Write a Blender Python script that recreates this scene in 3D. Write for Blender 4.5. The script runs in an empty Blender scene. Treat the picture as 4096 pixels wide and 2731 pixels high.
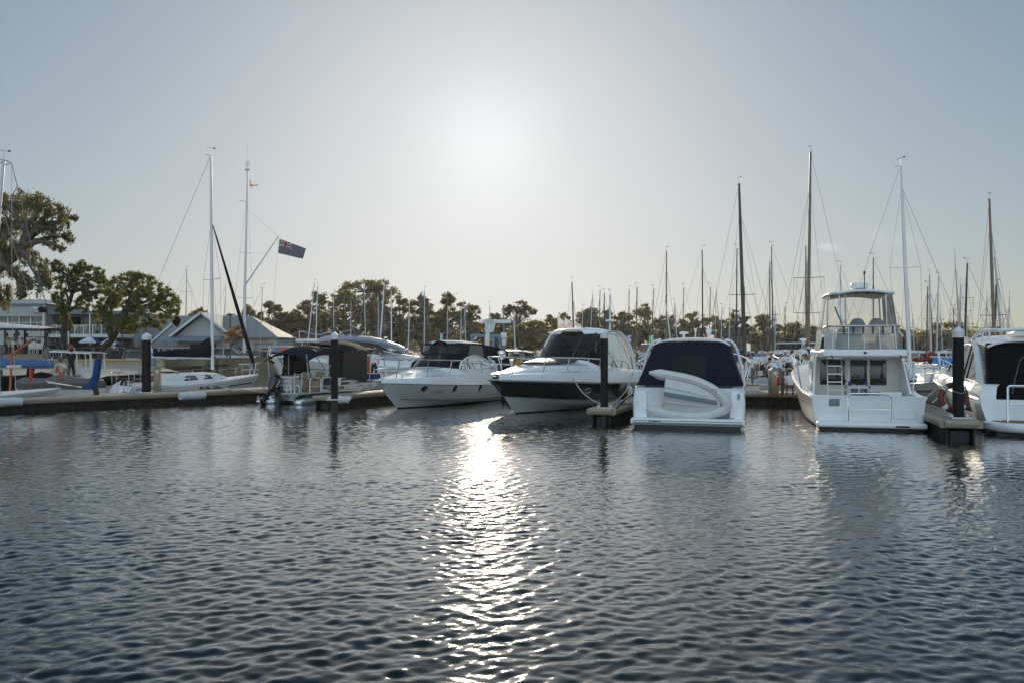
import bpy, bmesh, math, random
import numpy as np
from mathutils import Vector, Matrix, Quaternion

# ------------------------------------------------------------------ camera, sky, sun, exposure
S = bpy.context.scene
COL = S.collection
H = 2.45                      # eye height above the water
F = 3186.0                    # focal length in pixels of the 4096 px wide photograph
HORIZON = 1398.0
cam_d = bpy.data.cameras.new('camera')
cam_d.sensor_width = 36.0
cam_d.lens = 36.0 * F / 4096.0
cam_d.shift_y = (HORIZON - 1365.5) / 4096.0
cam_d.clip_start = 0.1
cam_d.clip_end = 6000.0
cam = bpy.data.objects.new('camera', cam_d)
COL.objects.link(cam)
cam.location = (0,0, H)
cam.rotation_euler = (math.radians(90),0,0)
S.camera = cam

SUN_EL = math.atan2(HORIZON - 575, F)
SUN_AZ = math.atan2(1950 - 2048, F)          # from +Y towards +X
SUN_DIR = Vector((math.sin(SUN_AZ) * math.cos(SUN_EL), math.cos(SUN_AZ) * math.cos(SUN_EL), math.sin(SUN_EL)))

W = bpy.data.worlds.new('World')
S.world = W
W.use_nodes = True
nt = W.node_tree
for n in list(nt.nodes):
 nt.nodes.remove(n)
def wn(t, **kw):
 n = nt.nodes.new(t)
 for k, v in kw.items():
  setattr(n, k, v)
 return n
def wmath(op, a, b=None, clamp=False):
 n = wn('ShaderNodeMath', operation=op)
 n.use_clamp = clamp
 for i, v in enumerate((a, b)):
  if v is None:
   continue
  if isinstance(v, (int, float)):
   n.inputs[i].default_value = v
  else:
   nt.links.new(v, n.inputs[i])
 return n.outputs[0]
sky = wn('ShaderNodeTexSky', sky_type='NISHITA', sun_disc=False)
sky.sun_elevation = SUN_EL
sky.sun_rotation = SUN_AZ
sky.altitude = 0
sky.air_density = 1.0
sky.dust_density = 0.6
sky.ozone_density = 1.6
hs = wn('ShaderNodeHueSaturation')
hs.inputs['Saturation'].default_value = 1.0
nt.links.new(sky.outputs['Color'], hs.inputs['Color'])
tint = wn('ShaderNodeMix', data_type='RGBA', blend_type='MULTIPLY')
tint.inputs['Factor'].default_value = 1.0
tint.inputs['B'].default_value = (0.86,1.0,1.06,1)
nt.links.new(hs.outputs['Color'], tint.inputs['A'])
# sky brightness compressed to even it out, standing in for haze: c / (1 + q c)
den = wn('ShaderNodeMix', data_type='RGBA', blend_type='MULTIPLY')
den.inputs['Factor'].default_value = 1.0
den.inputs['B'].default_value = (0.190,0.187,0.176,1)
nt.links.new(tint.outputs['Result'], den.inputs['A'])
one = wn('ShaderNodeMix', data_type='RGBA', blend_type='ADD')
one.inputs['Factor'].default_value = 1.0
one.inputs['B'].default_value = (1,1,1,1)
nt.links.new(den.outputs['Result'], one.inputs['A'])
div = wn('ShaderNodeMix', data_type='RGBA', blend_type='DIVIDE')
div.inputs['Factor'].default_value = 1.0
nt.links.new(tint.outputs['Result'], div.inputs['A']); nt.links.new(one.outputs['Result'], div.inputs['B'])
bg = wn('ShaderNodeBackground')
bg.inputs['Strength'].default_value = 0.150
nt.links.new(div.outputs['Result'], bg.inputs['Color'])
# the bright aureole of the hazy sun: a function of the angle to the sun
geo = wn('ShaderNodeNewGeometry')
dot = wn('ShaderNodeVectorMath', operation='DOT_PRODUCT')
nt.links.new(geo.outputs['Incoming'], dot.inputs[0])
dot.inputs[1].default_value = tuple(-SUN_DIR)
ang = wmath('ARCCOSINE', wmath('MINIMUM', dot.outputs['Value'],1.0))
def lobe(sig, p=2.0):
 return wmath('EXPONENT', wmath('MULTIPLY', wmath('POWER', wmath('DIVIDE', ang, math.radians(sig)), p),-1.0))
def halo(sig, p, color, strength):
 b = wn('ShaderNodeBackground')
 b.inputs['Color'].default_value = (*color, 1)
 nt.links.new(wmath('MULTIPLY', lobe(sig, p), strength), b.inputs['Strength'])
 return b.outputs[0]
def wadd(a, b):
 n = wn('ShaderNodeAddShader')
 nt.links.new(a, n.inputs[0]); nt.links.new(b, n.inputs[1])
 return n.outputs[0]
shader = bg.outputs[0]
shader = wadd(shader, halo(4.2,2.0,(0.94,0.97,1.0),0.13))
shader = wadd(shader, halo(11,1.7,(0.96,0.97,1.0),0.10))
shader = wadd(shader, halo(26,2.0,(0.90,0.97,1.0),0.07))
# added fill: broad pale sky lobe behind the camera, unseen, lifts the shaded hulls
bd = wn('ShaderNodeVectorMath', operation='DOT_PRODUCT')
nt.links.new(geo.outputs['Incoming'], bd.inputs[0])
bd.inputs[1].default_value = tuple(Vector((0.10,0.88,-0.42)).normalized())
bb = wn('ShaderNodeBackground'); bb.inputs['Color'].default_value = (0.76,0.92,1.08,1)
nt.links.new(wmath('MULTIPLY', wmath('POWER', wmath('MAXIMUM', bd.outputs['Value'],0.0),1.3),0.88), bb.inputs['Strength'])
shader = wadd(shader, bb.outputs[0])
# two thin wisps of cloud low in the sky at the right
cloud = None
for (px, py, wx, wy, k) in ((3298,985,52,13,0.16),(3560,955,80,24,0.10)):
 d = Vector((px - 2048, F, HORIZON - py)).normalized()
 ax = Vector((d.y, -d.x, 0)).normalized()
 up = ax.cross(d)
 ax = (ax - up * 0.22).normalized(); up = ax.cross(d)
 us = []
 for v, s in ((ax, wx),(up, wy)):
  dd = wn('ShaderNodeVectorMath', operation='DOT_PRODUCT')
  nt.links.new(geo.outputs['Incoming'], dd.inputs[0])
  dd.inputs[1].default_value = tuple(-v)
  us.append(wmath('POWER', wmath('ABSOLUTE', wmath('DIVIDE', dd.outputs['Value'], s / F)),2.0))
 dd = wn('ShaderNodeVectorMath', operation='DOT_PRODUCT')
 nt.links.new(geo.outputs['Incoming'], dd.inputs[0]); dd.inputs[1].default_value = tuple(-d)
 m = wmath('EXPONENT', wmath('MULTIPLY', wmath('ADD', us[0], us[1]),-1.0))
 m = wmath('MULTIPLY', m, wmath('GREATER_THAN', dd.outputs['Value'],0.5))
 nz = wn('ShaderNodeTexNoise'); nz.inputs['Scale'].default_value = 60; nz.inputs['Detail'].default_value = 6
 nt.links.new(geo.outputs['Incoming'], nz.inputs['Vector'])
 m = wmath('MULTIPLY', m, wmath('MULTIPLY', wmath('SUBTRACT', nz.outputs['Fac'],0.30, clamp=True),3.2 * k))
 cloud = m if cloud is None else wmath('ADD', cloud, m)
cb = wn('ShaderNodeBackground'); cb.inputs['Color'].default_value = (1,0.96,0.9,1)
nt.links.new(cloud, cb.inputs['Strength'])
shader = wadd(shader, cb.outputs[0])
out = wn('ShaderNodeOutputWorld')
nt.links.new(shader, out.inputs['Surface'])

sun_d = bpy.data.lights.new('sun', 'SUN')
sun_d.energy = 3.6
sun_d.angle = math.radians(0.53)
sun_d.color = (1.0,0.86,0.66)
sun = bpy.data.objects.new('sun', sun_d)
COL.objects.link(sun)
sun.location = (0,0,60)
sun.rotation_euler = SUN_DIR.to_track_quat('Z', 'Y').to_euler()

S.view_settings.view_transform = 'Standard'
S.view_settings.look = 'None'
S.view_settings.gamma = 1.0
S.view_settings.use_curve_mapping = False
S.view_settings.exposure = 0.0
S.cycles.max_bounces = 7
S.cycles.glossy_bounces = 4
S.cycles.transparent_max_bounces = 16
S.cycles.caustics_reflective = False
S.cycles.caustics_refractive = False
S.cycles.sample_clamp_indirect = 6.0
S.cycles.sample_clamp_direct = 12.0

# ------------------------------------------------------------------ helpers
def P(px, py, Y):
 """photo pixel at depth Y -> point"""
 return Vector(((px - 2048.0) / F * Y, Y, H - (py - HORIZON) / F * Y))
def PZ(px, py, z):
 """photo pixel on the level z -> point"""
 Y = (H - z) * F / (py - HORIZON)
 return Vector(((px - 2048.0) / F * Y, Y, z))
def lerp(a, b, t):
 return a + (b - a) * t
def smooth(t):
 t = min(1.0, max(0.0, t)); return t * t * (3 - 2 * t)
def interp(tab, t):
 for (a, va),(b, vb) in zip(tab, tab[1:]):
  if t <= b:
   return va if b == a else lerp(va, vb, max(0.0,(t - a) / (b - a)))
 return tab[-1][1]
def cubic(tab, t):
 """smooth (Catmull-Rom like) interpolation of a table"""
 n = len(tab)
 if t <= tab[0][0]: return tab[0][1]
 if t >= tab[-1][0]: return tab[-1][1]
 for i in range(n - 1):
  if t <= tab[i + 1][0]:
   x0, y0 = tab[i]; x1, y1 = tab[i + 1]
   m0 = (y1 - tab[i - 1][1]) / (x1 - tab[i - 1][0]) if i > 0 else (y1 - y0) / (x1 - x0)
   m1 = (tab[i + 2][1] - y0) / (tab[i + 2][0] - x0) if i + 2 < n else (y1 - y0) / (x1 - x0)
   h = x1 - x0; u = (t - x0) / h
   return ((2*u**3 - 3*u*u + 1) * y0 + (u**3 - 2*u*u + u) * h * m0 + (-2*u**3 + 3*u*u) * y1 + (u**3 - u*u) * h * m1)
def spline(pts, n=24):
 pts = [Vector(p) for p in pts]
 d = [0.0]
 for a, b in zip(pts, pts[1:]):
  d.append(d[-1] + max(1e-6,(b - a).length))
 out = []
 for i in range(n + 1):
  t = d[-1] * i / n
  out.append(Vector([cubic([(d[k], pts[k][c]) for k in range(len(pts))], t) for c in range(3)]))
 return out

MATS = {}
def mat(name, color, rough=0.5, metal=0.0, var=0.0, vscale=3.0, bump=0.0, bscale=30.0, coat=0.0, spec=0.5, color2=None, stretch=None, translucent=0.0, sheen=0.0, emit=None):
 if name in MATS:
  return MATS[name]
 m = bpy.data.materials.new(name)
 m.use_nodes = True
 t = m.node_tree
 b = t.nodes['Principled BSDF']
 b.inputs['Base Color'].default_value = (*color, 1)
 b.inputs['Roughness'].default_value = rough
 b.inputs['Metallic'].default_value = metal
 b.inputs['Coat Weight'].default_value = coat
 b.inputs['Coat Roughness'].default_value = 0.08
 b.inputs['Specular IOR Level'].default_value = spec
 if sheen:
  b.inputs['Sheen Weight'].default_value = sheen
 if emit:
  b.inputs['Emission Color'].default_value = (*emit[0],1); b.inputs['Emission Strength'].default_value = emit[1]
 co = None
 if var or bump:
  tc = t.nodes.new('ShaderNodeTexCoord')
  co = tc.outputs['Object']
  if stretch:
   mp = t.nodes.new('ShaderNodeMapping'); mp.inputs['Scale'].default_value = stretch
   t.links.new(co, mp.inputs['Vector']); co = mp.outputs['Vector']
 if var:
  n = t.nodes.new('ShaderNodeTexNoise')
  n.inputs['Scale'].default_value = vscale; n.inputs['Detail'].default_value = 6; n.inputs['Roughness'].default_value = 0.65
  t.links.new(co, n.inputs['Vector'])
  r = t.nodes.new('ShaderNodeValToRGB')
  c2 = color2 or tuple(c * (1 - var) for c in color)
  r.color_ramp.elements[0].position = 0.32; r.color_ramp.elements[0].color = (*c2,1)
  r.color_ramp.elements[1].position = 0.68; r.color_ramp.elements[1].color = (*color, 1)
  t.links.new(n.outputs['Fac'], r.inputs['Fac'])
  t.links.new(r.outputs['Color'], b.inputs['Base Color'])
  ra = t.nodes.new('ShaderNodeMapRange')
  ra.inputs['To Min'].default_value = max(0.02, rough * 0.8); ra.inputs['To Max'].default_value = min(1, rough * 1.25)
  t.links.new(n.outputs['Fac'], ra.inputs['Value']); t.links.new(ra.outputs['Result'], b.inputs['Roughness'])
 if bump:
  n2 = t.nodes.new('ShaderNodeTexNoise')
  n2.inputs['Scale'].default_value = bscale; n2.inputs['Detail'].default_value = 4
  t.links.new(co, n2.inputs['Vector'])
  bp = t.nodes.new('ShaderNodeBump'); bp.inputs['Strength'].default_value = bump; bp.inputs['Distance'].default_value = 0.02
  t.links.new(n2.outputs['Fac'], bp.inputs['Height']); t.links.new(bp.outputs['Normal'], b.inputs['Normal'])
 if translucent:
  tr = t.nodes.new('ShaderNodeBsdfTranslucent'); tr.inputs['Color'].default_value = (*color, 1)
  mx = t.nodes.new('ShaderNodeMixShader'); mx.inputs['Fac'].default_value = translucent
  t.links.new(b.outputs[0], mx.inputs[1]); t.links.new(tr.outputs[0], mx.inputs[2])
  t.links.new(mx.outputs[0], t.nodes['Material Output'].inputs['Surface'])
 MATS[name] = m
 return m
def glass_mat(name, tint, rough=0.03, fres=1.45, haze=0.0, hazecol=(0.8,0.8,0.8)):
 """thin pane: tinted see-through with a mirror coat, optionally milky (old clear vinyl)"""
 if name in MATS:
  return MATS[name]
 m = bpy.data.materials.new(name); m.use_nodes = True
 t = m.node_tree; t.nodes.remove(t.nodes['Principled BSDF'])
 tr = t.nodes.new('ShaderNodeBsdfTransparent'); tr.inputs['Color'].default_value = (*tint, 1)
 gl = t.nodes.new('ShaderNodeBsdfGlossy'); gl.inputs['Roughness'].default_value = rough
 fr = t.nodes.new('ShaderNodeFresnel'); fr.inputs['IOR'].default_value = fres
 base = tr.outputs[0]
 if haze:
  df = t.nodes.new('ShaderNodeBsdfDiffuse'); df.inputs['Color'].default_value = (*hazecol, 1)
  tl = t.nodes.new('ShaderNodeBsdfTranslucent'); tl.inputs['Color'].default_value = (*hazecol, 1)
  a = t.nodes.new('ShaderNodeMixShader'); a.inputs['Fac'].default_value = 0.5
  t.links.new(df.outputs[0], a.inputs[1]); t.links.new(tl.outputs[0], a.inputs[2])
  b = t.nodes.new('ShaderNodeMixShader'); b.inputs['Fac'].default_value = haze
  t.links.new(base, b.inputs[1]); t.links.new(a.outputs[0], b.inputs[2]); base = b.outputs[0]
 mx = t.nodes.new('ShaderNodeMixShader')
 t.links.new(fr.outputs[0], mx.inputs[0]); t.links.new(base, mx.inputs[1]); t.links.new(gl.outputs[0], mx.inputs[2])
 t.links.new(mx.outputs[0], t.nodes['Material Output'].inputs['Surface'])
 MATS[name] = m
 return m

M = dict(
 gel=mat('white_gelcoat', (0.80,0.80,0.78),0.22, var=0.06, vscale=1.2, coat=0.4),
 gel_dull=mat('weathered_white_gelcoat', (0.74,0.74,0.72),0.35, var=0.12, vscale=1.5, coat=0.1),
 cream=mat('cream_gelcoat', (0.72,0.66,0.54),0.3, var=0.08, coat=0.2),
 greyhull=mat('grey_gelcoat', (0.55,0.55,0.53),0.3, var=0.08, coat=0.2),
 darkhull=mat('dark_green_black_gelcoat', (0.012,0.018,0.017),0.09, coat=0.8),
 silver=mat('silver_paint', (0.34,0.37,0.40),0.4, metal=0.2, coat=0.3),
 blackpaint=mat('black_paint', (0.012,0.012,0.014),0.2, coat=0.5),
 antifoul=mat('dark_antifouling', (0.010,0.013,0.014),0.6),
 navy=mat('navy_canvas', (0.009,0.013,0.023),0.95, var=0.3, vscale=4, bump=0.25, bscale=9, spec=0.15),
 bluecanvas=mat('blue_canvas', (0.012,0.05,0.19),0.9, var=0.35, vscale=5, bump=0.5, bscale=8),
 lightblue=mat('faded_blue_canvas', (0.085,0.18,0.38),0.8, var=0.3, vscale=3, bump=0.5, bscale=5, translucent=0.12),
 tarp=mat('bright_blue_tarpaulin', (0.03,0.26,0.60),0.5, var=0.3, vscale=3, bump=0.7, bscale=5, translucent=0.2),
 greycanvas=mat('grey_canvas', (0.13,0.125,0.12),0.85, var=0.25, vscale=3, bump=0.5, bscale=5),
 blackcanvas=mat('black_canvas', (0.007,0.008,0.009),0.95, spec=0.08, bump=0.4, bscale=8),
 mesh_screen=mat('dark_mesh_screen', (0.030,0.030,0.028),0.9),
 redcanvas=mat('red_canvas', (0.28,0.045,0.025),0.8, var=0.3, bump=0.5, bscale=6, translucent=0.15),
 chrome=mat('stainless_steel', (0.70,0.70,0.70),0.15, metal=1.0),
 alu=mat('aluminium', (0.60,0.61,0.62),0.32, metal=0.9, var=0.1),
 mast=mat('anodised_mast_aluminium', (0.52,0.53,0.55),0.38, metal=0.6, var=0.15, vscale=2),
 mast_white=mat('white_painted_mast', (0.74,0.74,0.74),0.35),
 mast_dark=mat('dark_carbon_mast', (0.035,0.033,0.032),0.4),
 mast_tan=mat('varnished_tan_mast', (0.22,0.15,0.095),0.4, var=0.2),
 wire=mat('rigging_wire', (0.22,0.22,0.22),0.7),
 rope=mat('cream_rope', (0.52,0.47,0.38),0.9, bump=0.6, bscale=60),
 redrope=mat('red_rope', (0.45,0.05,0.02),0.9),
 orange=mat('orange_paint', (0.40,0.09,0.02),0.6, var=0.2),
 red=mat('red_paint', (0.42,0.055,0.03),0.5, var=0.2),
 rubber=mat('black_rubber', (0.018,0.018,0.018),0.7),
 hyp=mat('off_white_inflatable_tube', (0.66,0.66,0.62),0.5, var=0.12, vscale=2.5),
 vinylseat=mat('cream_vinyl_upholstery', (0.55,0.51,0.44),0.5, var=0.1),
 tanseat=mat('tan_vinyl_upholstery', (0.33,0.26,0.17),0.5, var=0.1),
 teak=mat('teak_deck', (0.22,0.14,0.075),0.6, var=0.3, vscale=6, stretch=(1,12,1)),
 interior=mat('dark_interior', (0.05,0.045,0.04),0.7),
 lettering=mat('black_lettering', (0.015,0.015,0.016),0.5),
 ghost=mat('faded_grey_lettering', (0.40,0.48,0.54),0.4),
 letter_red=mat('red_lettering', (0.5,0.06,0.05),0.5),
 letter_white=mat('white_lettering', (0.75,0.75,0.75),0.5),
 greystripe=mat('slate_blue_rubber_stripe', (0.16,0.21,0.22),0.6),
 deckgrey=mat('grey_grating_deck', (0.40,0.385,0.36),0.8, var=0.2, vscale=6),
 fender_rail=mat('cream_pvc_fender_rail', (0.36,0.295,0.21),0.5, var=0.2, vscale=2.2, stretch=(1,1,4)),
 skirt=mat('dark_timber_skirt', (0.020,0.016,0.011),0.8, var=0.5, vscale=5, stretch=(6,6,0.6)),
 whitecloth=mat('white_fender_cloth', (0.62,0.63,0.62),0.9, var=0.15, bump=0.6, bscale=8),
 pile=mat('black_pile_sleeve', (0.009,0.009,0.010),0.7, var=0.3, vscale=2, spec=0.25),
 pilecap=mat('white_pile_cap', (0.72,0.72,0.70),0.4, var=0.1),
 pile_wet=mat('weedy_concrete_pile', (0.045,0.042,0.032),0.85, var=0.5, vscale=8),
 tan_metal=mat('brushed_tan_pedestal', (0.36,0.29,0.21),0.4, metal=0.3, var=0.2, vscale=2, stretch=(1,1,3)),
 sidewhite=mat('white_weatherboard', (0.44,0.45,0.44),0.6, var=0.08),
 roofgrey=mat('light_grey_metal_roof', (0.23,0.24,0.245),0.7, var=0.12, vscale=1.5),
 roofblue=mat('blue_grey_metal_roof', (0.19,0.235,0.28),0.7, var=0.1, vscale=1),
 creamwall=mat('cream_wall', (0.58,0.53,0.43),0.7, var=0.08),
 winglass=mat('dark_window_glass', (0.02,0.024,0.028),0.08),
 steelblue=mat('blue_painted_steel', (0.13,0.26,0.36),0.5, var=0.2),
 cranewhite=mat('white_painted_steel', (0.70,0.71,0.70),0.4, var=0.1),
 blackpost=mat('black_painted_post', (0.016,0.016,0.018),0.5),
 limestone=mat('limestone_blocks', (0.42,0.32,0.20),0.85, var=0.35, vscale=1.6, bump=0.6, bscale=5),
 seawall=mat('weathered_concrete_seawall', (0.23,0.19,0.125),0.9, var=0.35, vscale=0.9, bump=0.5, bscale=3),
 brick=mat('brown_brick', (0.17,0.085,0.055),0.85, var=0.3, vscale=8),
 asphalt=mat('asphalt', (0.055,0.055,0.056),0.85, var=0.2, vscale=1),
 skin=mat('skin', (0.42,0.24,0.16),0.55, var=0.06),
 shirt_white=mat('white_shirt_cotton', (0.70,0.71,0.73),0.9, bump=0.3, bscale=20),
 shirt_cream=mat('cream_sweater', (0.55,0.48,0.36),0.95, bump=0.3, bscale=30),
 cloth_black=mat('black_clothing', (0.014,0.014,0.017),0.9),
 cloth_grey=mat('grey_shorts', (0.13,0.13,0.13),0.9),
 cloth_navy=mat('navy_clothing', (0.02,0.03,0.06),0.9),
 cloth_tan=mat('tan_trousers', (0.25,0.19,0.12),0.9),
 cloth_red=mat('red_clothing', (0.40,0.06,0.04),0.9),
 hair_dark=mat('dark_hair', (0.025,0.017,0.012),0.6),
 hair_brown=mat('brown_hair', (0.09,0.05,0.028),0.6),
 hair_grey=mat('grey_hair', (0.45,0.43,0.40),0.7),
 tyre=mat('tyre_rubber', (0.02,0.02,0.02),0.8),
 flag_white=mat('white_flag_cloth', (0.72,0.70,0.68),0.85, translucent=0.45),
 flag_navy=mat('navy_flag_cloth', (0.075,0.082,0.12),0.85, translucent=0.3),
 flag_red=mat('red_flag_cloth', (0.55,0.05,0.04),0.85, translucent=0.45),
 flag_blue=mat('blue_flag_cloth', (0.10,0.14,0.42),0.85, translucent=0.45),
 flag_green=mat('green_flag_cloth', (0.06,0.36,0.13),0.85, translucent=0.45),
 flag_sky=mat('pale_blue_flag_cloth', (0.20,0.42,0.65),0.85, translucent=0.45),
 flag_yellow=mat('yellow_flag_cloth', (0.65,0.45,0.04),0.85, translucent=0.45),
 yellow=mat('yellow_paint', (0.60,0.38,0.03),0.5),
)
M['vinyl'] = glass_mat('clear_vinyl', (0.94,0.94,0.93),0.06,1.25, haze=0.06, hazecol=(0.8,0.78,0.74))
M['vinyl_milky'] = glass_mat('milky_vinyl', (0.86,0.86,0.86),0.12,1.3, haze=0.36, hazecol=(0.75,0.72,0.68))
M['vinyl_smoke'] = glass_mat('smoked_vinyl', (0.22,0.24,0.26),0.06,1.4, haze=0.06, hazecol=(0.25,0.27,0.29))
M['tint'] = glass_mat('tinted_glass', (0.10,0.115,0.12),0.02,1.5)
M['tint_mid'] = glass_mat('lightly_tinted_glass', (0.16,0.18,0.19),0.02,1.25)
M['clearglass'] = glass_mat('clear_glass', (0.8,0.83,0.83),0.02,1.5)

class MB:
 def __init__(self):
  self.v = []; self.f = []; self.m = []; self.cur = 0
 def add(self, vs, fs, mi=None):
  o = len(self.v)
  self.v += [tuple(p) for p in vs]
  self.f += [tuple(i + o for i in f) for f in fs]
  self.m += [self.cur if mi is None else mi] * len(fs)
  return self
 def box(self, c, s, rz=0.0, rot=None, taper=(1,1)):
  hx, hy, hz = s[0] / 2, s[1] / 2, s[2] / 2
  R = rot if rot is not None else Matrix.Rotation(rz, 3, 'Z')
  vs = []
  for z, tx, ty in ((-hz, 1,1),(hz, taper[0], taper[1])):
   for x, y in ((-hx, -hy),(hx, -hy),(hx, hy),(-hx, hy)):
    vs.append(Vector(c) + R @ Vector((x * tx, y * ty, z)))
  return self.add(vs, [(3,2,1,0),(4,5,6,7),(0,1,5,4),(1,2,6,5),(2,3,7,6),(3,0,4,7)])
 def rbox(self, c, s, r=0.03, seg=2, rz=0.0, rot=None):
  bm = bmesh.new()
  bmesh.ops.create_cube(bm, size=1)
  bmesh.ops.scale(bm, vec=s, verts=bm.verts)
  bmesh.ops.bevel(bm, geom=list(bm.edges), offset=min(r, 0.49 * min(s)), segments=seg, affect='EDGES', profile=0.5)
  R = rot if rot is not None else Matrix.Rotation(rz, 3, 'Z')
  bm.verts.index_update()
  self.add([Vector(c) + R @ v.co for v in bm.verts],[[v.index for v in f.verts] for f in bm.faces])
  bm.free()
  return self
 def bar(self, a, b, w, h=None, up=(0,0,1)):
  a = Vector(a); b = Vector(b); d = b - a; L = d.length
  if L < 1e-6: return self
  x = d / L; u = Vector(up)
  if abs(x.dot(u)) > 0.98: u = Vector((1,0,0))
  y = u.cross(x).normalized(); z = x.cross(y)
  return self.box((a + b) / 2,(L, w, h or w), rot=Matrix((x, y, z)).transposed())
 def tube(self, pts, r, n=8, caps=True, closed=False):
  pts = [Vector(p) for p in pts]
  k = len(pts)
  rs = r if isinstance(r, (list, tuple)) else [r] * k
  rings = []; prev = None
  for i, p in enumerate(pts):
   if closed: d = pts[(i + 1) % k] - pts[i - 1]
   else: d = pts[min(i + 1, k - 1)] - pts[max(i - 1,0)]
   d = d.normalized() if d.length > 1e-9 else Vector((0,0,1))
   if prev is None:
    u = Vector((0,0,1)) if abs(d.z) < 0.9 else Vector((1,0,0))
    x = u.cross(d).normalized()
   else:
    x = (prev - d * prev.dot(d))
    x = x.normalized() if x.length > 1e-6 else Vector((1,0,0))
   prev = x; y = d.cross(x)
   rings.append([p + (x * math.cos(2 * math.pi * j / n) + y * math.sin(2 * math.pi * j / n)) * rs[i] for j in range(n)])
  vs = [q for ring in rings for q in ring]; fs = []
  for i in range(k if closed else k - 1):
   i2 = (i + 1) % k
   for j in range(n):
    j2 = (j + 1) % n
    fs.append((i * n + j, i * n + j2, i2 * n + j2, i2 * n + j))
  if caps and not closed:
   fs.append(tuple(range(n - 1,-1,-1))); fs.append(tuple((k - 1) * n + j for j in range(n)))
  return self.add(vs, fs)
 def loft(self, rings, closed=False, cap0=False, cap1=False, mi=None, flip=False):
  n = len(rings[0]); vs = [q for r in rings for q in r]; fs = []; ms = []
  for i in range(len(rings) - 1):
   for j in range(n if closed else n - 1):
    j2 = (j + 1) % n
    q = (i * n + j, i * n + j2,(i + 1) * n + j2,(i + 1) * n + j)
    fs.append(q[::-1] if flip else q)
    ms.append(mi(i, j) if callable(mi) else (self.cur if mi is None else mi))
  if cap0: fs.append(tuple(range(n - 1,-1,-1))); ms.append(cap0 - 1 if not isinstance(cap0, bool) else self.cur)
  if cap1: fs.append(tuple((len(rings) - 1) * n + j for j in range(n))); ms.append(cap1 - 1 if not isinstance(cap1, bool) else self.cur)
  o = len(self.v)
  self.v += [tuple(p) for p in vs]; self.f += [tuple(k + o for k in f) for f in fs]; self.m += ms
  return self
 def prism(self, outline, ext):
  """closed 3-D outline extruded by a vector"""
  n = len(outline); e = Vector(ext)
  a = [Vector(p) for p in outline]; b = [p + e for p in a]
  return self.add(a + b, [tuple(range(n - 1,-1,-1)), tuple(range(n, 2 * n))] + [(j, (j + 1) % n, n + (j + 1) % n, n + j) for j in range(n)])
 def slab(self, rows, th):
  """grid of points thickened along its normals"""
  rows = [[Vector(p) for p in r] for r in rows]
  R_, C_ = len(rows), len(rows[0]); off = []
  for i in range(R_):
   o = []
   for j in range(C_):
    du = rows[min(i + 1, R_ - 1)][j] - rows[max(i - 1,0)][j]
    dv = rows[i][min(j + 1, C_ - 1)] - rows[i][max(j - 1,0)]
    nn = du.cross(dv)
    nn = nn.normalized() if nn.length > 1e-9 else Vector((0,0,1))
    o.append(rows[i][j] + nn * th)
   off.append(o)
  self.loft(rows); self.loft(off, flip=True)
  edge = [(i, 0) for i in range(R_)] + [(R_ - 1, j) for j in range(1, C_)] + [(i, C_ - 1) for i in range(R_ - 2,-1,-1)] + [(0, j) for j in range(C_ - 2,-1,-1)]
  self.loft([[rows[i][j] for i, j in edge],[off[i][j] for i, j in edge]], flip=True)
  return self
 def lathe(self, prof, c=(0,0,0), n=16, rot=None, sx=1.0, sy=1.0):
  R = rot if rot is not None else Matrix.Identity(3)
  rings = [[Vector(c) + R @ Vector((r * sx * math.cos(2 * math.pi * j / n), r * sy * math.sin(2 * math.pi * j / n), z)) for j in range(n)] for r, z in prof]
  return self.loft(rings, closed=True, cap0=True, cap1=True)
 def ellip(self, c, r, n=12, m=8, rot=None):
  r = r if isinstance(r, (tuple, list)) else (r, r, r)
  R = rot if rot is not None else Matrix.Identity(3)
  rings = []
  for i in range(m + 1):
   th = math.pi * (i + 0.0) / m
   th = min(max(th, 0.03), math.pi - 0.03)
   rings.append([Vector(c) + R @ Vector((r[0] * math.sin(th) * math.cos(2 * math.pi * j / n), r[1] * math.sin(th) * math.sin(2 * math.pi * j / n),-r[2] * math.cos(th))) for j in range(n)])
  return self.loft(rings, closed=True, cap0=True, cap1=True)
 def build(self, name, mats, parent=None, angle=38, smooth_on=True, loc=None, rz=None):
  me = bpy.data.meshes.new(name)
  me.from_pydata(self.v, [], self.f)
  for m in (mats if isinstance(mats, (list, tuple)) else [mats]):
   me.materials.append(M[m] if isinstance(m, str) else m)
  if any(self.m):
   me.polygons.foreach_set('material_index', self.m)
  if smooth_on:
   me.polygons.foreach_set('use_smooth', [True] * len(self.f))
   me.set_sharp_from_angle(angle=math.radians(angle))
  me.update()
  o = bpy.data.objects.new(name, me)
  COL.objects.link(o)
  if parent is not None: o.parent = parent
  if loc is not None: o.location = loc
  if rz is not None: o.rotation_euler = (0,0, rz)
  return o

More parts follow.
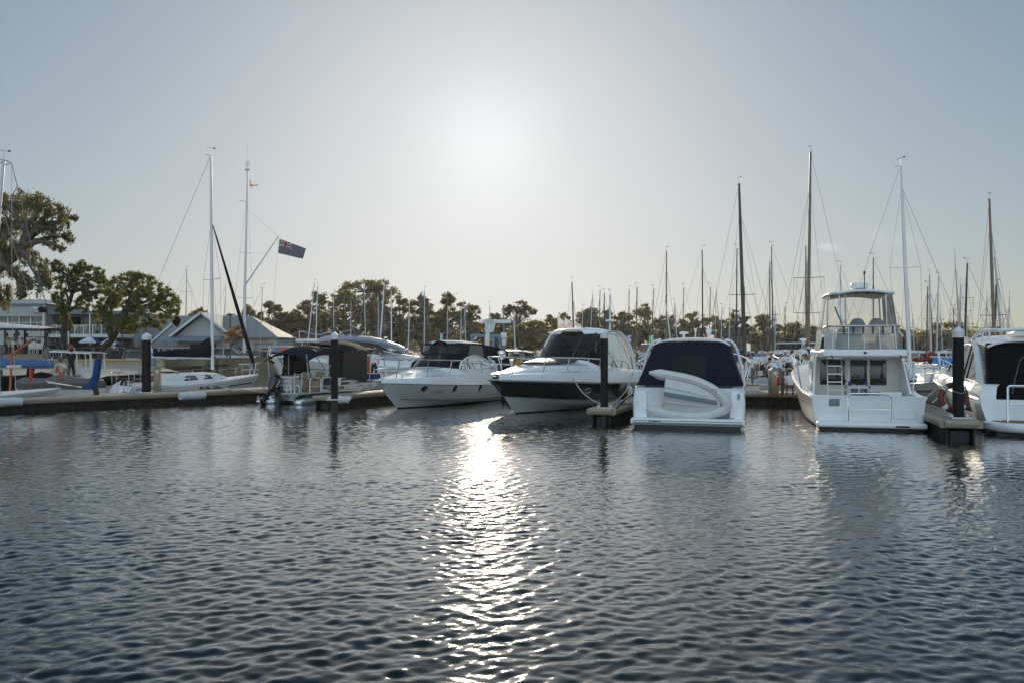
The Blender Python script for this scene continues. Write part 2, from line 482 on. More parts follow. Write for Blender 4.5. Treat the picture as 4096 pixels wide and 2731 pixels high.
def tag(o, label=None, cat=None, group=None, kind=None):
 if label: o['label'] = label
 if cat: o['category'] = cat
 if group: o['group'] = group
 if kind: o['kind'] = kind
 return o
def thing(name, label, cat, loc=(0,0,0), rz=0.0, group=None):
 o = bpy.data.objects.new(name, None)
 o.empty_display_size = 0.3
 COL.objects.link(o)
 o.location = loc; o.rotation_euler = (0,0, rz)
 return tag(o, label, cat, group)
KIDS = {}
def copy_tree(o, parent=None):
 c = o.copy(); COL.objects.link(c)
 if parent is not None: c.parent = parent
 for ch in list(o.children):
  copy_tree(ch, c)
 return c
def heading(fx, fy):
 return math.atan2(fy, fx)
def text(name, s, size, material, parent, origin, xdir, updir, depth=0.004, bend=None, shear=0.0, bold=0.0, align='LEFT', mirror=False):
 """lettering as a mesh part: laid on the plane of xdir / updir"""
 cu = bpy.data.curves.new(name, 'FONT')
 cu.body = s; cu.size = size; cu.extrude = depth; cu.shear = shear; cu.offset = bold; cu.align_x = align
 cu.resolution_u = 3
 tmp = bpy.data.objects.new(name, cu); COL.objects.link(tmp)
 dg = bpy.context.evaluated_depsgraph_get()
 me = bpy.data.meshes.new_from_object(tmp.evaluated_get(dg))
 bpy.data.objects.remove(tmp); bpy.data.curves.remove(cu)
 x = Vector(xdir).normalized(); u = Vector(updir); nrm = x.cross(u).normalized(); u = nrm.cross(x)
 for v in me.vertices:
  a, b, c = v.co
  if mirror: a = -a
  v.co = bend(a, b, c) if bend else Vector(origin) + x * a + u * b + nrm * c
 me.materials.clear()
 me.materials.append(M[material] if isinstance(material, str) else material)
 o = bpy.data.objects.new(name, me); COL.objects.link(o)
 if parent is not None: o.parent = parent
 return o

# ------------------------------------------------------------------ water
def water():
 rng = np.random.default_rng(4)
 N = 110
 lam = np.exp(rng.uniform(np.log(0.075), np.log(0.46), N))
 th = np.radians(rng.choice([100,62,138], N, p=[.55,.27,.18]) + rng.normal(0,17, N))     # crossing wave trains
 ph = rng.uniform(0,2 * np.pi, N)
 k = 2 * np.pi / lam
 wgt = np.where(lam > 0.26,0.55,1.0) * np.where(lam < 0.11,0.8,1.0)
 slope = 0.118 * wgt / math.sqrt((wgt ** 2).sum() / 2)       # rms slope of the whole surface
 gl, gt, gp = rng.uniform(3,12,12), rng.uniform(0, np.pi, 12), rng.uniform(0,6.28,12)
 def height(X, Y, short):
  Z = np.zeros_like(X)
  for i in range(N):
   if lam[i] < short: continue
   Z += slope[i] / k[i] * np.sin(k[i] * (X * math.cos(th[i]) + Y * math.sin(th[i])) + ph[i])
  # gusts: patches of rougher and smoother water, calm in the lee of the boats and at the borders
  g = sum(np.sin(2 * np.pi / gl[i] * (X * math.cos(gt[i]) + Y * math.sin(gt[i])) + gp[i]) for i in range(12))
  gust = np.clip(1.0 + 0.055 * g, 0.75,1.35)
  lee = 30.5 + 0.12 * np.clip(-X - 2,0,30) - 0.80 * np.clip(X - 3,0,9.5)
  calm = np.clip((Y - lee) / 4.0,0,1)
  calm = 1 - 0.70 * calm * calm * (3 - 2 * calm)
  edge = np.minimum(np.minimum((X + 26) / 2.0,(26 - X) / 2.0), np.minimum((Y - 2.4) / 0.5,(46 - Y) / 3.0))
  reach = np.clip((Y - 7) / 13.0,0,1); reach = 1.25 - 0.52 * reach * reach * (3 - 2 * reach)
  return Z * reach * gust * calm * np.clip(edge, 0,1)
 vs, qs, off = [],[],0
 x0, x1, y0, y1, ym = -26.0,26.0,2.4,46.0,15.0
 xm = 13.0
 # fine grid near the camera, coarser beyond and beside it
 for (xa, xb, ya, yb, dx, short) in ((-xm, xm, y0, ym, 0.026,0.0),(x0, x1, ym, y1,0.050,0.11),(x0,-xm, y0, ym, 0.07,0.16),(xm, x1, y0, ym, 0.07,0.16)):
  X, Y = np.meshgrid(np.linspace(xa, xb, int((xb - xa) / dx)), np.linspace(ya, yb, int((yb - ya) / dx)))
  Z = height(X, Y, short)
  ny, nx = X.shape
  idx = np.arange(nx * ny).reshape(ny, nx) + off
  vs.append(np.stack([X, Y, Z],-1).reshape(-1,3)); off += nx * ny
  qs.append(np.stack([idx[:-1, :-1], idx[:-1,1:], idx[1:, 1:], idx[1:, :-1]],-1).reshape(-1,4))
 v = np.concatenate(vs); q = np.concatenate(qs)
 # the rest of the harbour basin, flat, round the rippled patch
 big = [(-400,-60),(400,-60),(400, y0),(-400, y0),(-400, y1),(400, y1),(400,400),(-400,400),(x0, y0),(x0, y1),(x1, y0),(x1, y1)]
 bv = np.array([(a, b, 0) for a, b in big], float)
 o = len(v)
 bq = np.array([(0,1,2,3),(3,8,9,4),(10,2,5,11),(4,5,6,7)]) + o
 v = np.concatenate([v, bv]); q = np.concatenate([q, bq])
 me = bpy.data.meshes.new('water')
 me.vertices.add(len(v)); me.vertices.foreach_set('co', v.ravel())
 me.loops.add(q.size); me.loops.foreach_set('vertex_index', q.ravel().astype(np.int32))
 me.polygons.add(len(q)); me.polygons.foreach_set('loop_start', np.arange(0, q.size, 4, dtype=np.int32))
 me.polygons.foreach_set('loop_total', np.full(len(q),4, np.int32))
 me.polygons.foreach_set('use_smooth', np.ones(len(q), bool))
 me.update(); me.validate()
 m = bpy.data.materials.new('harbour_water'); m.use_nodes = True
 t = m.node_tree; t.nodes.remove(t.nodes['Principled BSDF'])
 dif = t.nodes.new('ShaderNodeBsdfDiffuse'); dif.inputs['Color'].default_value = (0.006,0.013,0.014,1)
 b = t.nodes.new('ShaderNodeBsdfGlossy'); b.inputs['Roughness'].default_value = 0.06; b.inputs['Color'].default_value = (1,1,1,1)
 fr = t.nodes.new('ShaderNodeFresnel'); fr.inputs['IOR'].default_value = 1.333
 gain = t.nodes.new('ShaderNodeMath'); gain.operation = 'MULTIPLY_ADD'; gain.use_clamp = True
 gain.inputs[1].default_value = 1.75; gain.inputs[2].default_value = -0.022
 mx = t.nodes.new('ShaderNodeMixShader')
 t.links.new(fr.outputs[0], gain.inputs[0]); t.links.new(gain.outputs[0], mx.inputs[0])
 t.links.new(dif.outputs[0], mx.inputs[1]); t.links.new(b.outputs[0], mx.inputs[2]); t.links.new(mx.outputs[0], t.nodes['Material Output'].inputs['Surface'])
 tc = t.nodes.new('ShaderNodeTexCoord')
 mp = t.nodes.new('ShaderNodeMapping'); mp.inputs['Scale'].default_value = (0.7,1.25,1)
 t.links.new(tc.outputs['Object'], mp.inputs['Vector'])
 n1 = t.nodes.new('ShaderNodeTexNoise'); n1.inputs['Scale'].default_value = 26.0; n1.inputs['Detail'].default_value = 3
 t.links.new(mp.outputs['Vector'], n1.inputs['Vector'])
 bp = t.nodes.new('ShaderNodeBump'); bp.inputs['Strength'].default_value = 0.22; bp.inputs['Distance'].default_value = 0.008
 t.links.new(n1.outputs['Fac'], bp.inputs['Height']); t.links.new(bp.outputs['Normal'], b.inputs['Normal']); t.links.new(bp.outputs['Normal'], fr.inputs['Normal'])
 me.materials.append(m)
 o = bpy.data.objects.new('water', me); COL.objects.link(o)
 tag(o, 'dark rippled harbour water glittering under the low sun', 'water', kind='structure')
water()

# ------------------------------------------------------------------ land
def grass_mat(name, c1, c2, c3=None):
 m = mat(name, c1,0.9, var=0.5, vscale=0.8, color2=c2, bump=0.6, bscale=14)
 return m
M['lawn'] = grass_mat('sunlit_lawn', (0.105,0.135,0.022),(0.055,0.085,0.016))
M['sand'] = mat('pale_beach_sand', (0.46,0.40,0.32),0.9, var=0.4, vscale=1.3, color2=(0.30,0.255,0.20), bump=1.0, bscale=4)
M['scrub'] = mat('dry_ground_under_trees', (0.10,0.085,0.045),0.95, var=0.5, vscale=0.3)
WALL = [(-70,60.0),(-40.0,62.0),(-28.1,64.0),(-29.2,79.0),(-17.0,84.0),(-9.0,96.0),(-4.0,112.0)]

def land():
 n = len(WALL)
 # car park level behind the wall
 b = MB()
 far = [(-260,60),(-260,62),(-260,64),(-260,80),(-260,86),(-260,98),(-260,112)]
 b.loft([[Vector((x, y + 0.3,1.02)) for x, y in WALL],[Vector((x - 0, y + 4,1.0)) for x, y in WALL],[Vector((x, 130,1.0)) for x, y in WALL]])
 tag(b.build('car_park', 'asphalt', smooth_on=False), 'grey asphalt car park behind the sea wall', 'car park', kind='structure')
 # grass verge along the wall
 b = MB()
 rows = []
 for k, (dy, z) in enumerate(((0.25,1.64),(1.5,1.70),(3.2,1.60),(4.6,1.0))):
  rows.append([Vector((x, y + dy, z + 0.03 * math.sin(x * 1.7 + k))) for x, y in [(lerp(-75,-28.6, i / 20), lerp(59.8,64.0, i / 20)) for i in range(21)]])
 b.loft(rows)
 tag(b.build('grass_verge', 'lawn'), 'strip of bright sunlit grass along the top of the low wall', 'grass', kind='structure')
 # beach
 b = MB(); rows = []
 rng = random.Random(3)
 for k in range(13):
  t = k / 12
  row = []
  for i in range(33):
   u = i / 32; x = lerp(-72,-24.5, u); yw = lerp(59.9,64.3, u)
   y0 = lerp(49.0,54.0, u)
   z = lerp(-0.25,1.28, t ** 0.8) * (1 - 0.9 * smooth((u - 0.90) / 0.1)) + rng.uniform(-0.05,0.05)
   row.append(Vector((x, lerp(y0, yw, t), z)))
  rows.append(row)
 b.loft(rows)
 tag(b.build('sand_beach', 'sand'), 'pale trampled sand beach below the low wall', 'beach', kind='structure')
 # the far shore with its wood
 b = MB()
 rows = []
 for y, z in ((101,-0.3),(104,0.7),(118,1.0),(320,1.2)):
  rows.append([Vector((x, y + 3 * math.sin(x * 0.05) + (8 if x < 0 else 0), z)) for x in range(-60,301,15)])
 b.loft(rows)
 tag(b.build('far_bank', 'scrub'), 'dry far bank carrying the line of gum trees', 'bank', kind='structure')
land()

def walls():
 # long low retaining wall / sea wall, one thing of blocks
 t = thing('sea_wall', 'long stained concrete sea wall between the car park and the water', 'wall', (WALL[2][0], WALL[2][1],0))
 def strip(pts, top, th, name, m, par, off):
  b = MB()
  ring = []
  for k, (x, y) in enumerate(pts):
   p = Vector((x, y, 0)) - off
   ring.append([p + Vector((0,0,-1)), p + Vector((0,0, top - 0.08)), p + Vector((0, th, top - 0.08)), p + Vector((0, th, -1))])
  b.loft(ring, closed=True, cap0=True, cap1=True)
  b.build(name, m, par, smooth_on=False)
  c = MB(); ring = []
  for k, (x, y) in enumerate(pts):
   p = Vector((x, y, 0)) - off
   ring.append([p + Vector((0,-0.06, top - 0.08)), p + Vector((0,-0.06, top)), p + Vector((0, th + 0.05, top)), p + Vector((0, th + 0.05, top - 0.08))])
  c.loft(ring, closed=True, cap0=True, cap1=True)
  c.build('coping', m, par, smooth_on=False)
 o = Vector((WALL[2][0], WALL[2][1],0))
 strip(WALL[2:],1.66,0.35, 'wall_face', 'seawall', t, o)
 t2 = thing('low_wall', 'low limestone retaining wall under the bright grass strip above the beach', 'wall', (WALL[1][0], WALL[1][1],0))
 strip([(-75,59.6),(-28.0,63.98)],1.66,0.35, 'wall_face', 'limestone', t2, Vector((WALL[1][0], WALL[1][1],0)))
walls()

# ------------------------------------------------------------------ trees
LEAF = []
def leaf_mat(name, col, tr, fac=0.38):
 m = bpy.data.materials.new(name); m.use_nodes = True
 t = m.node_tree; t.nodes.remove(t.nodes['Principled BSDF'])
 d = t.nodes.new('ShaderNodeBsdfDiffuse'); d.inputs['Color'].default_value = (*col, 1)
 l = t.nodes.new('ShaderNodeBsdfTranslucent'); l.inputs['Color'].default_value = (*tr, 1)
 g = t.nodes.new('ShaderNodeBsdfGlossy'); g.inputs['Roughness'].default_value = 0.45; g.inputs['Color'].default_value = (0.8,0.8,0.8,1)
 a = t.nodes.new('ShaderNodeMixShader'); a.inputs['Fac'].default_value = fac
 t.links.new(d.outputs[0], a.inputs[1]); t.links.new(l.outputs[0], a.inputs[2])
 b = t.nodes.new('ShaderNodeMixShader'); b.inputs['Fac'].default_value = 0.04
 t.links.new(a.outputs[0], b.inputs[1]); t.links.new(g.outputs[0], b.inputs[2])
 t.links.new(b.outputs[0], t.nodes['Material Output'].inputs['Surface'])
 return m
LM = [leaf_mat('gum_leaf_olive', (0.14,0.13,0.068),(0.42,0.35,0.13),0.5),
  leaf_mat('gum_leaf_dark', (0.105,0.108,0.058),(0.30,0.27,0.10),0.48),
  leaf_mat('gum_leaf_brown', (0.18,0.135,0.072),(0.48,0.33,0.13),0.5),
  leaf_mat('fig_leaf_green', (0.085,0.115,0.040),(0.28,0.34,0.06),0.48),
  leaf_mat('fig_leaf_dark', (0.062,0.085,0.034),(0.17,0.21,0.045),0.45),
  leaf_mat('fig_leaf_gold', (0.15,0.13,0.035),(0.42,0.31,0.05),0.5),
  leaf_mat('shrub_leaf_green', (0.075,0.13,0.03),(0.18,0.32,0.04),0.45),
  leaf_mat('autumn_leaf', (0.28,0.15,0.045),(0.50,0.25,0.05),0.45)]
M['bark'] = mat('gum_bark', (0.115,0.092,0.068),0.9, var=0.45, vscale=3, bump=0.8, bscale=14)
M['bark_dark'] = mat('dark_bark', (0.055,0.043,0.032),0.9, var=0.4, vscale=3, bump=0.8, bscale=14)

def foliage(name, clumps, n, leaf, rng, parent, mats, probs, droop=0.0, sub=10, spread=0.42, asp=2.2):
 """clumps: (centre, (rx, ry, rz)); n leaves in all, gathered in sub-clumps"""
 vol = np.array([max(0.05, r[0] * r[1] * r[2]) ** 0.67 for _, r in clumps]); vol = vol / vol.sum()
 cs = []
 for (c, r), w in zip(clumps, vol):
  k = max(12, int(n * w))
  ns = max(4, int(sub * (0.7 + 0.6 * rng.random())))
  d = rng.normal(size=(ns, 3)); d /= np.linalg.norm(d, axis=1)[:, None]
  rad = rng.uniform(0.25,1.0, ns) ** 0.5
  sc = d * rad[:, None] * np.array(r)
  which = rng.integers(0, ns, k)
  off = rng.normal(size=(k, 3)) * spread * np.array(r) * np.array((1,1,0.75)) * rng.uniform(0.5,1.0, ns)[which][:, None]
  off = off * (0.35 + 0.65 * rng.random((k, 1)))
  p = np.array(c) + sc[which] + off
  p[:, 2] -= droop * rng.random(k) ** 2 * r[2]
  cs.append(p)
 p = np.concatenate(cs); k = len(p)
 a = rng.normal(size=(k, 3)); a /= np.linalg.norm(a, axis=1)[:, None]
 if droop: a[:, 2] -= 1.1 * droop; a /= np.linalg.norm(a, axis=1)[:, None]
 b = rng.normal(size=(k, 3)); b -= a * (a * b).sum(1)[:, None]; b /= np.linalg.norm(b, axis=1)[:, None]
 s = leaf * rng.uniform(0.55,1.35, k)[:, None]
 L = a * s; Wd = b * s / asp
 v = np.stack([p - L * 0.5, p + Wd * 0.5, p + L * 0.5, p - Wd * 0.5],1).reshape(-1,3)
 me = bpy.data.meshes.new(name)
 me.vertices.add(4 * k); me.vertices.foreach_set('co', v.ravel())
 me.loops.add(4 * k); me.loops.foreach_set('vertex_index', np.arange(4 * k, dtype=np.int32))
 me.polygons.add(k); me.polygons.foreach_set('loop_start', np.arange(0,4 * k, 4, dtype=np.int32)); me.polygons.foreach_set('loop_total', np.full(k, 4, np.int32))
 me.polygons.foreach_set('material_index', rng.choice(len(mats), k, p=np.array(probs) / sum(probs)).astype(np.int32))
 for m in mats: me.materials.append(m)
 me.update()
 o = bpy.data.objects.new(name, me); COL.objects.link(o); o.parent = parent
 return o

def limbs(b, start, ends, r0, rng, wig=0.12):
 for e, f in ends:
  s = Vector(start); e = Vector(e); d = (e - s); L = d.length
  pts = [s]
  for i in range(1,6):
   t = i / 5
   q = s.lerp(e, t) + Vector((rng.normal() * wig * L * 0.35, rng.normal() * wig * L * 0.35,(0.10 * L * math.sin(math.pi * t)) - 0.02 * L)) * (1 if i < 5 else 0)
   pts.append(q)
  pts = spline(pts, 9)
  b.tube(pts, [lerp(r0 * f, r0 * f * 0.16, i / (len(pts) - 1)) for i in range(len(pts))],6)
  for _ in range(3):                      # twigs
   i = int(rng.integers(4, len(pts) - 1)); q = pts[i]
   tip = q + Vector((rng.normal(), rng.normal(), abs(rng.normal()) * 0.8)) * L * 0.16
   b.tube([q, q.lerp(tip, 0.5) + Vector((0,0,0.03 * L)), tip],[r0 * f * 0.25, r0 * f * 0.15, r0 * f * 0.05],4)

def tree(name, label, base, trunk, r0, forks, clumps, n, leaf, seed, mats=(0,1,2), probs=(5,4,2), droop=0.0, sub=10, spread=0.42, group=None, bark='bark', asp=2.2):
 """trunk: list of points; forks: list of (trunk point index, [clump indices])"""
 rng = np.random.default_rng(seed)
 o = Vector(base)
 t = thing(name, label, 'tree', base, 0, group)
 b = MB()
 tp = spline([Vector(p) - o for p in trunk],14)
 b.tube(tp, [lerp(r0, r0 * 0.45,(i / 14) ** 0.8) * (1.35 if i == 0 else 1.0) for i in range(15)],9)
 for ti, cl in forks:
  limbs(b, Vector(trunk[ti]) - o, [(Vector(clumps[c][0]) - o, 0.55) for c in cl], r0 * 0.9, rng)
 b.build('trunk', bark, t)
 foliage('crown', [(tuple(Vector(c) - o), r) for c, r in clumps], n, leaf, rng, t, [LM[i] for i in mats], probs, droop, sub, spread, asp)
 return t

def px_clumps(Y, lst, depth=1.0, jit=0.0, seed=0):
 """(px, py, rx_px, ry_px) -> crown clumps standing round depth Y"""
 rg = random.Random(seed); out = []
 for i, (px, py, rx, ry) in enumerate(lst):
  y = Y + rg.uniform(-1,1) * depth
  out.append((P(px, py, y),(rx / F * y, (rx + ry) / 2 / F * y, ry / F * y)))
 return out

def left_trees():
 Y = 66.0
 g = lambda px, py: P(px, py, Y)
 # the big gum at the far left
 cl = px_clumps(Y, [(-60,790,120,55),(60,800,80,60),(150,800,70,50),(225,840,55,40),(40,900,90,60),(-80,950,120,80),(110,880,60,40),(190,905,60,42),(255,880,40,32),(300,868,22,16),
      (275,945,35,28),(240,985,34,22),(200,960,40,25),(40,985,70,40),(90,1000,50,30),(-40,1050,90,60),(120,1030,45,36),(170,1060,30,40),(60,1080,45,30),(100,1130,40,40),(150,1115,32,55),(195,1110,22,50),(20,1170,34,60),(-60,1150,60,70),(85,1160,26,36)],3.0, seed=2)
 tree('gum_tree', 'huge gum tree with a leaning pale trunk and drooping leaves, tallest on the shore', g(-190,1425),
   [g(-190,1425), g(-150,1280), g(-70,1120), g(20,1060), g(90,990), g(125,930)],0.62,
   [(2,[5,15,22,23]),(3,[13,18,19,4,1,24]),(4,[6,9,7,10,11,12,16,20]),(5,[2,3,8,0])],[(c, tuple(q * .82 for q in r)) for c, r in cl],36000,0.22,5,(1,4,2),(5,5,3), droop=0.8, sub=26, spread=0.27)
 # two fig-like trees in front of the clubhouse
 Y2 = 70.0
 g2 = lambda px, py: P(px, py, Y2)
 cl = px_clumps(Y2,[(240,1070,40,24),(290,1085,40,30),(330,1065,18,20),(370,1095,40,30),(260,1130,45,34),(320,1135,40,30),(400,1110,30,26),(235,1190,26,36),(360,1170,44,40),(250,1235,30,24),(262,1290,30,26),(330,1215,34,30),(420,1150,26,28)],2.0, seed=3)
 tree('fig_tree', 'dark green tree with a straight mossy trunk in front of the clubhouse balcony', g2(250,1432),
   [g2(250,1432), g2(256,1350), g2(268,1250), g2(290,1170)],0.34,
   [(1,[10]),(2,[9,7,4,11]),(3,[0,1,2,3,5,6,8,12])],[(c, (r[0] * .92, r[1] * .92, r[2] * 1.25)) for c, r in cl],21000,0.18,8,(3,4,5),(4,5,1.5), sub=30, spread=0.25, bark='bark_dark')
 cl = px_clumps(Y2 - 2,[(450,1150,44,34),(520,1120,46,32),(575,1130,44,34),(545,1105,30,16),(630,1165,40,34),(670,1190,36,34),(700,1225,26,34),(430,1210,50,40),(500,1200,56,40),(580,1205,56,44),(650,1240,46,34),(690,1260,30,24),(420,1275,40,30),(480,1285,50,30),(560,1280,50,30),(630,1290,40,24),(520,1315,40,18),(395,1240,30,30)],2.5, seed=4)
 g3 = lambda px, py: P(px, py, Y2 - 2)
 tree('fig_tree', 'wide round green and gold tree with two curved trunks in front of the white shed', g3(405,1432),
   [g3(405,1432), g3(418,1385), g3(445,1362), g3(470,1320), g3(510,1240)],0.34,
   [(2,[12,7,17,0]),(3,[13,16,14,8]),(4,[1,2,3,4,5,6,9,10,11,15])],[(c, (r[0] * .92, r[1] * .92, r[2] * 1.25)) for c, r in cl],36000,0.17,9,(3,4,5),(5,4,4), sub=34, spread=0.24, bark='bark_dark')
left_trees()

FAR = [  # px, top, half width, crown bottom, depth, leaves, palette, label
 (800,1228,50,1275,112,1500, 'g', 'low tree top showing over the shed roof beside the tall white mast'),
 (985,1215,62,1340,118,3600, 'g', 'dense olive gum tree right behind the gable of the white shed'),
 (1078,1197,58,1370,122,4200, 'b', 'dense brownish gum tree above the low end of the shed roof'),
 (1158,1236,56,1370,128,3000, 'g', 'lower gum tree behind the brown brick hut'),
 (1270,1158,74,1335,130,4600, 'g', 'slender gum tree with two close masts crossing its crown'),
 (1385,1150,92,1290,126,5200, 'g', 'gum tree with a bare forked trunk behind the silver roofed cruiser'),
 (1465,1112,80,1200,134,1700, 's', 'tallest wispy gum tree with bare upper branches behind the forked one'),
 (1500,1192,66,1340,138,3300, 'g', 'gum tree behind the twin black satellite domes'),
 (1595,1162,74,1350,136,4600, 'b', 'broad brown green gum tree right of the black lamp post'),
 (1690,1170,66,1370,132,4300, 'b', 'dense gum tree above the canopy of the white cruiser with portholes'),
 (1790,1160,78,1380,130,5600, 'b', 'tall dark gum tree just left of the sparse one by the white jib crane'),
 (1888,1208,56,1390,134,1900, 's', 'sparse gum tree with sky showing through left of the white jib crane'),
 (1985,1248,62,1390,140,3600, 'b', 'round topped gum tree behind the white jib crane arm'),
 (2080,1200,44,1270,146,1500, 's', 'thin tall gum tree rising above its neighbours right of the white jib crane'),
 (2130,1276,66,1400,118,4200, 'y', 'golden brown bushy tree standing before the darker gums'),
 (2215,1252,62,1395,138,3600, 'b', 'dark gum tree left of the three white club flags'),
 (2262,1244,46,1390,142,2600, 'b', 'gum tree directly behind the three white club flags'),
 (2345,1220,72,1390,140,3600, 'g', 'open gum tree above the roof of the dark hulled cruiser'),
 (2428,1234,56,1390,142,2800, 'g', 'gum tree behind the white mast with the round radar dome'),
 (2500,1238,52,1390,144,2600, 'g', 'gum tree behind the blue number two flag'),
 (2575,1206,70,1390,140,3000, 's', 'airy round gum tree behind the green number three flag'),
 (2690,1258,64,1400,144,3000, 'g', 'gum tree left above the navy canopy'),
 (2778,1242,58,1400,146,2600, 'g', 'gum tree behind the middle of the navy canopy roof'),
 (2862,1256,52,1400,146,2400, 'g', 'gum tree above the right end of the navy canopy roof'),
 (2934,1234,62,1400,144,3000, 'g', 'gum tree behind the thick dark mast beside the navy canopy'),
 (3046,1248,54,1400,142,2900, 'g', 'rounded gum tree standing apart behind the pair of thin dark masts'),
 (3170,1284,64,1405,148,2600, 'g', 'low spreading gum tree left of the tallest mast'),
 (3268,1300,56,1405,148,2400, 'g', 'low green gum tree behind the bow of the flybridge cruiser'),
 (3612,1312,38,1405,150,1700, 'g', 'small gum tree right of the flybridge enclosure'),
 (3692,1328,44,1405,150,1900, 'g', 'low gum tree behind the red furled sail'),
 (3790,1272,70,1405,142,3000, 's', 'open crowned gum tree left of the thick pile cap with the life ring'),
 (3905,1340,58,1405,150,2600, 'h', 'dense green hedge like tree right of the pile with the life ring'),
 (3985,1302,56,1405,150,2000, 's', 'airy gum tree behind the tan mast'),
 (4085,1306,48,1405,148,2000, 'g', 'gum tree over the roof rail of the cruiser with black curtains'),
]
def far_trees():
 pal = {'g': ((0,1,2),(5,4,1)), 'b': ((0,1,2),(3,4,4)), 's': ((0,1,2),(5,3,2)), 'y': ((2,5,0),(4,4,2)), 'h': ((6,4,0),(5,3,1))}
 for i, (px, top, hw, bot, Y, n, k, label) in enumerate(FAR):
  rg = random.Random(100 + i)
  h = bot - top; lst = []
  m = 20 + int(hw / 3.2)
  if k != 's': h = max(h, 1375 - top)
  bot = top + h
  for j in range(m):
   a = rg.uniform(-1,1); v = rg.random()
   cx = px + a * hw * 1.38; dome = 1 - 0.42 * a * a
   cy = bot - h * dome * (0.04 + 0.86 * v ** 0.8)
   r = hw * rg.uniform(0.17,0.36)
   lst.append((cx, cy, r, r * rg.uniform(0.5,0.75)))
  lst.append((px + rg.uniform(-0.2,0.2) * hw, top + 0.16 * h, hw * 0.30,0.13 * h))
  cl = px_clumps(Y, lst, 2.2, seed=i)
  base = P(px + rg.uniform(-6,6),1398 + 1.5 / Y * F, Y)
  lean = rg.uniform(-12,12)
  mid = P(px + lean, lerp(bot, 1430,0.3), Y); up = P(px + lean * 1.3, lerp(bot, top, 0.35), Y)
  idx = list(range(len(cl))); rg.shuffle(idx)
  half = len(idx) // 2
  tree('gum_tree', label, base, [base, mid, up],0.26,[(1, idx[:half]),(2, idx[half:])], cl, int(n * 2.7),0.38,200 + i, *pal[k], droop=0.15, sub=12, spread=0.40, group='gum trees beyond the moored boats', asp=2.0)
 # the wood behind, one mass
 rng = np.random.default_rng(77)
 cl = []
 for i in range(640):
  x = rng.uniform(-62,128); y = rng.uniform(160,185)
  pxx = 2048 + x / y * F
  hgt = 7.2 - 1.9 * (pxx > 2600) + rng.uniform(-2.4,1.2)
  if 1380 < pxx < 1480 or 1900 < pxx < 1960: hgt *= 0.55
  cl.append(((x, y, 1.0 + hgt * 0.55),(2.4,1.6, hgt * 0.5)))
 o = foliage('distant_wood', cl, 110000,0.5, rng, None, [LM[0], LM[1], LM[2]],(4,4,3),0,8,0.5,1.8)
 tag(o, 'low mass of distant woodland behind the gum trees', 'woodland', kind='stuff')
 for px, py, hw, hh, Y, pal_, lab in ((1310,1372,60,34,116,((6,3,4),(5,2,2)), 'bright green shrub beside the brown brick hut'),
          (1195,1375,40,26,112,((6,3,4),(3,2,4)), 'dark green shrub left of the brick hut'),
          (215,1392,40,14,76,((6,3,4),(5,3,2)), 'low flowering green hedge at the foot of the clubhouse'),
          (130,1368,30,14,79,((6,3,4),(4,3,2)), 'leafy green shrub behind the terrace diners')):
  b0 = P(px, py + hh, Y)
  t = thing('shrub', lab, 'shrub', b0)
  foliage('foliage', [(tuple(P(px + dx, py + dy, Y) - b0),(hw * 0.5 / F * Y, hw * 0.4 / F * Y, hh * 0.6 / F * Y)) for dx, dy in ((-hw * .5,4),(0,-2),(hw * .5,3),(0, hh * .4))],2600,0.22, rng, t, [LM[i] for i in pal_[0]], pal_[1],0,8,0.4,1.8)
  sb = MB()
  for a in range(5):
   sb.tube([Vector((0.1 * a - 0.2,0,0)), Vector((0.25 * a - 0.5,0.1, hh * 0.9 / F * Y))],[0.03,0.012],5)
  sb.build('stem', 'bark_dark', t)
 # small autumn tree in front of the shed
 b0 = P(905,1425,76)
 g = lambda px, py: P(px, py, 76)
 tree('autumn_tree', 'small orange leaved tree with thin bare twigs in front of the white shed', b0,[b0, g(925,1385), g(938,1350)],0.10,
   [(1,[0,1,3]),(2,[2,4,5,6])], px_clumps(76,[(905,1340,24,16),(955,1350,22,12),(938,1325,22,12),(980,1345,16,10),(950,1312,16,10),(915,1362,16,8),(965,1330,18,8)],0.6, seed=5),900,0.24,31,(7,2),(5,1), sub=8, spread=0.5)
far_trees()

# ------------------------------------------------------------------ floating jetties and piles
def deck_material():
 m = mat('ribbed_jetty_decking', (0.30,0.275,0.245),0.75, var=0.18, vscale=5)
 t = m.node_tree; b = t.nodes['Principled BSDF']
 tc = t.nodes.new('ShaderNodeTexCoord')
 w = t.nodes.new('ShaderNodeTexWave'); w.wave_type = 'BANDS'; w.bands_direction = 'X'
 w.inputs['Scale'].default_value = 2.6; w.inputs['Distortion'].default_value = 0.4; w.inputs['Detail'].default_value = 1
 t.links.new(tc.outputs['Object'], w.inputs['Vector'])
 bp = t.nodes.new('ShaderNodeBump'); bp.inputs['Strength'].default_value = 0.9; bp.inputs['Distance'].default_value = 0.03
 t.links.new(w.outputs['Fac'], bp.inputs['Height']); t.links.new(bp.outputs['Normal'], b.inputs['Normal'])
 return m
M['jettydeck'] = deck_material()

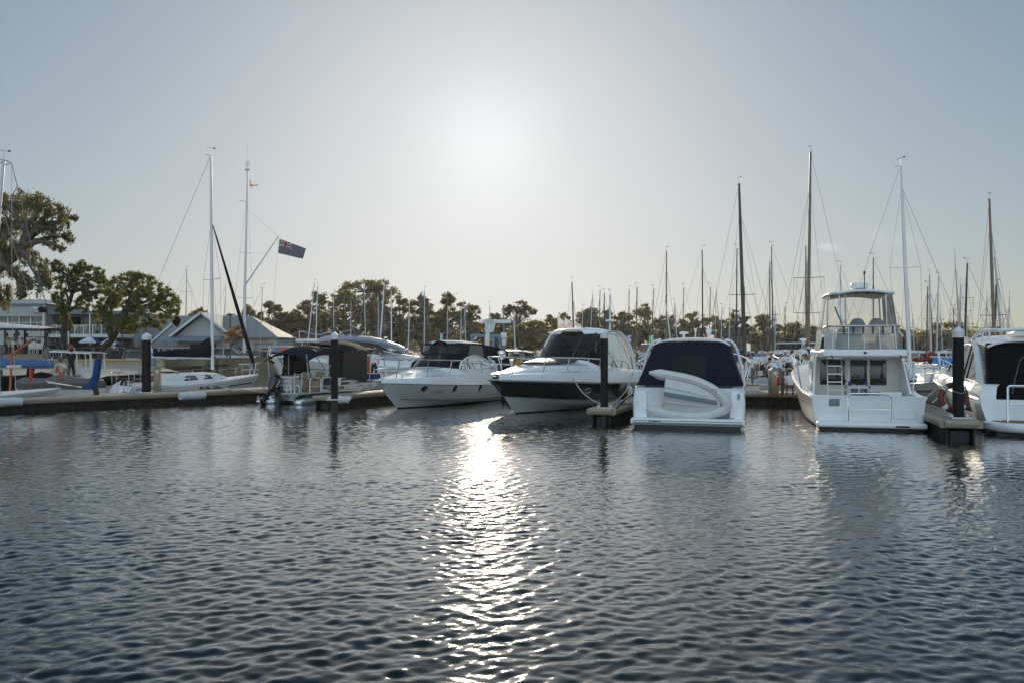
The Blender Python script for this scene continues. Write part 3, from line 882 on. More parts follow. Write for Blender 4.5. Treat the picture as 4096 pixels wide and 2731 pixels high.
def jetty(name, label, a, b, width, z=0.5, end_cap=True, both=True, cleats=3, rail_end=False, seg=3.0):
 """front edge from a to b, the deck lies on the left of a->b"""
 a = Vector((a[0], a[1])); b = Vector((b[0], b[1])); d = b - a; L = d.length
 t = thing(name, label, 'jetty', (a.x, a.y, 0), math.atan2(d.y, d.x))
 # local x along, y across
 m = MB()
 m.rbox((L / 2, width / 2, z - 0.06),(L - 0.02, width - 0.18,0.12),0.01)
 m.build('deck', 'jettydeck', t)
 m = MB()
 prof = [(0.0,-0.21),(-0.07,-0.19),(-0.10,-0.13),(-0.075,-0.115),(-0.10,-0.10),(-0.10,-0.04),(-0.05,0.01),(0.03,0.015),(0.09,0.0),(0.09,-0.21)]
 lines = [((0,0.0),(L, 0.0),1)] + ([((L, width),(0, width),1)] if both else [])
 if end_cap: lines.append(((0, width - 0.02),(0,0.02),1))
 for (x0, y0),(x1, y1), _ in lines:
  dd = Vector((x1 - x0, y1 - y0)); l = dd.length; dd /= l; nn = Vector((-dd.y, dd.x))
  n = max(1, int(l / seg));
  for i in range(n):
   s0, s1 = l * i / n + 0.012, l * (i + 1) / n - 0.012
   m.loft([[Vector((x0 + dd.x * s + nn.x * p, y0 + dd.y * s + nn.y * p, z + q)) for p, q in prof] for s in (s0, s1)], closed=True, cap0=True, cap1=True, flip=True)
 m.build('fender_rail', 'fender_rail', t, angle=30)
 m = MB()
 rg = random.Random(int(abs(a.x) * 10))
 bw = 0.30
 def boards(x0, y0, x1, y1):
  dd = Vector((x1 - x0, y1 - y0)); l = dd.length; dd /= l
  n = max(1, int(l / bw)); rz = math.atan2(dd.y, dd.x)
  for i in range(n):
   s = l * (i + 0.5) / n
   m.box((x0 + dd.x * s + rg.uniform(-.006,.006), y0 + dd.y * s + rg.uniform(-0.012,0.012), z / 2 - 0.30),(l / n - 0.022,0.045, z + 0.22), rz=rz)
 boards(0,0.11, L, 0.11)
 if both: boards(0, width - 0.11, L, width - 0.11)
 if width > 1.5: boards(0.12,0.12,0.12, width - 0.12)
 m.build('timber_skirt', 'skirt', t, smooth_on=False)
 m = MB(); m.box((L / 2, width / 2, z / 2 - 0.35),(L - 0.4, width - 0.4, z + 0.1)); m.build('float', 'antifoul', t, smooth_on=False)
 for i in range(cleats):
  c = MB(); x = L * (i + 0.6) / cleats
  c.tube([(x - 0.15,0.2, z + 0.075),(x - 0.05,0.2, z + 0.085),(x + 0.05,0.2, z + 0.085),(x + 0.15,0.2, z + 0.075)],[0.012,0.018,0.018,0.012],6)
  c.box((x - 0.05,0.2, z + 0.045),(0.03,0.04,0.08)); c.box((x + 0.05,0.2, z + 0.045),(0.03,0.04,0.08))
  c.build('cleat', 'alu', t)
 return t

def pile(label, x, y, r, top, cap, bottom=-1.2, wet=0.55):
 t = thing('mooring_pile', label, 'pile', (x, y, 0),0, 'sleeved mooring piles with white caps')
 m = MB(); m.lathe([(r, wet),(r * 1.0, top)], n=24); m.build('sleeve', 'pile', t)
 m = MB(); m.lathe([(r * 0.93, bottom),(r * 0.95, wet + 0.02)], n=20); m.build('pile_shaft', 'pile_wet', t)
 m = MB(); m.lathe([(r * 1.06, top - 0.06),(r * 1.08, top + 0.12),(r * 0.90, top + 0.145),(r * 0.12, top + cap),(r * 0.02, top + cap + 0.01)], n=24); m.build('cap', 'pilecap', t, angle=25)
 m = MB()
 for sx in (-1,1):                       # roller bracket on the jetty
  m.rbox((sx * (r + 0.07),0, wet + 0.02),(0.10,0.18,0.10),0.03)
 m.rbox((0,-(r + 0.05), wet - 0.03),(2 * r + 0.3,0.06,0.06),0.02)
 m.build('pile_bracket', 'greyhull', t)
 return t

JD = Vector((0.644,0.765))
ja = Vector((-19.8,30.8)) - JD * 6.0
jb = Vector((-12.4,39.6)) + JD * 2.2
jetty('floating_jetty', 'long floating jetty with cream fender rail and dark timber skirt by the sailing boats', ja, jb, 1.9, cleats=4)
jetty('floating_jetty', 'floating jetty stretch behind the cruisers, lit golden between the navy canopy and the flybridge cruiser', (-10.6,41.6),(34.0,30.6),2.2, cleats=5, end_cap=False)
FD = Vector((0.375,0.927))
def finger(label, tip, d, L, w):
 d = Vector(d).normalized(); n = Vector((d.y, -d.x))       # front edge seen at its right side
 a = Vector(tip) + n * w / 2;
 return jetty('finger_jetty', label, a, a + d * L, w, z=0.5, cleats=2, seg=2.4)
finger('narrow finger jetty between the pontoon boat and the white cruiser with portholes', (-8.05,33.7),(0.40,0.92),6.9,0.8)
finger('narrow finger jetty beside the dark hulled cruiser, pile at its tip', (2.95,26.4),(0.36,0.93),10.6,0.80)
finger('narrow finger jetty right of the flybridge cruiser with the life ring', (12.35,21.9),(0.30,0.95),11.3,0.88)

pile('thick black pile with pointed white cap standing on the left jetty by the yacht', *PZ(586,1570,0.5).xy, 0.195,2.95,0.26)
pile('black pile with pointed white cap in front of the pontoon boat', *PZ(1338,1598,0.5).xy, 0.135,2.90,0.24)
pile('black pile with pointed white cap before the dark hulled cruiser', *PZ(2417,1632,0.5).xy, 0.125,2.88,0.24)
pile('black pile with pointed white cap carrying the life ring', *PZ(3833,1672,0.5).xy, 0.148,2.85,0.25)
pile('white pile cap of a distant pile between the two big cruisers', *P(2065,1500,52).xy, 0.17,2.25,0.36)

def fender_wrap(label, p, d, L, r):
 d = Vector((d[0], d[1],0)).normalized()
 m = MB(); rg = random.Random(int(L * 100)); pts = []
 for i in range(15):
  s = L * (i / 14 - 0.5)
  pts.append(Vector((d.x * s, d.y * s, 0.012 * math.sin(i * 2.1))))
 m.tube(pts, [r * (1 + 0.06 * math.sin(i * 1.9) - (0.12 if i in (0,14) else 0)) for i in range(15)],14)
 tag(m.build('fender_wrap', 'whitecloth', loc=p), label, 'fender wrap', 'cloth wraps lashed over the fender rails')
q = Vector((-19.8,30.8)) + JD * -1.05; fender_wrap('long white cloth wrap over the jetty edge at the far left', (q.x, q.y, 0.42), JD, 3.6,0.18)
q = PZ(768,1577,0.47); fender_wrap('short white cloth wrap over the jetty edge below the yacht with lettering', (q.x + 0.02, q.y - 0.03,0.42), JD, 1.15,0.17)
q = PZ(1375,1592,0.46); fender_wrap('short white cloth wrap on the finger jetty beside its pile', (q.x, q.y - 0.1,0.41),(1,0.25),0.55,0.15)

# ------------------------------------------------------------------ boat building kit
class Hull:
 def __init__(s, L, beam, sheer, cb, cz, kz, over, rake=0.0, p=0.75, pb=1.3):
  s.L, s.beam, s.sheer, s.cb, s.cz, s.kz, s.over, s.rake, s.p, s.pb = L, beam, sheer, cb, cz, kz, over, rake, p, pb
 def zs(s, t): return cubic(s.sheer, t)
 def b(s, t): return max(0.012, cubic(s.beam, t))
 def y(s, t, z):
  zk, zc, zs = cubic(s.kz, t), cubic(s.cz, t), s.zs(t); cb = max(0.006, cubic(s.cb, t)); b = s.b(t)
  if z <= zc: return cb * max(0.0,(z - zk) / max(1e-4, zc - zk))
  u = (z - zc) / max(1e-4, zs - zc)
  return cb + (b - cb) * u ** lerp(s.p, s.pb, t ** 3)
 def x(s, t, z):
  zk, zs = cubic(s.kz, t), s.zs(t); fr = min(1.2, max(0.0,(z - zk) / max(1e-4, zs - zk)))
  return t * s.L - s.over * max(0.0,1 - fr) ** 1.25 * t ** 5 + s.rake * fr * (1 - t) ** 6
 def pt(s, t, z, side=1, off=0.0):
  return Vector((s.x(t, z), side * (s.y(t, z) + off), z))
 def build(s, parent, rows, mats, rule, nt=34, name='hull', angle=32):
  """rows: functions of t giving heights above the chine, ascending, last = sheer"""
  ts = [1 - (1 - i / nt) ** 1.5 for i in range(nt + 1)]
  fr = [lambda t: cubic(s.kz, t), lambda t: min(0.05, cubic(s.cz, t) - 0.01), lambda t: cubic(s.cz, t)] + rows
  m = MB(); rings = []
  for t in ts:
   port = [s.pt(t, f(t),1) for f in fr]
   st = [s.pt(t, f(t),-1) for f in fr]
   rings.append(st[::-1] + port[1:])
  k = len(fr) - 1
  def mi(i, j):
   r = (k - 1 - j) if j < k else (j - k)
   return rule(ts[i], r)
  m.loft(rings, mi=mi, cap0=rule(0,-1) + 1, flip=True)
  return m.build(name, mats, parent, angle=angle)
 def band(s, parent, name, z0, z1, m, t0=0.0, t1=1.0, off=0.006, n=30, sides=(1,-1)):
  b = MB()
  for side in sides:
   rows = []
   for i in range(n + 1):
    t = lerp(t0, t1, i / n)
    rows.append([s.pt(t, z0(t), side, off), s.pt(t, z1(t), side, off)])
   b.loft(rows, flip=side > 0)
  return b.build(name, m, parent)
 def rub(s, parent, r, m, name='rub_rail', dz=0.0, n=40, off=0.0, t1=1.0):
  b = MB()
  st = [s.pt(t1 * (1 - (1 - i / n) ** 1.5), s.zs(t1 * (1 - (1 - i / n) ** 1.5)) + dz, -1, off) for i in range(n + 1)]
  po = [s.pt(t1 * (1 - (1 - i / n) ** 1.5), s.zs(t1 * (1 - (1 - i / n) ** 1.5)) + dz, 1, off) for i in range(n + 1)]
  b.tube(st + po[::-1], r, 6)
  return b.build(name, m, parent)
 def deck(s, parent, m, prof, t0=0.0, t1=1.0, nt=36, nw=10, name='deck', angle=40):
  """prof(t): list of (y, z) from the sheer inwards to the centre line"""
  g = MB(); rows = []
  for i in range(nt + 1):
   t = lerp(t0, t1,1 - (1 - i / nt) ** 1.35)
   pr = prof(t); zs_ = s.zs(t)
   row = [Vector((s.x(t, max(zs_, z) if False else zs_),-y, z)) for y, z in pr] + [Vector((s.x(t, zs_), y, z)) for y, z in pr[::-1][1:]]
   rows.append(row)
  g.loft(rows, flip=False)
  return g.build(name, m, parent, angle=angle)
 def t_at(s, x): return x / s.L

def rails(parent, name, tops, bases, r=0.016, mid=0.0, m='chrome', extra=None):
 """bent tube with stanchions; tops: polyline; bases: (top index or point, base point)"""
 b = MB()
 b.tube(tops, r, 7)
 for a, c in bases:
  b.tube([a, c], r * 0.85,6)
 if extra:
  for e in extra: b.tube(e, r * 0.6,6)
 return b.build(name, m, parent)

def hatch(parent, c, r, m='gel', rot=None, name='hatch'):
 b = MB(); b.lathe([(r, -0.02),(r, 0.03),(r * 0.9,0.055),(r * 0.3,0.07),(0.01,0.072)], c=c, n=22, rot=rot)
 return b.build(name, m, parent)

def cleat(parent, p, ang=0.0):
 b = MB(); d = Vector((math.cos(ang), math.sin(ang),0)); p = Vector(p)
 b.tube([p - d * 0.13 + Vector((0,0,.07)), p - d * 0.05 + Vector((0,0,.08)), p + d * 0.05 + Vector((0,0,.08)), p + d * 0.13 + Vector((0,0,.07))],[0.01,0.016,0.016,0.01],6)
 b.tube([p - d * .045, p - d * .045 + Vector((0,0,.08))],0.016,6); b.tube([p + d * .045, p + d * .045 + Vector((0,0,.08))],0.016,6)
 return b.build('cleat', 'chrome', parent)

def pane(parent, name, m, pts, th=0.012, frame=None, fm='chrome', fr=0.018):
 """flat glass pane from an outline of points (any plane), with an optional tube frame as its own child"""
 pts = [Vector(p) for p in pts]
 n = Vector((0,0,0))
 for i in range(len(pts)):
  n += (pts[i] - pts[0]).cross(pts[(i + 1) % len(pts)] - pts[0])
 n.normalize()
 b = MB(); b.prism(pts, n * th)
 o = b.build(name, m, parent, angle=20)
 if frame:
  f = MB(); f.tube([p + n * th for p in pts], fr, 6, closed=True); f.build('window_frame', fm, o)
 return o

def strip(parent, name, m, lower, upper, nv=3, bulge=0.0, th=0.0, flip=False):
 """curved sheet between two polylines of equal length"""
 b = MB(); rows = []
 for a, c in zip(lower, upper):
  a = Vector(a); c = Vector(c); row = []
  for k in range(nv + 1):
   v = k / nv; p = a.lerp(c, v)
   if bulge:
    o = Vector((p.x * 0.0 + bulge, 0,0)); p = p + o * math.sin(math.pi * v)
   row.append(p)
  rows.append(row)
 if th: b.slab(rows, th)
 else: b.loft(rows, flip=flip)
 return b.build(name, m, parent)

def rope(label, pts, r=0.022, m='rope', group='mooring lines', name='mooring_line', n=26):
 b = MB(); p0 = Vector(pts[0]); b.tube([q - p0 for q in spline(pts, n)], r, 6)
 return tag(b.build(name, m, loc=p0), label, 'rope', group)

def boat_at(name, label, cat, tip=None, fwd=None, L=0.0, stern=None, group=None, trim=0.0):
 f = Vector(fwd).normalized()
 s = Vector(stern) if stern is not None else Vector(tip) - f * L
 return thing(name, label, cat, (s.x, s.y, 0), math.atan2(f.y, f.x), group)

def world(root, p):
 """boat point -> world"""
 return Matrix.Translation(root.location) @ root.rotation_euler.to_matrix().to_4x4() @ Vector(p)

# ------------------------------------------------------------------ white cruiser with portholes
def cruiser_portholes():
 L = 10.0
 root = boat_at('motor_cruiser', 'white sport cruiser with three round portholes and navy canopy, bow out beside the pontoon boat', 'boat', tip=(-5.31,32.0), fwd=(-0.407,-0.914), L=L)
 h = Hull(L, [(0,1.52),(.3,1.68),(.6,1.62),(.78,1.28),(.9,0.76),(.97,.30),(1,0.05)],[(0,.76),(.5,.88),(1,1.12)],
    [(0,1.38),(.3,1.42),(.6,1.22),(.8,.70),(.92,.28),(1,.0)],[(0,.0),(.5,.10),(.8,.32),(1,.62)],[(0,-.5),(.7,-.5),(1,-.30)],1.75, p=0.62, pb=1.15)
 zb = lambda t: lerp(0.10,0.42, t ** 1.6)
 hull = h.build(root, [lambda t: max(cubic(h.cz, t) + .02, zb(t)), lambda t: max(cubic(h.cz, t) + .05, zb(t) + .035), lambda t: lerp(zb(t) + .03, h.zs(t),.35), lambda t: lerp(zb(t) + .03, h.zs(t),.7), lambda t: h.zs(t) - 0.05, h.zs],
     [M['gel'], M['antifoul']], lambda t, r: 1 if r == 0 else 0)
 h.rub(hull, 0.028, 'greyhull')
 h.band(hull, 'hull_stripe', lambda t: zb(t) + .0, lambda t: zb(t) + .028, 'lettering', 0.0,0.93, off=0.008)
 for px, py in ((1697,1550),(1821,1551),(1920,1551)):
  # find the hull point on the port side seen at that pixel
  best = None
  for i in range(200):
   t = i / 199
   for z in np.linspace(0.3,0.95,20):
    w = world(root, h.pt(t, z, 1)); e = ((2048 + w.x / w.y * F) - px) ** 2 + ((HORIZON + (H - w.z) / w.y * F) - py) ** 2
    if best is None or e < best[0]: best = (e, t, z)
  t, z = best[1:]
  a = h.pt(t + .01, z, 1) - h.pt(t - .01, z, 1); u = h.pt(t, z + .03,1) - h.pt(t, z - .03,1)
  nn = u.cross(a).normalized(); nn = nn if nn.y > 0 else -nn
  q = nn.to_track_quat('Z', 'Y').to_matrix()
  b = MB(); b.lathe([(0.155,-.01),(0.155,.018),(0.115,.022),(0.11,-.004)], c=h.pt(t, z, 1), n=24, rot=q); ph = b.build('porthole', 'chrome', hull)
  b = MB(); b.lathe([(0.112,-.008),(0.112,.006),(0.01,.008)], c=h.pt(t, z, 1), n=24, rot=q); b.build('pane', 'winglass', ph)
  if px == 1697: tp = t
 x0 = (tp - .055) * L
 text('lettering', 'GY442', 0.22, 'greyhull', hull, None, (1,0,0),(0,0,1), bend=lambda a, b_, c: h.pt((x0 - a) / L, .60 + b_, 1,.008))
 # deck moulding
 e = [(0,.60),(.5,.50),(.8,.30),(.95,.16),(1,.10)]
 cr = [(0,.66),(.35,.80),(.56,.78),(.75,.52),(.9,.27),(1,.12)]
 def prof(t):
  b, z = h.b(t), h.zs(t); ee = cubic(e, t); c = cubic(cr, t)
  k = min(1.0, b / 1.2)
  pts = [(b, z),(b - .04 * k, z + .6 * ee),(b - .10 * k, z + .93 * ee),(b - .18 * k, z + ee),(b - .32 * k, z + ee + .015)]
  yi = max(0.0, b - .36 * k)
  for f in (1.0,.86,.70,.5,.25,0):
   pts.append((yi * f, z + ee + .015 + (c - ee) * (1 - f ** 2.4)))
  return pts
 deck = h.deck(root, 'gel', prof, 0.0,1.0)
 zc = lambda t: h.zs(t) + cubic(cr, t)
 hatch(deck, (8.0,0.0, zc(.80) - .01),0.30, 'gel', name='hatch')
 cleat(deck, (9.0,.42, h.zs(.90) + .25),.3); cleat(deck, (4.5,1.38, h.zs(.45) + .54),0)
 # cabin side from coaming to the glass base
 base = [(2.0,1.36,1.55),(3.2,1.36,1.58),(4.6,1.34,1.60),(5.5,1.26,1.62),(6.0,.95,1.66),(6.22,.5,1.69),(6.30,0,1.70)]
 foot = [(2.0,1.42,1.20),(3.2,1.44,1.24),(4.6,1.42,1.28),(5.6,1.36,1.32),(6.3,1.02,1.45),(6.6,.55,1.5),(6.7,0,1.5)]
 full = lambda l: [Vector(p) for p in l] + [Vector((x, -y, z)) for x, y, z in l[::-1][1:]]
 strip(root, 'coaming', 'gel', full(foot), full(base),3)
 # windscreen glass: corner x=5.5 .. centre
 bl = full(base[3:]); ul = full([(4.55,1.14,2.20),(5.10,.88,2.24),(5.32,.46,2.26),(5.38,0,2.27)])
 ws = strip(root, 'windscreen', 'tint', bl, ul, 3)
 f = MB(); f.tube(ul, .022,6); f.tube(bl, .02,6)
 for i in (0,2,4,6): f.tube([bl[i], ul[i]],.026,6)
 f.build('windscreen_frame', 'blackpaint', ws)
 # arched side windows with their white arch
 for s in (1,-1):
  arch = [Vector((lerp(5.45,2.35, i / 14), s * (1.32 + .0 * i),1.60 + .60 * math.sin(math.pi * (0.12 + .80 * i / 14)) ** .8 * (1 - .12 * i / 14))) for i in range(15)]
  arch = [Vector((p.x, s * (1.33 - .16 * (p.z - 1.6)), p.z)) for p in arch]
  low = [Vector((p.x, s * 1.335,1.585)) for p in arch]
  sw = strip(root, 'side_window', 'tint_mid', low, arch, 2)
  f = MB()
  f.tube([Vector((5.62, s * 1.30,1.60))] + arch + [Vector((2.1, s * 1.34,1.58))],[.035] + [.045] * 15 + [.06],8); f.build('window_arch', 'gel', sw)
  # pillar of the radar arch
  pts = [(1.9, s * 1.42,1.40),(2.0, s * 1.36,1.75),(2.35, s * 1.20,2.20),(2.75, s * 1.05,2.56),(2.9, s * .7,2.70)]
  b = MB(); sp = spline(pts, 12)
  b.loft([[p + Vector((-.16,0,-.02)), p + Vector((.18,0,-.06)), p + Vector((.18,-s * .07,-.06)), p + Vector((-.16,-s * .07,-.02))] for p in sp], closed=True, cap0=True, cap1=True, flip=s < 0)
  b.build('arch_pillar', 'gel', root)
 b = MB(); b.rbox((2.92,0,2.71),(.42,1.5,.07),.03); b.build('arch_top', 'gel', root)
 # canopy: clear panels from the screen top to the bimini, navy top
 top = full([(3.0,1.16,2.66),(4.2,1.10,2.70),(4.75,.96,2.72),(4.95,.5,2.74),(5.0,0,2.75)])
 ul2 = full([(3.0,1.24,2.12),(4.55,1.14,2.21),(5.10,.88,2.25),(5.32,.46,2.27),(5.38,0,2.28)])
 n = len(top)
 strip(root, 'front_vinyl_panel', 'vinyl_smoke', ul2[1:6], top[1:6],3)
 strip(root, 'clear_vinyl_panel', 'vinyl_milky', ul2[5:8], top[5:8],3)
 strip(root, 'side_vinyl_panel', 'vinyl_milky', ul2[0:2], top[0:2],2)
 strip(root, 'side_vinyl_panel', 'vinyl', ul2[-2:], top[-2:],2)
 f = MB(); f.tube(top, .03,6); f.tube(ul2,.024,6);
 for i in (1,7): f.tube([ul2[i], top[i]],.03,6)
 loop = spline([ul2[7].lerp(top[7],.95), ul2[7].lerp(top[7],.3) , ul2[6].lerp(top[6],.12), ul2[5].lerp(top[5],.35), ul2[5].lerp(top[5],.95)],14)
 f.tube([p + Vector((.02,0,0)) for p in loop],.022,6)
 f.tube([ul2[0].lerp(top[0],.05), ul2[0].lerp(top[0],.95)],.03,6)
 f.build('canvas_border', 'navy', root)
 rows = []
 for i in range(9):
  x = lerp(2.75,5.04, i / 8); hw = interp([(2.75,1.14),(4.2,1.12),(4.75,.98),(4.95,.62),(5.04,.40)], x); zt = interp([(2.75,2.70),(4.0,2.76),(5.04,2.74)], x)
  rows.append([Vector((x, hw * w, zt + .09 * (1 - w * w) - .05 * abs(w) ** 6 + .012 * math.sin(3 * x + 4 * w))) for w in np.linspace(-1,1,11)])
 b = MB(); b.slab(rows, .03); b.build('bimini_top', mat('pale_canvas', (.42,.42,.41),.8, bump=.3, bscale=8), root)
 b = MB(); b.tube([r[-1] for r in rows],.045,6); b.tube([r[0] for r in rows],.045,6); b.tube(rows[-1],.03,6); b.build('bimini_valance', 'navy', root)
 # aft curtain
 prof_c = lambda x, k: [Vector((x, s_ * y, z)) for s_, y, z in ()]
 rows = []
 for i in range(7):
  u = i / 6; x = lerp(2.95,.55, u); hw = lerp(1.12,1.36, u); zt = lerp(2.68,2.40, u ** 1.5)
  rows.append([Vector((x - .25 * (1 - v), hw + .18 * (1 - v) + .015 * math.sin(9 * v + 4 * u), lerp(1.42, zt, v))) for v in np.linspace(0,1,6)] + [Vector((x, hw * w, zt + .10 * (1 - w * w))) for w in np.linspace(.8,-.8,7)] + [Vector((x - .25 * (1 - v),-hw - .18 * (1 - v), lerp(1.42, zt, v))) for v in np.linspace(1,0,6)])
 b = MB(); b.loft(rows); b.add(rows[-1],[tuple(range(len(rows[-1])))]); b.build('aft_curtain', 'navy', root)
 # pulpit and rails
 ed = lambda x, s: Vector((x, s * max(0.05, h.b(x / L) - .22), h.zs(x / L) + cubic(e, x / L) + .01))
 for s in (1,-1):
  tops = [(10.25, s * .22,2.10),(9.4, s * .62,2.08),(8.2, s * 1.10,2.04),(6.6, s * 1.42,2.0),(5.0, s * 1.52,1.95),(3.2, s * 1.54,1.88),(2.2, s * 1.53,1.75),(1.6, s * 1.51,1.40)]
  sp = spline(tops, 30)
  at = lambda x: min(sp, key=lambda p: abs(p.x - x))
  bs = [(at(x + .12), ed(x, s)) for x in (9.35,8.0,6.6,5.1,3.7,2.6)]
  ex = [[at(x).lerp(ed(x, s),.5) for x in (10.0,9.4,8.2,7.2)]]
  rails(root, 'bow_rail', sp, bs, .023, extra=ex)
 b = MB(); b.tube([(10.25,.22,2.10),(10.33,0,2.10),(10.25,-.22,2.10)],.017,7); b.build('pulpit', 'chrome', root)
 # anchor on the roller
 b = MB(); b.rbox((10.05,0,1.22),(.55,.16,.06),.02); b.tube([(9.7,0,1.30),(10.35,0,1.18)],.03,6)
 b.prism([(10.3,.16,1.16),(10.42,0,.98),(10.25,0,.86),(9.95,0.22,1.02)],(0,.02,0)); b.prism([(10.3,-.16,1.16),(10.42,0,.98),(10.25,0,.86),(9.95,-.22,1.02)],(0,-.02,0))
 b.build('anchor', 'greyhull', root)
 b = MB()
 b.lathe([(.02,0),(.045,.03),(.045,.08),(.01,.1)], c=(2.9,.2,2.76), n=10); b.tube([(2.9,.2,2.8),(2.5,-.3,3.0)],.012,5)
 b.build('antenna', 'gel', root)
 b = MB(); b.lathe([(.05,0),(.06,.02),(.05,.05),(.01,.055)], c=(2.55,1.25,2.02), n=12, rot=Matrix.Rotation(math.radians(-90),3, 'X')); b.build('horn', 'chrome', root)
 # inside
 b = MB(); b.rbox((3.6,0,1.45),(3.4,2.3,.5),.05); b.rbox((4.7,-.55,1.75),(.5,.7,.4),.08); b.rbox((3.4,.6,1.95),(.25,.6,.75),.1); b.build('cockpit_fittings', 'interior', root)
 # black tyre-like fender at the quarter
 b = MB(); b.tube(spline([(.9,1.60,.75),(.9,1.68,.45),(.9,1.66,.1)],8),[.02,.11,.14,.15,.15,.15,.14,.11,.03],10); b.build('boat_fender', 'rubber', root)
 return root, h
CRUISER_A, HA = cruiser_portholes()

# ------------------------------------------------------------------ dark hulled cruiser
def cruiser_dark():
 L = 12.2
 root = boat_at('motor_cruiser', 'large cruiser with glossy dark hull, white hardtop and dark windscreen, bow towards the open water', 'boat', tip=(-0.60,29.15), fwd=(-0.46,-0.89), L=L)
 h = Hull(L, [(0,1.86),(.3,2.0),(.6,1.94),(.78,1.56),(.9,.98),(.97,.46),(1,.14)],[(0,.92),(.5,1.08),(1,1.36)],
    [(0,1.6),(.3,1.66),(.6,1.42),(.8,.82),(.92,.34),(1,.0)],[(0,.0),(.5,.10),(.8,.34),(1,.70)],[(0,-.6),(.7,-.6),(1,-.32)],2.1, p=.60, pb=1.1)
 zb = lambda t: lerp(.16,.72, t ** 1.9)
 fm = lambda t: max(cubic(h.cz, t) + .02, zb(t))
 hull = h.build(root, [lambda t: max(cubic(h.cz, t) + .012,.06), fm, lambda t: lerp(fm(t), h.zs(t),.35), lambda t: lerp(fm(t), h.zs(t),.7), lambda t: h.zs(t) - .06, h.zs],
     [M['gel'], M['darkhull'], M['antifoul']], lambda t, r: 2 if r == 0 else (0 if r in (1,2,3) else (0 if r >= 7 else 1)), nt=40)
 h.rub(hull, .034, 'greyhull'); h.band(hull, 'hull_stripe', lambda t: fm(t) - .012, lambda t: fm(t) + .022, 'greyhull', .0,.955, off=.01)
 # oval port and vents
 def oval(t, z, rx, rz):
  a = (h.pt(t + .01, z, 1) - h.pt(t - .01, z, 1)).normalized(); u = (h.pt(t, z + .03,1) - h.pt(t, z - .03,1)).normalized(); nn = u.cross(a); nn = nn if nn.y > 0 else -nn
  c = h.pt(t, z, 1); ring = [c + a * rx * math.cos(2 * math.pi * i / 24) + u * rz * math.sin(2 * math.pi * i / 24) for i in range(24)]
  b = MB(); b.tube([p + nn * .008 for p in ring],.018,6, closed=True); o = b.build('porthole', 'chrome', hull)
  b = MB(); b.prism([p - nn * .01 for p in ring], nn * .018); b.build('pane', 'winglass', o)
 oval(.625,.80,.24,.11)
 for t in (.36,.335):
  b = MB(); b.rbox(h.pt(t, .72,1,-.01),(.10,.05,.42),.02); b.build('hull_vent', 'rubber', hull)
 e = [(0,.55),(.45,.48),(.75,.36),(.92,.24),(1,.16)]
 cr = [(0,.60),(.3,.74),(.5,.98),(.6,.86),(.8,.56),(.92,.32),(1,.2)]
 def prof(t):
  b, z = h.b(t), h.zs(t); ee = cubic(e, t); c = cubic(cr, t); k = min(1.0, b / 1.3)
  pts = [(b, z),(b - .03 * k, z + .5 * ee),(b - .10 * k, z + .9 * ee),(b - .20 * k, z + ee),(b - .42 * k, z + ee + .01)]
  yi = max(0.0, b - .48 * k)
  for f in (1.0,.94,.86,.72,.5,.25,0): pts.append((yi * f, z + ee + .01 + (c - ee) * (1 - f ** 3.2)))
  return pts
 deck = h.deck(root, 'gel', prof, 0,1, nt=40)
 zc = lambda x: h.zs(x / L) + cubic(cr, x / L)
 # sun pad and hatch
 rows = []
 for i in range(9):
  x = lerp(6.9,9.0, i / 8); hw = lerp(1.0,.62,(i / 8) ** 1.5)
  rows.append([Vector((x, hw * w, zc(x) + .05 - .10 * abs(w) ** 3.2)) for w in np.linspace(-1,1,9)])
 b = MB(); b.slab(rows, .06); b.build('sun_pad', mat('black_sun_pad', (.035,.035,.04),.55), root)
 hatch(deck, (9.75,0, zc(9.75) - .01),.34, 'gel')
 cleat(deck, (10.35,.70, h.zs(.85) + .31),.5); cleat(deck, (8.3,1.25, h.zs(.68) + .39),.2)
 full = lambda l: [Vector(p) for p in l] + [Vector((x, -y, z)) for x, y, z in l[::-1][1:]]
 base = [(3.4,1.62,1.60),(5.0,1.62,1.68),(5.7,1.58,1.74),(6.25,1.2,1.98),(6.5,.6,2.06),(6.55,0,2.08)]
 foot = [(3.4,1.70,1.40),(5.0,1.68,1.42),(5.9,1.62,1.46),(6.7,1.22,1.62),(6.9,.6,1.8),(6.95,0,1.85)]
 strip(root, 'coaming', 'gel', full(foot), full(base),3)
 bl = full(base[2:]); tl = full([(4.35,1.34,3.14),(4.78,1.04,3.20),(4.95,.54,3.23),(5.0,0,3.24)])
 ws = strip(root, 'windscreen', glass_mat('dark_tinted_screen', (.03,.036,.036),.02,1.45), bl, tl, 3)
 f = MB();
 for i in (0,6): f.tube([bl[i], tl[i]],.05,8)
 f.build('windscreen_pillar', 'gel', ws)
 f = MB()
 for i in (2,4): f.bar(bl[i] + Vector((.01,0,.02)), tl[i] + Vector((.01,0,-.02)),.10,.02, up=(1,0,0))
 f.build('windscreen_mullion', 'blackpaint', ws)
 for y, k in ((.85,1),(-.55,-1)):
  f = MB(); p = Vector((6.45, y, 2.10)); q = Vector((5.75, y + k * .55,2.62)); f.tube([p, q],.014,5); f.tube([q + Vector((.1,0,-.32)), q + Vector((-.1,0,.2))],.02,5); f.lathe([(.05,0),(.04,.05),(.01,.06)], c=p, n=8); f.build('wiper', 'blackpaint', ws)
 # hardtop and its swept arches
 rows = []
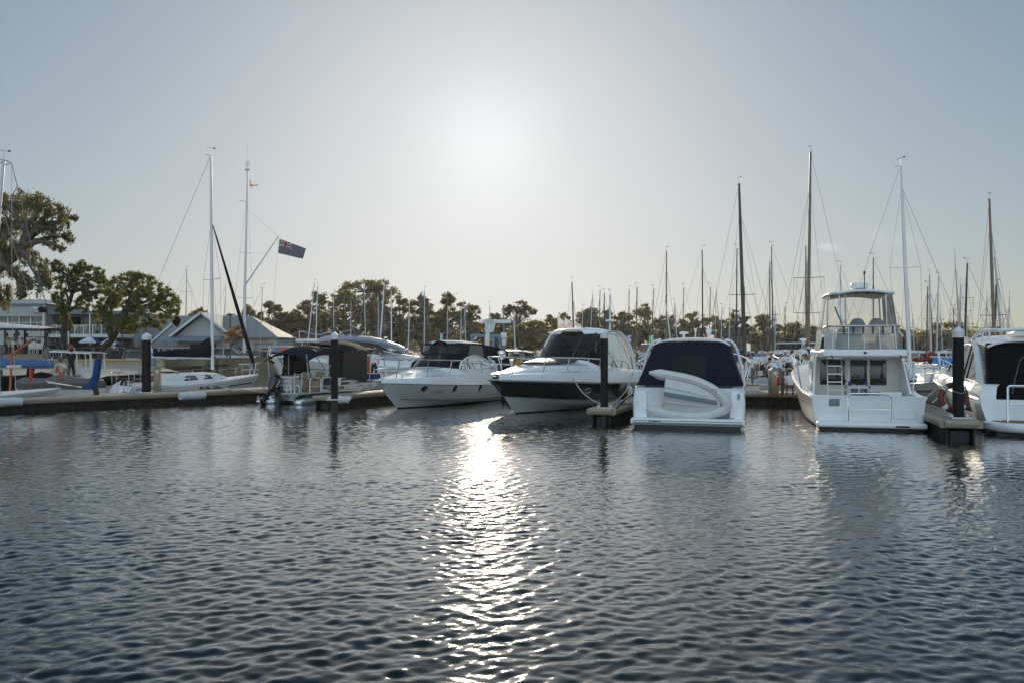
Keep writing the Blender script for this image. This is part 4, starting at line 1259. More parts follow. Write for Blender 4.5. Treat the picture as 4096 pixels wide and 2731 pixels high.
 for i in range(15):
  u = i / 14; x = lerp(1.7,5.22, u)
  hw = interp([(1.7,1.40),(3.2,1.46),(4.4,1.38),(4.9,1.16),(5.1,.86),(5.22,.6)], x); zt = cubic([(1.7,2.72),(2.4,3.10),(3.3,3.30),(4.3,3.34),(5.22,3.26)], x)
  rows.append([Vector((x - .16 * w * w * (x / 5.2) ** 4, hw * w, zt + .10 * (1 - w * w) - .16 * abs(w) ** 7)) for w in np.linspace(-1,1,15)])
 b = MB(); b.slab(rows, -.075); ht = b.build('hardtop', 'gel', root)
 for y in (.45,-.45):
  b = MB(); b.box((4.5, y, 3.405),(1.1,.02,.02)); b.build('roof_seam', 'greyhull', ht)
 for s in (1,-1):
  pts = spline([(4.4, s * 1.42,3.22),(3.4, s * 1.50,3.26),(2.5, s * 1.55,3.04),(1.9, s * 1.62,2.60),(1.55, s * 1.70,2.05),(1.45, s * 1.74,1.50)],20)
  b = MB(); b.loft([[p + Vector((-.12,0,.04)), p + Vector((.12, s * .02,.04)), p + Vector((.15,-s * .05,-.05)), p + Vector((-.10,-s * .05,-.05))] for p in pts], closed=True, cap0=True, cap1=True, flip=s > 0)
  b.build('hardtop_arch', 'gel', root)
  low = [Vector((lerp(5.6,1.75, i / 12), s * lerp(1.60,1.68, i / 12), lerp(1.74,1.58, i / 12))) for i in range(13)]
  hi = []
  for i in range(13):
   x = low[i].x; zt = interp([(1.75,2.30),(2.2,2.84),(2.7,3.06),(3.4,3.18),(4.35,3.14),(5.6,1.80)], x)
   hi.append(Vector((x, s * lerp(1.64,1.38,(zt - 1.6) / 1.6), zt)))
  sw = strip(root, 'side_window', 'tint_mid', low, hi, 3, flip=s < 0)
  f = MB()
  for i in (4,8): f.tube([low[i], hi[i]],.03,6)
  f.tube(hi, .035,6); f.build('window_frame', 'gel', sw)
  if s == 1:
   rows = [[low[i].lerp(hi[i], v) + Vector((.03 * math.sin(14 * v + i * 2.2),-.05 + .03 * math.sin(i * 3.3),0)) for v in np.linspace(.03,.95,6)] for i in range(3,12)]
   b = MB(); b.loft(rows); b.build('curtain', mat('pale_curtain', (.55,.55,.53),.9, bump=.5, bscale=7), sw)
 b = MB(); b.rbox((5.3,.0,1.72),(.7,2.6,.5),.1); b.rbox((4.2,.7,1.9),(.35,.7,1.1),.12); b.rbox((4.2,-.5,1.9),(.35,.7,1.1),.12); b.tube([(4.9,.5 + .25 * math.cos(a * .5236),2.1 + .25 * math.sin(a * .5236)) for a in range(12)],.02,6, closed=True)
 b.build('helm_and_seats', 'interior', root)
 b = MB();
 for y0 in (-1.2,-.4,.4): b.tube([(1.9, y0,1.9),(1.9, y0,2.45),(1.9, y0 + .7,2.45),(1.9, y0 + .7,1.9)],.025,6, closed=True)
 b.build('aft_screen_frame', 'alu', root)
 # pulpit rails
 ed = lambda x, s: Vector((x, s * max(.05, h.b(x / L) - .26), h.zs(x / L) + cubic(e, x / L)))
 for s in (1,-1):
  tops = spline([(12.25, s * .26,2.20),(11.5, s * .72,2.18),(10.2, s * 1.28,2.16),(8.2, s * 1.76,2.12),(6.0, s * 1.90,2.04),(4.0, s * 1.92,1.96),(3.2, s * 1.91,1.85),(2.8, s * 1.88,1.5)],34)
  at = lambda x: min(tops, key=lambda p: abs(p.x - x))
  rails(root, 'bow_rail', tops, [(at(x + .15), ed(x, s)) for x in (11.6,10.3,9.0,7.6,6.2,4.8,3.6)],.026, extra=[[at(x).lerp(ed(x, s),.48) for x in (12.0,11.4,10.4,9.0,7.6)]])
 b = MB(); b.tube([(12.25,.26,2.20),(12.36,0,2.2),(12.25,-.26,2.20)],.019,7); b.build('pulpit', 'chrome', root)
 b = MB(); b.rbox((12.1,0,1.48),(.5,.18,.06),.02); b.build('anchor_roller', 'chrome', root)
 b = MB(); b.lathe([(.11,0),(.11,.05),(.07,.08),(.07,.11),(.155,.16),(.17,.22),(.15,.28),(.05,.32),(.01,.325)], c=(10.75,-.52,2.10), n=18); b.tube([(10.75,-.52,1.7),(10.75,-.52,2.1)],.02,6); b.build('searchlight', 'chrome', root)
 b = MB(); b.lathe([(.05,0),(.045,.10),(.16,.13),(.17,.16),(.10,.19),(.01,.2)], c=(2.9,-.6,3.36), n=16); b.build('satellite_dome', 'gel', root)
 # swim platform and bulwark end
 b = MB(); b.rbox((-.45,0,.42),(.95,3.5,.12),.05); b.build('swim_platform', 'gel', root)
 for x in (1.2,2.3,3.3):
  b = MB(); b.tube([(x, 1.86,1.45),(x, 1.99,1.0),(x, 2.03,.85)],.012,5); b.tube(spline([(x, 2.06,.85),(x, 2.09,.6),(x, 2.05,.25)],8),[.02,.11,.14,.14,.14,.14,.13,.10,.03],10); b.build('boat_fender', 'hyp', root)
 return root, h
CRUISER_B, HB = cruiser_dark()
p = world(CRUISER_B, (8.3,1.25, HB.zs(.68) + .47)); q = PZ(2410,1618,0.6)
rope('thick cream mooring line sagging from the dark hulled cruiser to its pile', [p, p.lerp(q, .35) + Vector((0,0,-.30)), p.lerp(q, .7) + Vector((0,0,-.22)), q])
p = world(CRUISER_B, (2.2,1.9,1.4)); q = PZ(2455,1610,.55)
rope('cream mooring line from the stern quarter of the dark hulled cruiser to the finger jetty', [p, p.lerp(q, .5) + Vector((0,0,-.25)), q])

# ------------------------------------------------------------------ cruiser with the navy canopy, stern to
def cruiser_canopy():
 L = 10.2
 root = boat_at('motor_cruiser', 'white cruiser under a full navy canopy, stern towards the water, inflatable dinghy across its platform', 'boat', fwd=(0.27,0.963), L=L, stern=(5.60,25.3))
 h = Hull(L, [(0,1.66),(.3,1.78),(.6,1.70),(.8,1.2),(.95,.42),(1,.06)],[(0,1.24),(.4,1.30),(1,1.62)],
    [(0,1.52),(.3,1.56),(.6,1.3),(.8,.8),(1,.0)],[(0,.06),(.5,.14),(.8,.36),(1,.8)],[(0,-.5),(.7,-.5),(1,-.25)],1.5, p=.5, rake=-.12)
 hull = h.build(root, [lambda t: .30, lambda t: lerp(.3, h.zs(t),.5), lambda t: h.zs(t) - .05, h.zs],[M['gel'], M['antifoul']], lambda t, r: 1 if r == 0 else 0)
 h.rub(hull, .035, 'greyhull', dz=-.25)
 def prof(t):
  b, z = h.b(t), h.zs(t); k = min(1., b / 1.2); c = cubic([(0,.0),(.35,.0),(.42,.3),(.7,.25),(1,.05)], t)
  return [(b, z),(b - .06 * k, z + .05),(b - .25 * k, z + .06)] + [(max(0., b - .3 * k) * f, z + .06 + c * (1 - f * f)) for f in (1,.6,.3,0)]
 h.deck(root, 'gel', prof)
 # platform
 b = MB(); b.rbox((-.42,0,.22),(.95,3.46,.22),.07,3); pl = b.build('swim_platform', 'gel', root)
 b = MB(); b.rbox((-.905,0,.185),(.03,3.3,.05),.01); b.rbox((-.9,0,.265),(.02,3.3,.02),.005); b.build('rubbing_strip', 'greystripe', pl)
 b = MB(); b.rbox((-.30,-.85,.335),(.5,1.1,.012),.003); b.build('grating', 'greystripe', pl)
 b = MB(); b.rbox((-.905,.98,.255),(.02,.46,.10),.02); o = b.build('locker_lid', 'gel_dull', pl)
 b = MB();
 for y in (1.12,.82): b.rbox((-.92, y, .25),(.02,.05,.05),.01)
 b.rbox((-.92,.97,.25),(.012,.20,.035),.005); b.build('latch', 'lettering', o)
 b = MB(); b.rbox((-.3,0,-.02),(1.2,3.2,.26),.03); b.build('waterline_skirt', 'antifoul', pl)
 # transom with two corner pillars and the recess between them
 b = MB(); b.rbox((.06,0,.80),(.14,2.9,.92),.03); b.build('transom_panel', 'gel_dull', root)
 for s in (1,-1):
  b = MB()
  rr = []
  for z, x, y0, y1 in ((.32,-.30,1.27,1.72),(.8,-.24,1.30,1.74),(1.20,-.10,1.34,1.70),(1.30,.0,1.37,1.64)):
   rr.append([Vector((x, s * y0, z)), Vector((x + .02, s * (y1 - .06), z)), Vector((x + .10, s * y1, z)), Vector((.45, s * y1, z)), Vector((.45, s * y0, z))])
  b.loft(rr, closed=True, cap0=True, cap1=True, flip=s < 0); b.build('quarter_moulding', 'gel', root, angle=50)
  b = MB(); b.tube([(-.02, s * 1.28,.42),(-.02, s * 1.24,.62),(-.02, s * 1.24,.95),(.0, s * 1.30,1.02)],.014,6); b.build('grab_rail', 'chrome', root)
 b = MB(); b.rbox((.0,.87,.76),(.03,.02,.52),.008); b.rbox((.0,.62,.50),(.03,.5,.02),.008); b.build('transom_door_seam', 'ghost', root)
 b = MB(); b.rbox((-.235,-1.54,1.02),(.012,.07,.13),.01); b.rbox((-.24,-1.54,1.0),(.012,.03,.2),.006); b.build('badge', 'steelblue', root)
 # canopy
 cols = 15
 def ring(v):
  x = lerp(.0,1.55, v); z = lerp(1.28,2.72, v); hw = lerp(1.66,1.20, v ** .9)
  return x, z, hw
 rows = []
 for k in range(9):
  v = k / 8; x, z, hw = ring(v)
  back = [Vector((x + .06 * abs(w) ** 4, hw * w * 1.0, z - (.05 * abs(w) ** 8 if v == 1 else 0))) for w in np.linspace(-1,1, cols)]
  rows.append(back)
 b = MB(); b.loft(rows, flip=True); aft = b.build('aft_canvas', 'navy', root)
 rg = []
 for i in range(25):
  a = i / 24 * 2 * math.pi; cx, cz = .36 * math.copysign(abs(math.cos(a)) ** .35, math.cos(a)),.5 * math.copysign(abs(math.sin(a)) ** .35, math.sin(a))
  v = (1.90 + cz * .78 - 1.28) / 1.44; x = lerp(.0,1.55, v)
  rg.append(Vector((x - .015,.03 + cx * 1.55, lerp(1.28,2.72, v))))
 b = MB(); b.add(rg[:-1],[tuple(range(24))]); b.build('canvas_window', glass_mat('smoky_canvas_window', (.30,.34,.36),.15,1.15,.6,(.05,.062,.068)), aft)
 for s in (1,-1):
  sr = []
  for i in range(8):
   u = i / 7
   row = []
   for k in range(9):
    v = k / 8; x, z, hw = ring(v)
    xe = lerp(x + .06,4.6, u); row.append(Vector((xe, s * (hw + .05 * math.sin(math.pi * u)), z + .08 * u * (1 - v))))
   sr.append(row)
  b = MB(); b.loft(sr, flip=s < 0); b.build('side_canvas', 'navy', root)
  b = MB(); b.loft([[p + Vector((0, s * .012,0)) for p in r[2:7]] for r in sr[2:6]], flip=s < 0); b.build('side_window', 'vinyl_smoke', root)
 # hardtop behind with its arch
 rows = []
 for i in range(9):
  x = lerp(1.50,5.2, i / 8); hw = 1.28 - .1 * (i / 8) ** 2
  rows.append([Vector((x, hw * w, 2.74 + .09 * (1 - w * w) + .05 * math.sin(math.pi * i / 8) - .12 * abs(w) ** 6)) for w in np.linspace(-1,1,13)])
 b = MB(); b.slab(rows, -.05); ht = b.build('hardtop', 'gel', root)
 for s in (1,-1):
  b = MB(); b.tube(spline([(2.6, s * 1.10,2.80),(2.5, s * 1.34,2.70),(2.3, s * 1.5,2.4),(2.1, s * 1.62,1.9),(2.0, s * 1.68,1.4)],14),.05,8); b.build('arch_leg', 'gel', root)
 def roofthing(name, prof, x, y, z, m):
  b = MB(); b.lathe(prof, c=(x, y, z), n=16); b.build(name, m, ht)
 roofthing('satellite_dome', [(.05,0),(.04,.12),(.17,.16),(.17,.20),(.06,.23),(.01,.235)],2.6,.30,2.85, 'gel')
 roofthing('radar_dome', [(.05,0),(.05,.12),(.09,.16),(.10,.26),(.08,.32),(.01,.34)],2.6,-.55,2.85, 'gel')
 roofthing('mast_light', [(.02,0),(.02,.22),(.05,.23),(.05,.32),(.01,.33)],2.6,-.10,2.85, 'gel')
 roofthing('horn', [(.06,0),(.08,.05),(.07,.14),(.01,.15)],2.6,-1.1,2.82, 'blackpaint')
 for s in (1,-1):
  tops = spline([(10.2, s * .2,2.35),(8.0, s * 1.25,2.3),(5.0, s * 1.80,2.16),(3.2, s * 1.90,2.06),(2.6, s * 1.9,1.95),(2.3, s * 1.82,1.45)],24)
  at = lambda x: min(tops, key=lambda p: abs(p.x - x))
  rails(root, 'side_rail', tops, [(at(x), Vector((x, s * (h.b(x / L) - .08), h.zs(x / L) + .05))) for x in (3.0,4.5,6.0,7.5,9.0)],.024)
 return root
CRUISER_C = cruiser_canopy()
def dinghy():
 root = CRUISER_C
 pts = [(2600,1491),(2673,1502),(2769,1521),(2833,1547),(2877,1578),(2899,1604),(2906,1617),(2893,1637),(2833,1655),(2753,1661),(2673,1653),(2587,1636)]
 k = .00775
 uv = [((2755 - px) * k - .02, H - (py - HORIZON) * k) for px, py in pts]        # local y (to port), z
 t = thing('inflatable_dinghy', 'off white inflatable dinghy tipped on its side across the platform of the navy canopy cruiser', 'dinghy', world(root, (-.30,0,0)), root.rotation_euler.z)
 def X(y, z): return -.14 - .10 * math.sin(1.4 * (z - .4))
 line = spline([Vector((X(y, z), y, z)) for y, z in uv],48)
 b = MB(); n = len(line); r = []
 for i in range(n):
  e = min(i, n - 1 - i); r.append(.165 * (min(1,.25 + .25 * e) if e < 3 else 1.0))
 b.tube(line, r, 16); tube = b.build('inflatable_tube', 'hyp', t)
 b = MB(); b.tube([p + Vector((-.155,0,.03 if i < n / 2 else -.03)) for i, p in enumerate(line)][4:-4],.022,6); b.build('rub_strake', 'hyp', tube)
 b = MB(); c = line[34 if False else 19] + Vector((-.17,0,0)); b.tube([c + Vector((0,.07 * math.cos(a * .5236),.07 * math.sin(a * .5236))) for a in range(9)],.012,5); b.build('handle', 'greystripe', tube)
 # rigid bottom between the tubes, keel towards the viewer
 up = [line[i] for i in range(5,22)]; lo = [line[n - 1 - i] for i in range(5,22)]
 rows = []
 for j, (a, c) in enumerate(zip(up, lo)):
  u = j / 16; row = []
  for v in np.linspace(0,1,13):
   p = a.lerp(c, v); keel = 1 - abs(v - .5) * 2
   row.append(p + Vector((-.10 - .17 * keel ** .8 * (1 - u ** 3),0,0)))
  rows.append(row)
 b = MB(); b.slab(rows, .03); hl = b.build('dinghy_hull', 'hyp', t, angle=20)
 b = MB()
 for vv, w in ((.30,.02),(.70,.02)):
  st = [a.lerp(c, lerp(vv, .5,.2 * j / 16)) + Vector((-.115 - .17 * (1 - abs(vv - .5) * 2) ** .8 * (1 - (j / 16) ** 3),0,0)) for j, (a, c) in enumerate(zip(up, lo))][:13]
  b.tube(st, w, 5)
 b.build('spray_strake', 'hyp', hl)
 st = [a.lerp(c, .48) + Vector((-.285 + .17 * (j / 16) ** 3,0,0)) for j, (a, c) in enumerate(zip(up, lo))][:16]
 b = MB(); b.loft([[p + Vector((-.012,0,.065)), p + Vector((-.022,0,0)), p + Vector((-.012,0,-.065))] for p in st], flip=True); b.build('keel_stripe', 'greystripe', hl)
 b = MB(); b.prism([rows[0][0] + Vector((.05,.02,0)), rows[0][6] + Vector((.02,.02,0)), rows[0][12] + Vector((.05,.02,0)), rows[0][12] + Vector((.30,.02,0)), rows[0][0] + Vector((.30,.02,0))],(0,-.03,0)); b.build('dinghy_transom', 'hyp', t)
dinghy()
p = world(CRUISER_C, (-.20,-1.05,.62)); q = world(CRUISER_C, (-.05,-1.40,.58))
rope('thin yellow green lashing at the nose of the tipped dinghy', [world(CRUISER_C, (-.50,-.78,.66)), p, q],.012, mat('lime_rope', (.28,.34,.08),.9), group=None, name='lashing', n=8)

# ------------------------------------------------------------------ flybridge cruiser, stern to
def flybridge():
 L = 11.8
 root = boat_at('flybridge_cruiser', 'tall white flybridge cruiser with clear vinyl enclosure and radar dome, stern towards the water', 'boat', fwd=(0.275,0.961), L=L, stern=(11.05,24.75))
 root.scale = (1,.90,.985)
 h = Hull(L, [(0,1.82),(.08,1.86),(.35,2.05),(.6,1.98),(.8,1.5),(.95,.6),(1,.1)],[(0,.98),(.15,1.02),(.3,1.22),(.5,1.48),(1,1.95)],
    [(0,1.62),(.3,1.72),(.6,1.5),(.8,.9),(1,.02)],[(0,.05),(.5,.14),(.8,.4),(1,1.0)],[(0,-.5),(.7,-.55),(1,-.25)],1.6, p=.6, rake=-.06)
 hull = h.build(root, [lambda t: .22, lambda t: lerp(.2, h.zs(t),.5), lambda t: h.zs(t) - .08, h.zs],[M['gel'], M['antifoul']], lambda t, r: 1 if r in (0,) else 0)
 h.rub(hull, .045, 'gel')
 def prof(t):                        # cockpit well aft, raised deck forward
  b, z = h.b(t), h.zs(t); k = min(1., b / 1.2)
  if t < .235: return [(b, z),(b - .03, z + .05),(b - .20, z + .05),(b - .22, z + .03),(b - .23,.55),(b * .5,.52),(b * .3,.52),(0,.52)]
  c = cubic([(.235,.15),(.6,.35),(.8,.25),(1,.08)], t)
  return [(b, z),(b - .03 * k, z + .05),(b - .2 * k, z + .06),(b - .22 * k, z + .06)] + [(max(0, b - .23 * k) * f, z + .06 + c * (1 - f * f)) for f in (1,.6,.3,0)]
 h.deck(root, 'gel', prof, nt=48)
 b = MB(); b.rbox((.05,0,.60),(.16,3.56,.78),.03); tr = b.build('transom', 'gel', root)
 b = MB(); b.rbox((.10,0,1.005),(.34,3.72,.07),.03); b.build('transom_cap', 'gel', tr)
 b = MB()
 for y0, y1, z0, z1 in ((-.82,-1.52,.33,.93),):
  for (ya, za),(yb, zb) in (((y0, z0),(y0, z1)),((y1, z0),(y1, z1)),((y0, z0),(y1, z0))): b.bar((-.035, ya, za),(-.035, yb, zb),.018)
 b.build('transom_door', 'ghost', tr)
 b = MB(); b.rbox((-.045,1.08,.82),(.05,.36,.24),.04); b.build('step_pad', 'greystripe', tr)
 text('lettering', 'SI', .30, 'ghost', tr, (-.034,1.46,.62),(0,-1,0),(0,0,1), shear=.15, bold=.004)
 text('lettering', 'ISCO', .20, 'ghost', tr, (-.034,.82,.70),(0,-1,0),(0,0,1), shear=.2, bold=.004)
 b = MB(); b.rbox((-.40,0,.17),(.80,3.42,.17),.06,3); pl = b.build('swim_platform', 'gel', root)
 b = MB(); b.rbox((-.80,-.95,.16),(.03,.42,.05),.01); b.build('platform_step', 'rubber', pl)
 b = MB(); b.rbox((-.25,0,-.06),(.9,3.3,.28),.03); b.build('waterline_skirt', 'antifoul', pl)
 b = MB()
 for y in (1.38,.42,-.55,-1.40): b.bar((-.72, y, .10),(-.1, y * 1.02,-.18),.04)
 b.build('platform_bracket', 'antifoul', pl)
 # stainless gate on the platform
 b = MB(); b.tube(spline([(-.52,.70,.20),(-.52,.70,.75),(-.52,.70,1.06),(-.52,.62,1.12),(-.52,-.55,1.12),(-.52,-.63,1.06),(-.52,-.63,.75),(-.52,-.63,.20)],40),.032,8)
 b.tube([(-.52,.70,.66),(-.52,-.63,.66)],.02,7); b.build('platform_gate', 'chrome', root)
 # saloon bulkhead with windows and door, standing in the cockpit
 xb = 2.35
 b = MB(); b.box((xb + .06,0,1.42),(.12,3.06,1.90)); bk = b.build('aft_bulkhead', mat('cream_white_gelcoat', (.70,.68,.62),.35, var=.06), root)
 def win(y0, y1, z0, z1, x=xb - .012, m='winglass', name='window', par=bk):
  b = MB(); b.rbox((x, (y0 + y1) / 2,(z0 + z1) / 2),(.02, abs(y1 - y0), z1 - z0),.03)
  return b.build(name, m, par)
 refl = mat('dark_reflecting_glass', (.018,.018,.018),.03, coat=.6)
 win(1.30,.42,1.28,2.14, m=refl); win(-.45,-1.02,1.28,2.14, m=refl)
 dr = win(.33,-.40,.56,2.20, x=xb - .006, m='gel', name='door'); win(.24,-.36,1.28,2.14, x=xb - .03, m=refl, par=dr, name='door_pane'); win(.22,-.37,.72,1.16, x=xb - .03, m=refl, par=dr, name='door_pane')
 b = MB()
 for z in (1.22,1.02,1.42): b.rbox((xb - .05,.40, z),(.05,.04,.09),.01)
 for z in (1.22,1.02): b.rbox((xb - .05,-.43, z),(.05,.04,.09),.01)
 b.build('door_latch', 'blackpaint', dr)
 b = MB(); b.rbox((xb - .35,-1.05,.82),(.7,.78,.55),.05); b.build('cockpit_locker', 'gel', root)
 b = MB()
 for s in (.82,.42): b.tube([(xb - .55, s * 1.25 + .05,.55),(xb - .22, s * 1.25 + .05,2.24)],.022,6)
 for k in range(6):
  v = .18 + k * .16; b.bar((xb - .55 + .33 * v, 1.08,.55 + 1.69 * v),(xb - .55 + .33 * v, .57,.55 + 1.69 * v),.07,.03)
 b.build('ladder', 'alu', root)
 b = MB(); b.tube([(1.2,.10,1.0),(1.2,.10,1.30)],.02,6); b.tube([(1.15,.36,1.36),(1.2,.10,1.29),(1.15,-.22,1.36)],.018,6); b.build('rod_stand', 'chrome', root)
 b = MB()
 for y in (.40,-.14): b.lathe([(.01,0),(.06,.02),(.06,.13),(.03,.16),(.01,.17)], c=(1.2, y, 1.30), n=10)
 b.build('cup_holder', 'bluecanvas', root)
 # house sides and their slanting wings
 for s in (1,-1):
  b = MB()
  b.prism([(xb + .05, s * 1.50,.5),(xb - .75, s * 1.62,.9),(xb - 1.05, s * 1.66,1.04),(xb - .42, s * 1.56,2.05),(xb - .30, s * 1.50,2.30),(xb + .05, s * 1.50,2.34)],(0,-s * .07,0)); b.build('cockpit_wing', 'gel', root, smooth_on=False)
  b = MB(); b.tube([(xb - .92, s * 1.69,1.15),(xb - .36, s * 1.585,2.02)],.02,6); b.build('wing_rail', 'greystripe', root)
  rows = [[Vector((x, s * y, z)) for y, z in ((1.52,1.0),(1.52 - .06 * u, 1.5),(1.42 - .1 * u, 2.1),(1.36 - .12 * u, 2.36))] for x, u in ((xb, 0),(4.5,.3),(6.5,1.2),(7.6,3.5))]
  b = MB(); b.loft(rows, flip=s < 0); b.build('house_side', 'gel', root)
  b = MB(); b.loft([[Vector((x, s * (1.50 - .05 * u + .012),1.52)), Vector((x, s * (1.42 - .1 * u + .012),2.06))] for x, u in ((2.9,0),(4.5,.3),(6.3,1.1))], flip=s < 0); b.build('side_window', 'winglass', root)
 rows = [[Vector((7.6 + dx, y * k, z)) for y in (-1,-.5,0,.5,1)] for dx, k, z in ((.25,1.16,1.6),(-.5,1.0,2.36))]
 b = MB(); b.loft(rows); b.build('front_window', 'winglass', root)
 # flybridge deck, overhanging the cockpit
 def outl(x0, x1, w0, w1, n=8):
  o = [(x0 + .35, w0),(x1, w1),(x1 + .3,0),(x1,-w1),(x0 + .35,-w0)]
  c = [(x0 + .10,-w0 + .10),(x0,-w0 + .40),(x0 - .04,0),(x0, w0 - .40),(x0 + .10, w0 - .10)]
  return [Vector((x, y, 0)) for x, y in o + c]
 b = MB()
 ring = [[p + Vector((dx if p.x < 2 else 0,0, z)) for p in outl(.55,6.2, wd, wd - .15)] for z, wd, dx in ((2.24,1.42,.10),(2.30,1.47,0),(2.42,1.47,0),(2.50,1.40,.02))]
 b.loft(ring, closed=True, cap0=True, cap1=True, flip=True); fd = b.build('flybridge_deck', 'gel', root, angle=30)
 b = MB()
 for y in (1.12,-1.12): b.tube([(.60, y, 2.34),(.52, y - .06,2.22)],.022,6)
 b.rbox((.5,0,2.40),(.06,.10,.07),.02); b.build('deck_light', 'blackpaint', fd)
 # flybridge coaming: solid sides, milky panel aft
 for s in (1,-1):
  b = MB(); rows = []
  for x, y, zt in ((1.0,1.36,2.9),(2.0,1.37,3.14),(3.2,1.34,3.16),(4.6,1.2,3.2),(5.6,.8,3.22),(5.9,0,3.22)):
   rows.append([Vector((x + (.35 if zt > 3.18 else 0), s * (y + .07),2.46)), Vector((x, s * (y + .03),2.8)), Vector((x, s * y, zt)), Vector((x, s * (y - .06), zt)), Vector((x, s * (y - .06),2.5))])
  b.loft(rows, flip=s < 0); b.build('flybridge_coaming', 'gel', root)
 aft = lambda z: (lerp(.78,1.02,(z - 2.5) / 1.85), lerp(1.27,1.03,(z - 2.5) / 1.85))
 def sheetrow(z):
  x, w = aft(z); return [Vector((x + .35 * abs(k) ** 6, w * k, z)) for k in np.linspace(-1,1,13)]
 rows = [sheetrow(z) for z in np.linspace(2.52,3.22,6)]
 b = MB(); b.loft(rows, flip=True); b.build('milky_vinyl_panel', 'vinyl_milky', root)
 rows = [sheetrow(z) for z in np.linspace(3.24,4.26,6)]
 b = MB(); b.loft(rows, flip=True); b.build('clear_vinyl_panel', 'vinyl', root)
 for s in (1,-1):
  rows = []
  for z in np.linspace(3.0,4.30,6):
   x, w = aft(z); x += .35
   rows.append([Vector((xx, s * (w + (.06 if xx > 2 else 0)), z)) for xx in np.linspace(x, 3.7 + .5 * (4.3 - z) / 1.3,8)])
  b = MB(); b.loft(rows, flip=s > 0); b.build('side_vinyl_panel', 'vinyl', root)
 rows = [[Vector((lerp(4.4,3.75, v), w * lerp(1.16,1.06, v), lerp(3.2,4.3, v))) for w in np.linspace(-1,1,9)] for v in (0,.5,1)]
 b = MB(); b.loft(rows); b.build('front_vinyl_panel', 'vinyl', root)
 # rail with rod holders
 b = MB(); x, w = aft(3.24); b.tube(spline([(x + .9, w + .06,3.22),(x + .2, w + .06,3.24),(x - .03, w - .1,3.25),(x - .05,0,3.25),(x - .03,-w + .1,3.25),(x + .2,-w - .06,3.24),(x + .9,-w - .06,3.22)],40),.032,8)
 b.tube([(x - .06, w - .1,3.02),(x - .08,0,3.02),(x - .06,-w + .1,3.02)],.016,6)
 for y in (1.0,.5,0,-.5,-1.0): b.tube([(x - .06, y * 1.0,3.24),(x - .16, y * 1.05,2.52)],.016,6)
 b.build('flybridge_rail', 'alu', root)
 for k in range(6):
  y = .66 - k * .32
  b = MB(); b.tube([(x - .09, y, 3.0),(x - .11, y, 3.22)],.032,8); b.build('rod_holder', 'blackpaint', root)
 # hardtop on poles
 rows = []
 for i in range(10):
  u = i / 9; xx = lerp(.95,3.9, u); hw = 1.12 * (1 - .25 * abs(2 * u - 1) ** 6)
  rows.append([Vector((xx, hw * k, 4.30 + .08 * (1 - k * k) + .02 * math.sin(math.pi * u))) for k in np.linspace(-1,1,13)])
 b = MB(); b.slab(rows, .075); ht = b.build('hardtop', 'gel', root)
 b = MB(); b.slab([[p + Vector((0,0,-.012)) for p in r[1:-1]] for r in rows[1:-1]],-.02); b.build('hardtop_lining', mat('beige_lining', (.55,.45,.34),.8), ht)
 b = MB(); bd = rows[0] + [r[-1] for r in rows] + rows[-1][::-1] + [r[0] for r in rows[::-1]]; b.tube([p + Vector((0,0,.03)) for p in bd],.045,8, closed=True); b.build('hardtop_edge', 'gel', ht)
 for pts in ([(1.05,.78,4.28),(1.0,.76,3.9),(.92,.72,3.5),(.90,.58,3.30),(.9,.40,3.26)],[(1.1,.58,4.28),(1.15,.55,3.26)],[(1.05,-.76,4.28),(1.0,-.80,3.26)],[(2.4,-1.02,4.28),(1.7,-1.12,3.2)],[(2.4,1.02,4.28),(1.7,1.12,3.2)],[(3.6,.98,4.28),(3.9,1.1,3.2)],[(3.6,-.98,4.28),(3.9,-1.1,3.2)],[(1.3,.9,3.9),(1.7,.55,3.2)]):
  b = MB(); b.tube(spline(pts, 12),.030,7); b.build('hardtop_pole', 'alu', root)
 # helm seats, console
 for y in (-.05,-.72):
  b = MB()
  rr = [[Vector((2.6 + .22 * w1 * math.cos(a), y + .30 * w1 * math.sin(a), z)) for a in np.linspace(0,2 * math.pi, 13)[:-1]] for z, w1 in ((2.9,.9),(3.15,1.0),(3.38,.92),(3.52,.62),(3.56,.3))]
  b.loft(rr, closed=True, cap0=True, cap1=True); b.build('helm_seat', mat('grey_seat_cover', (.24,.26,.28),.85, bump=.4, bscale=7), root)
 b = MB(); b.rbox((3.5,-.2,2.85),(.5,1.6,.75),.1); b.rbox((1.6,.2,2.7),(.5,.9,.4),.06); b.build('helm_console', 'vinylseat', root)
 b = MB(); b.tube([(1.3,-.62,2.5),(1.3,-.62,2.92)],.04,8); b.bar((1.3,-.5,2.95),(1.3,-.74,2.95),.05); b.build('downrigger', 'alu', root)
 b = MB(); b.lathe([(.05,-.06),(.05,.05),(.26,.07),(.30,.11),(.31,.22),(.28,.27),(.02,.29)], c=(1.7,.02,4.44), n=26); b.build('radar_dome', 'gel', ht)
 b = MB(); b.tube([(1.3,-.10,4.38),(1.3,-.10,5.06)],.018,6); b.lathe([(.03,0),(.04,.03),(.04,.09),(.01,.1)], c=(1.3,-.10,4.98), n=10); b.build('light_mast', 'blackpaint', ht)
 for y in (.18,-.18):
  b = MB(); b.lathe([(.02,0),(.05,-.02),(.05,-.06),(.01,-.07)], c=(1.15, y, 4.35), n=8); b.build('cabin_lamp', 'blackpaint', ht)
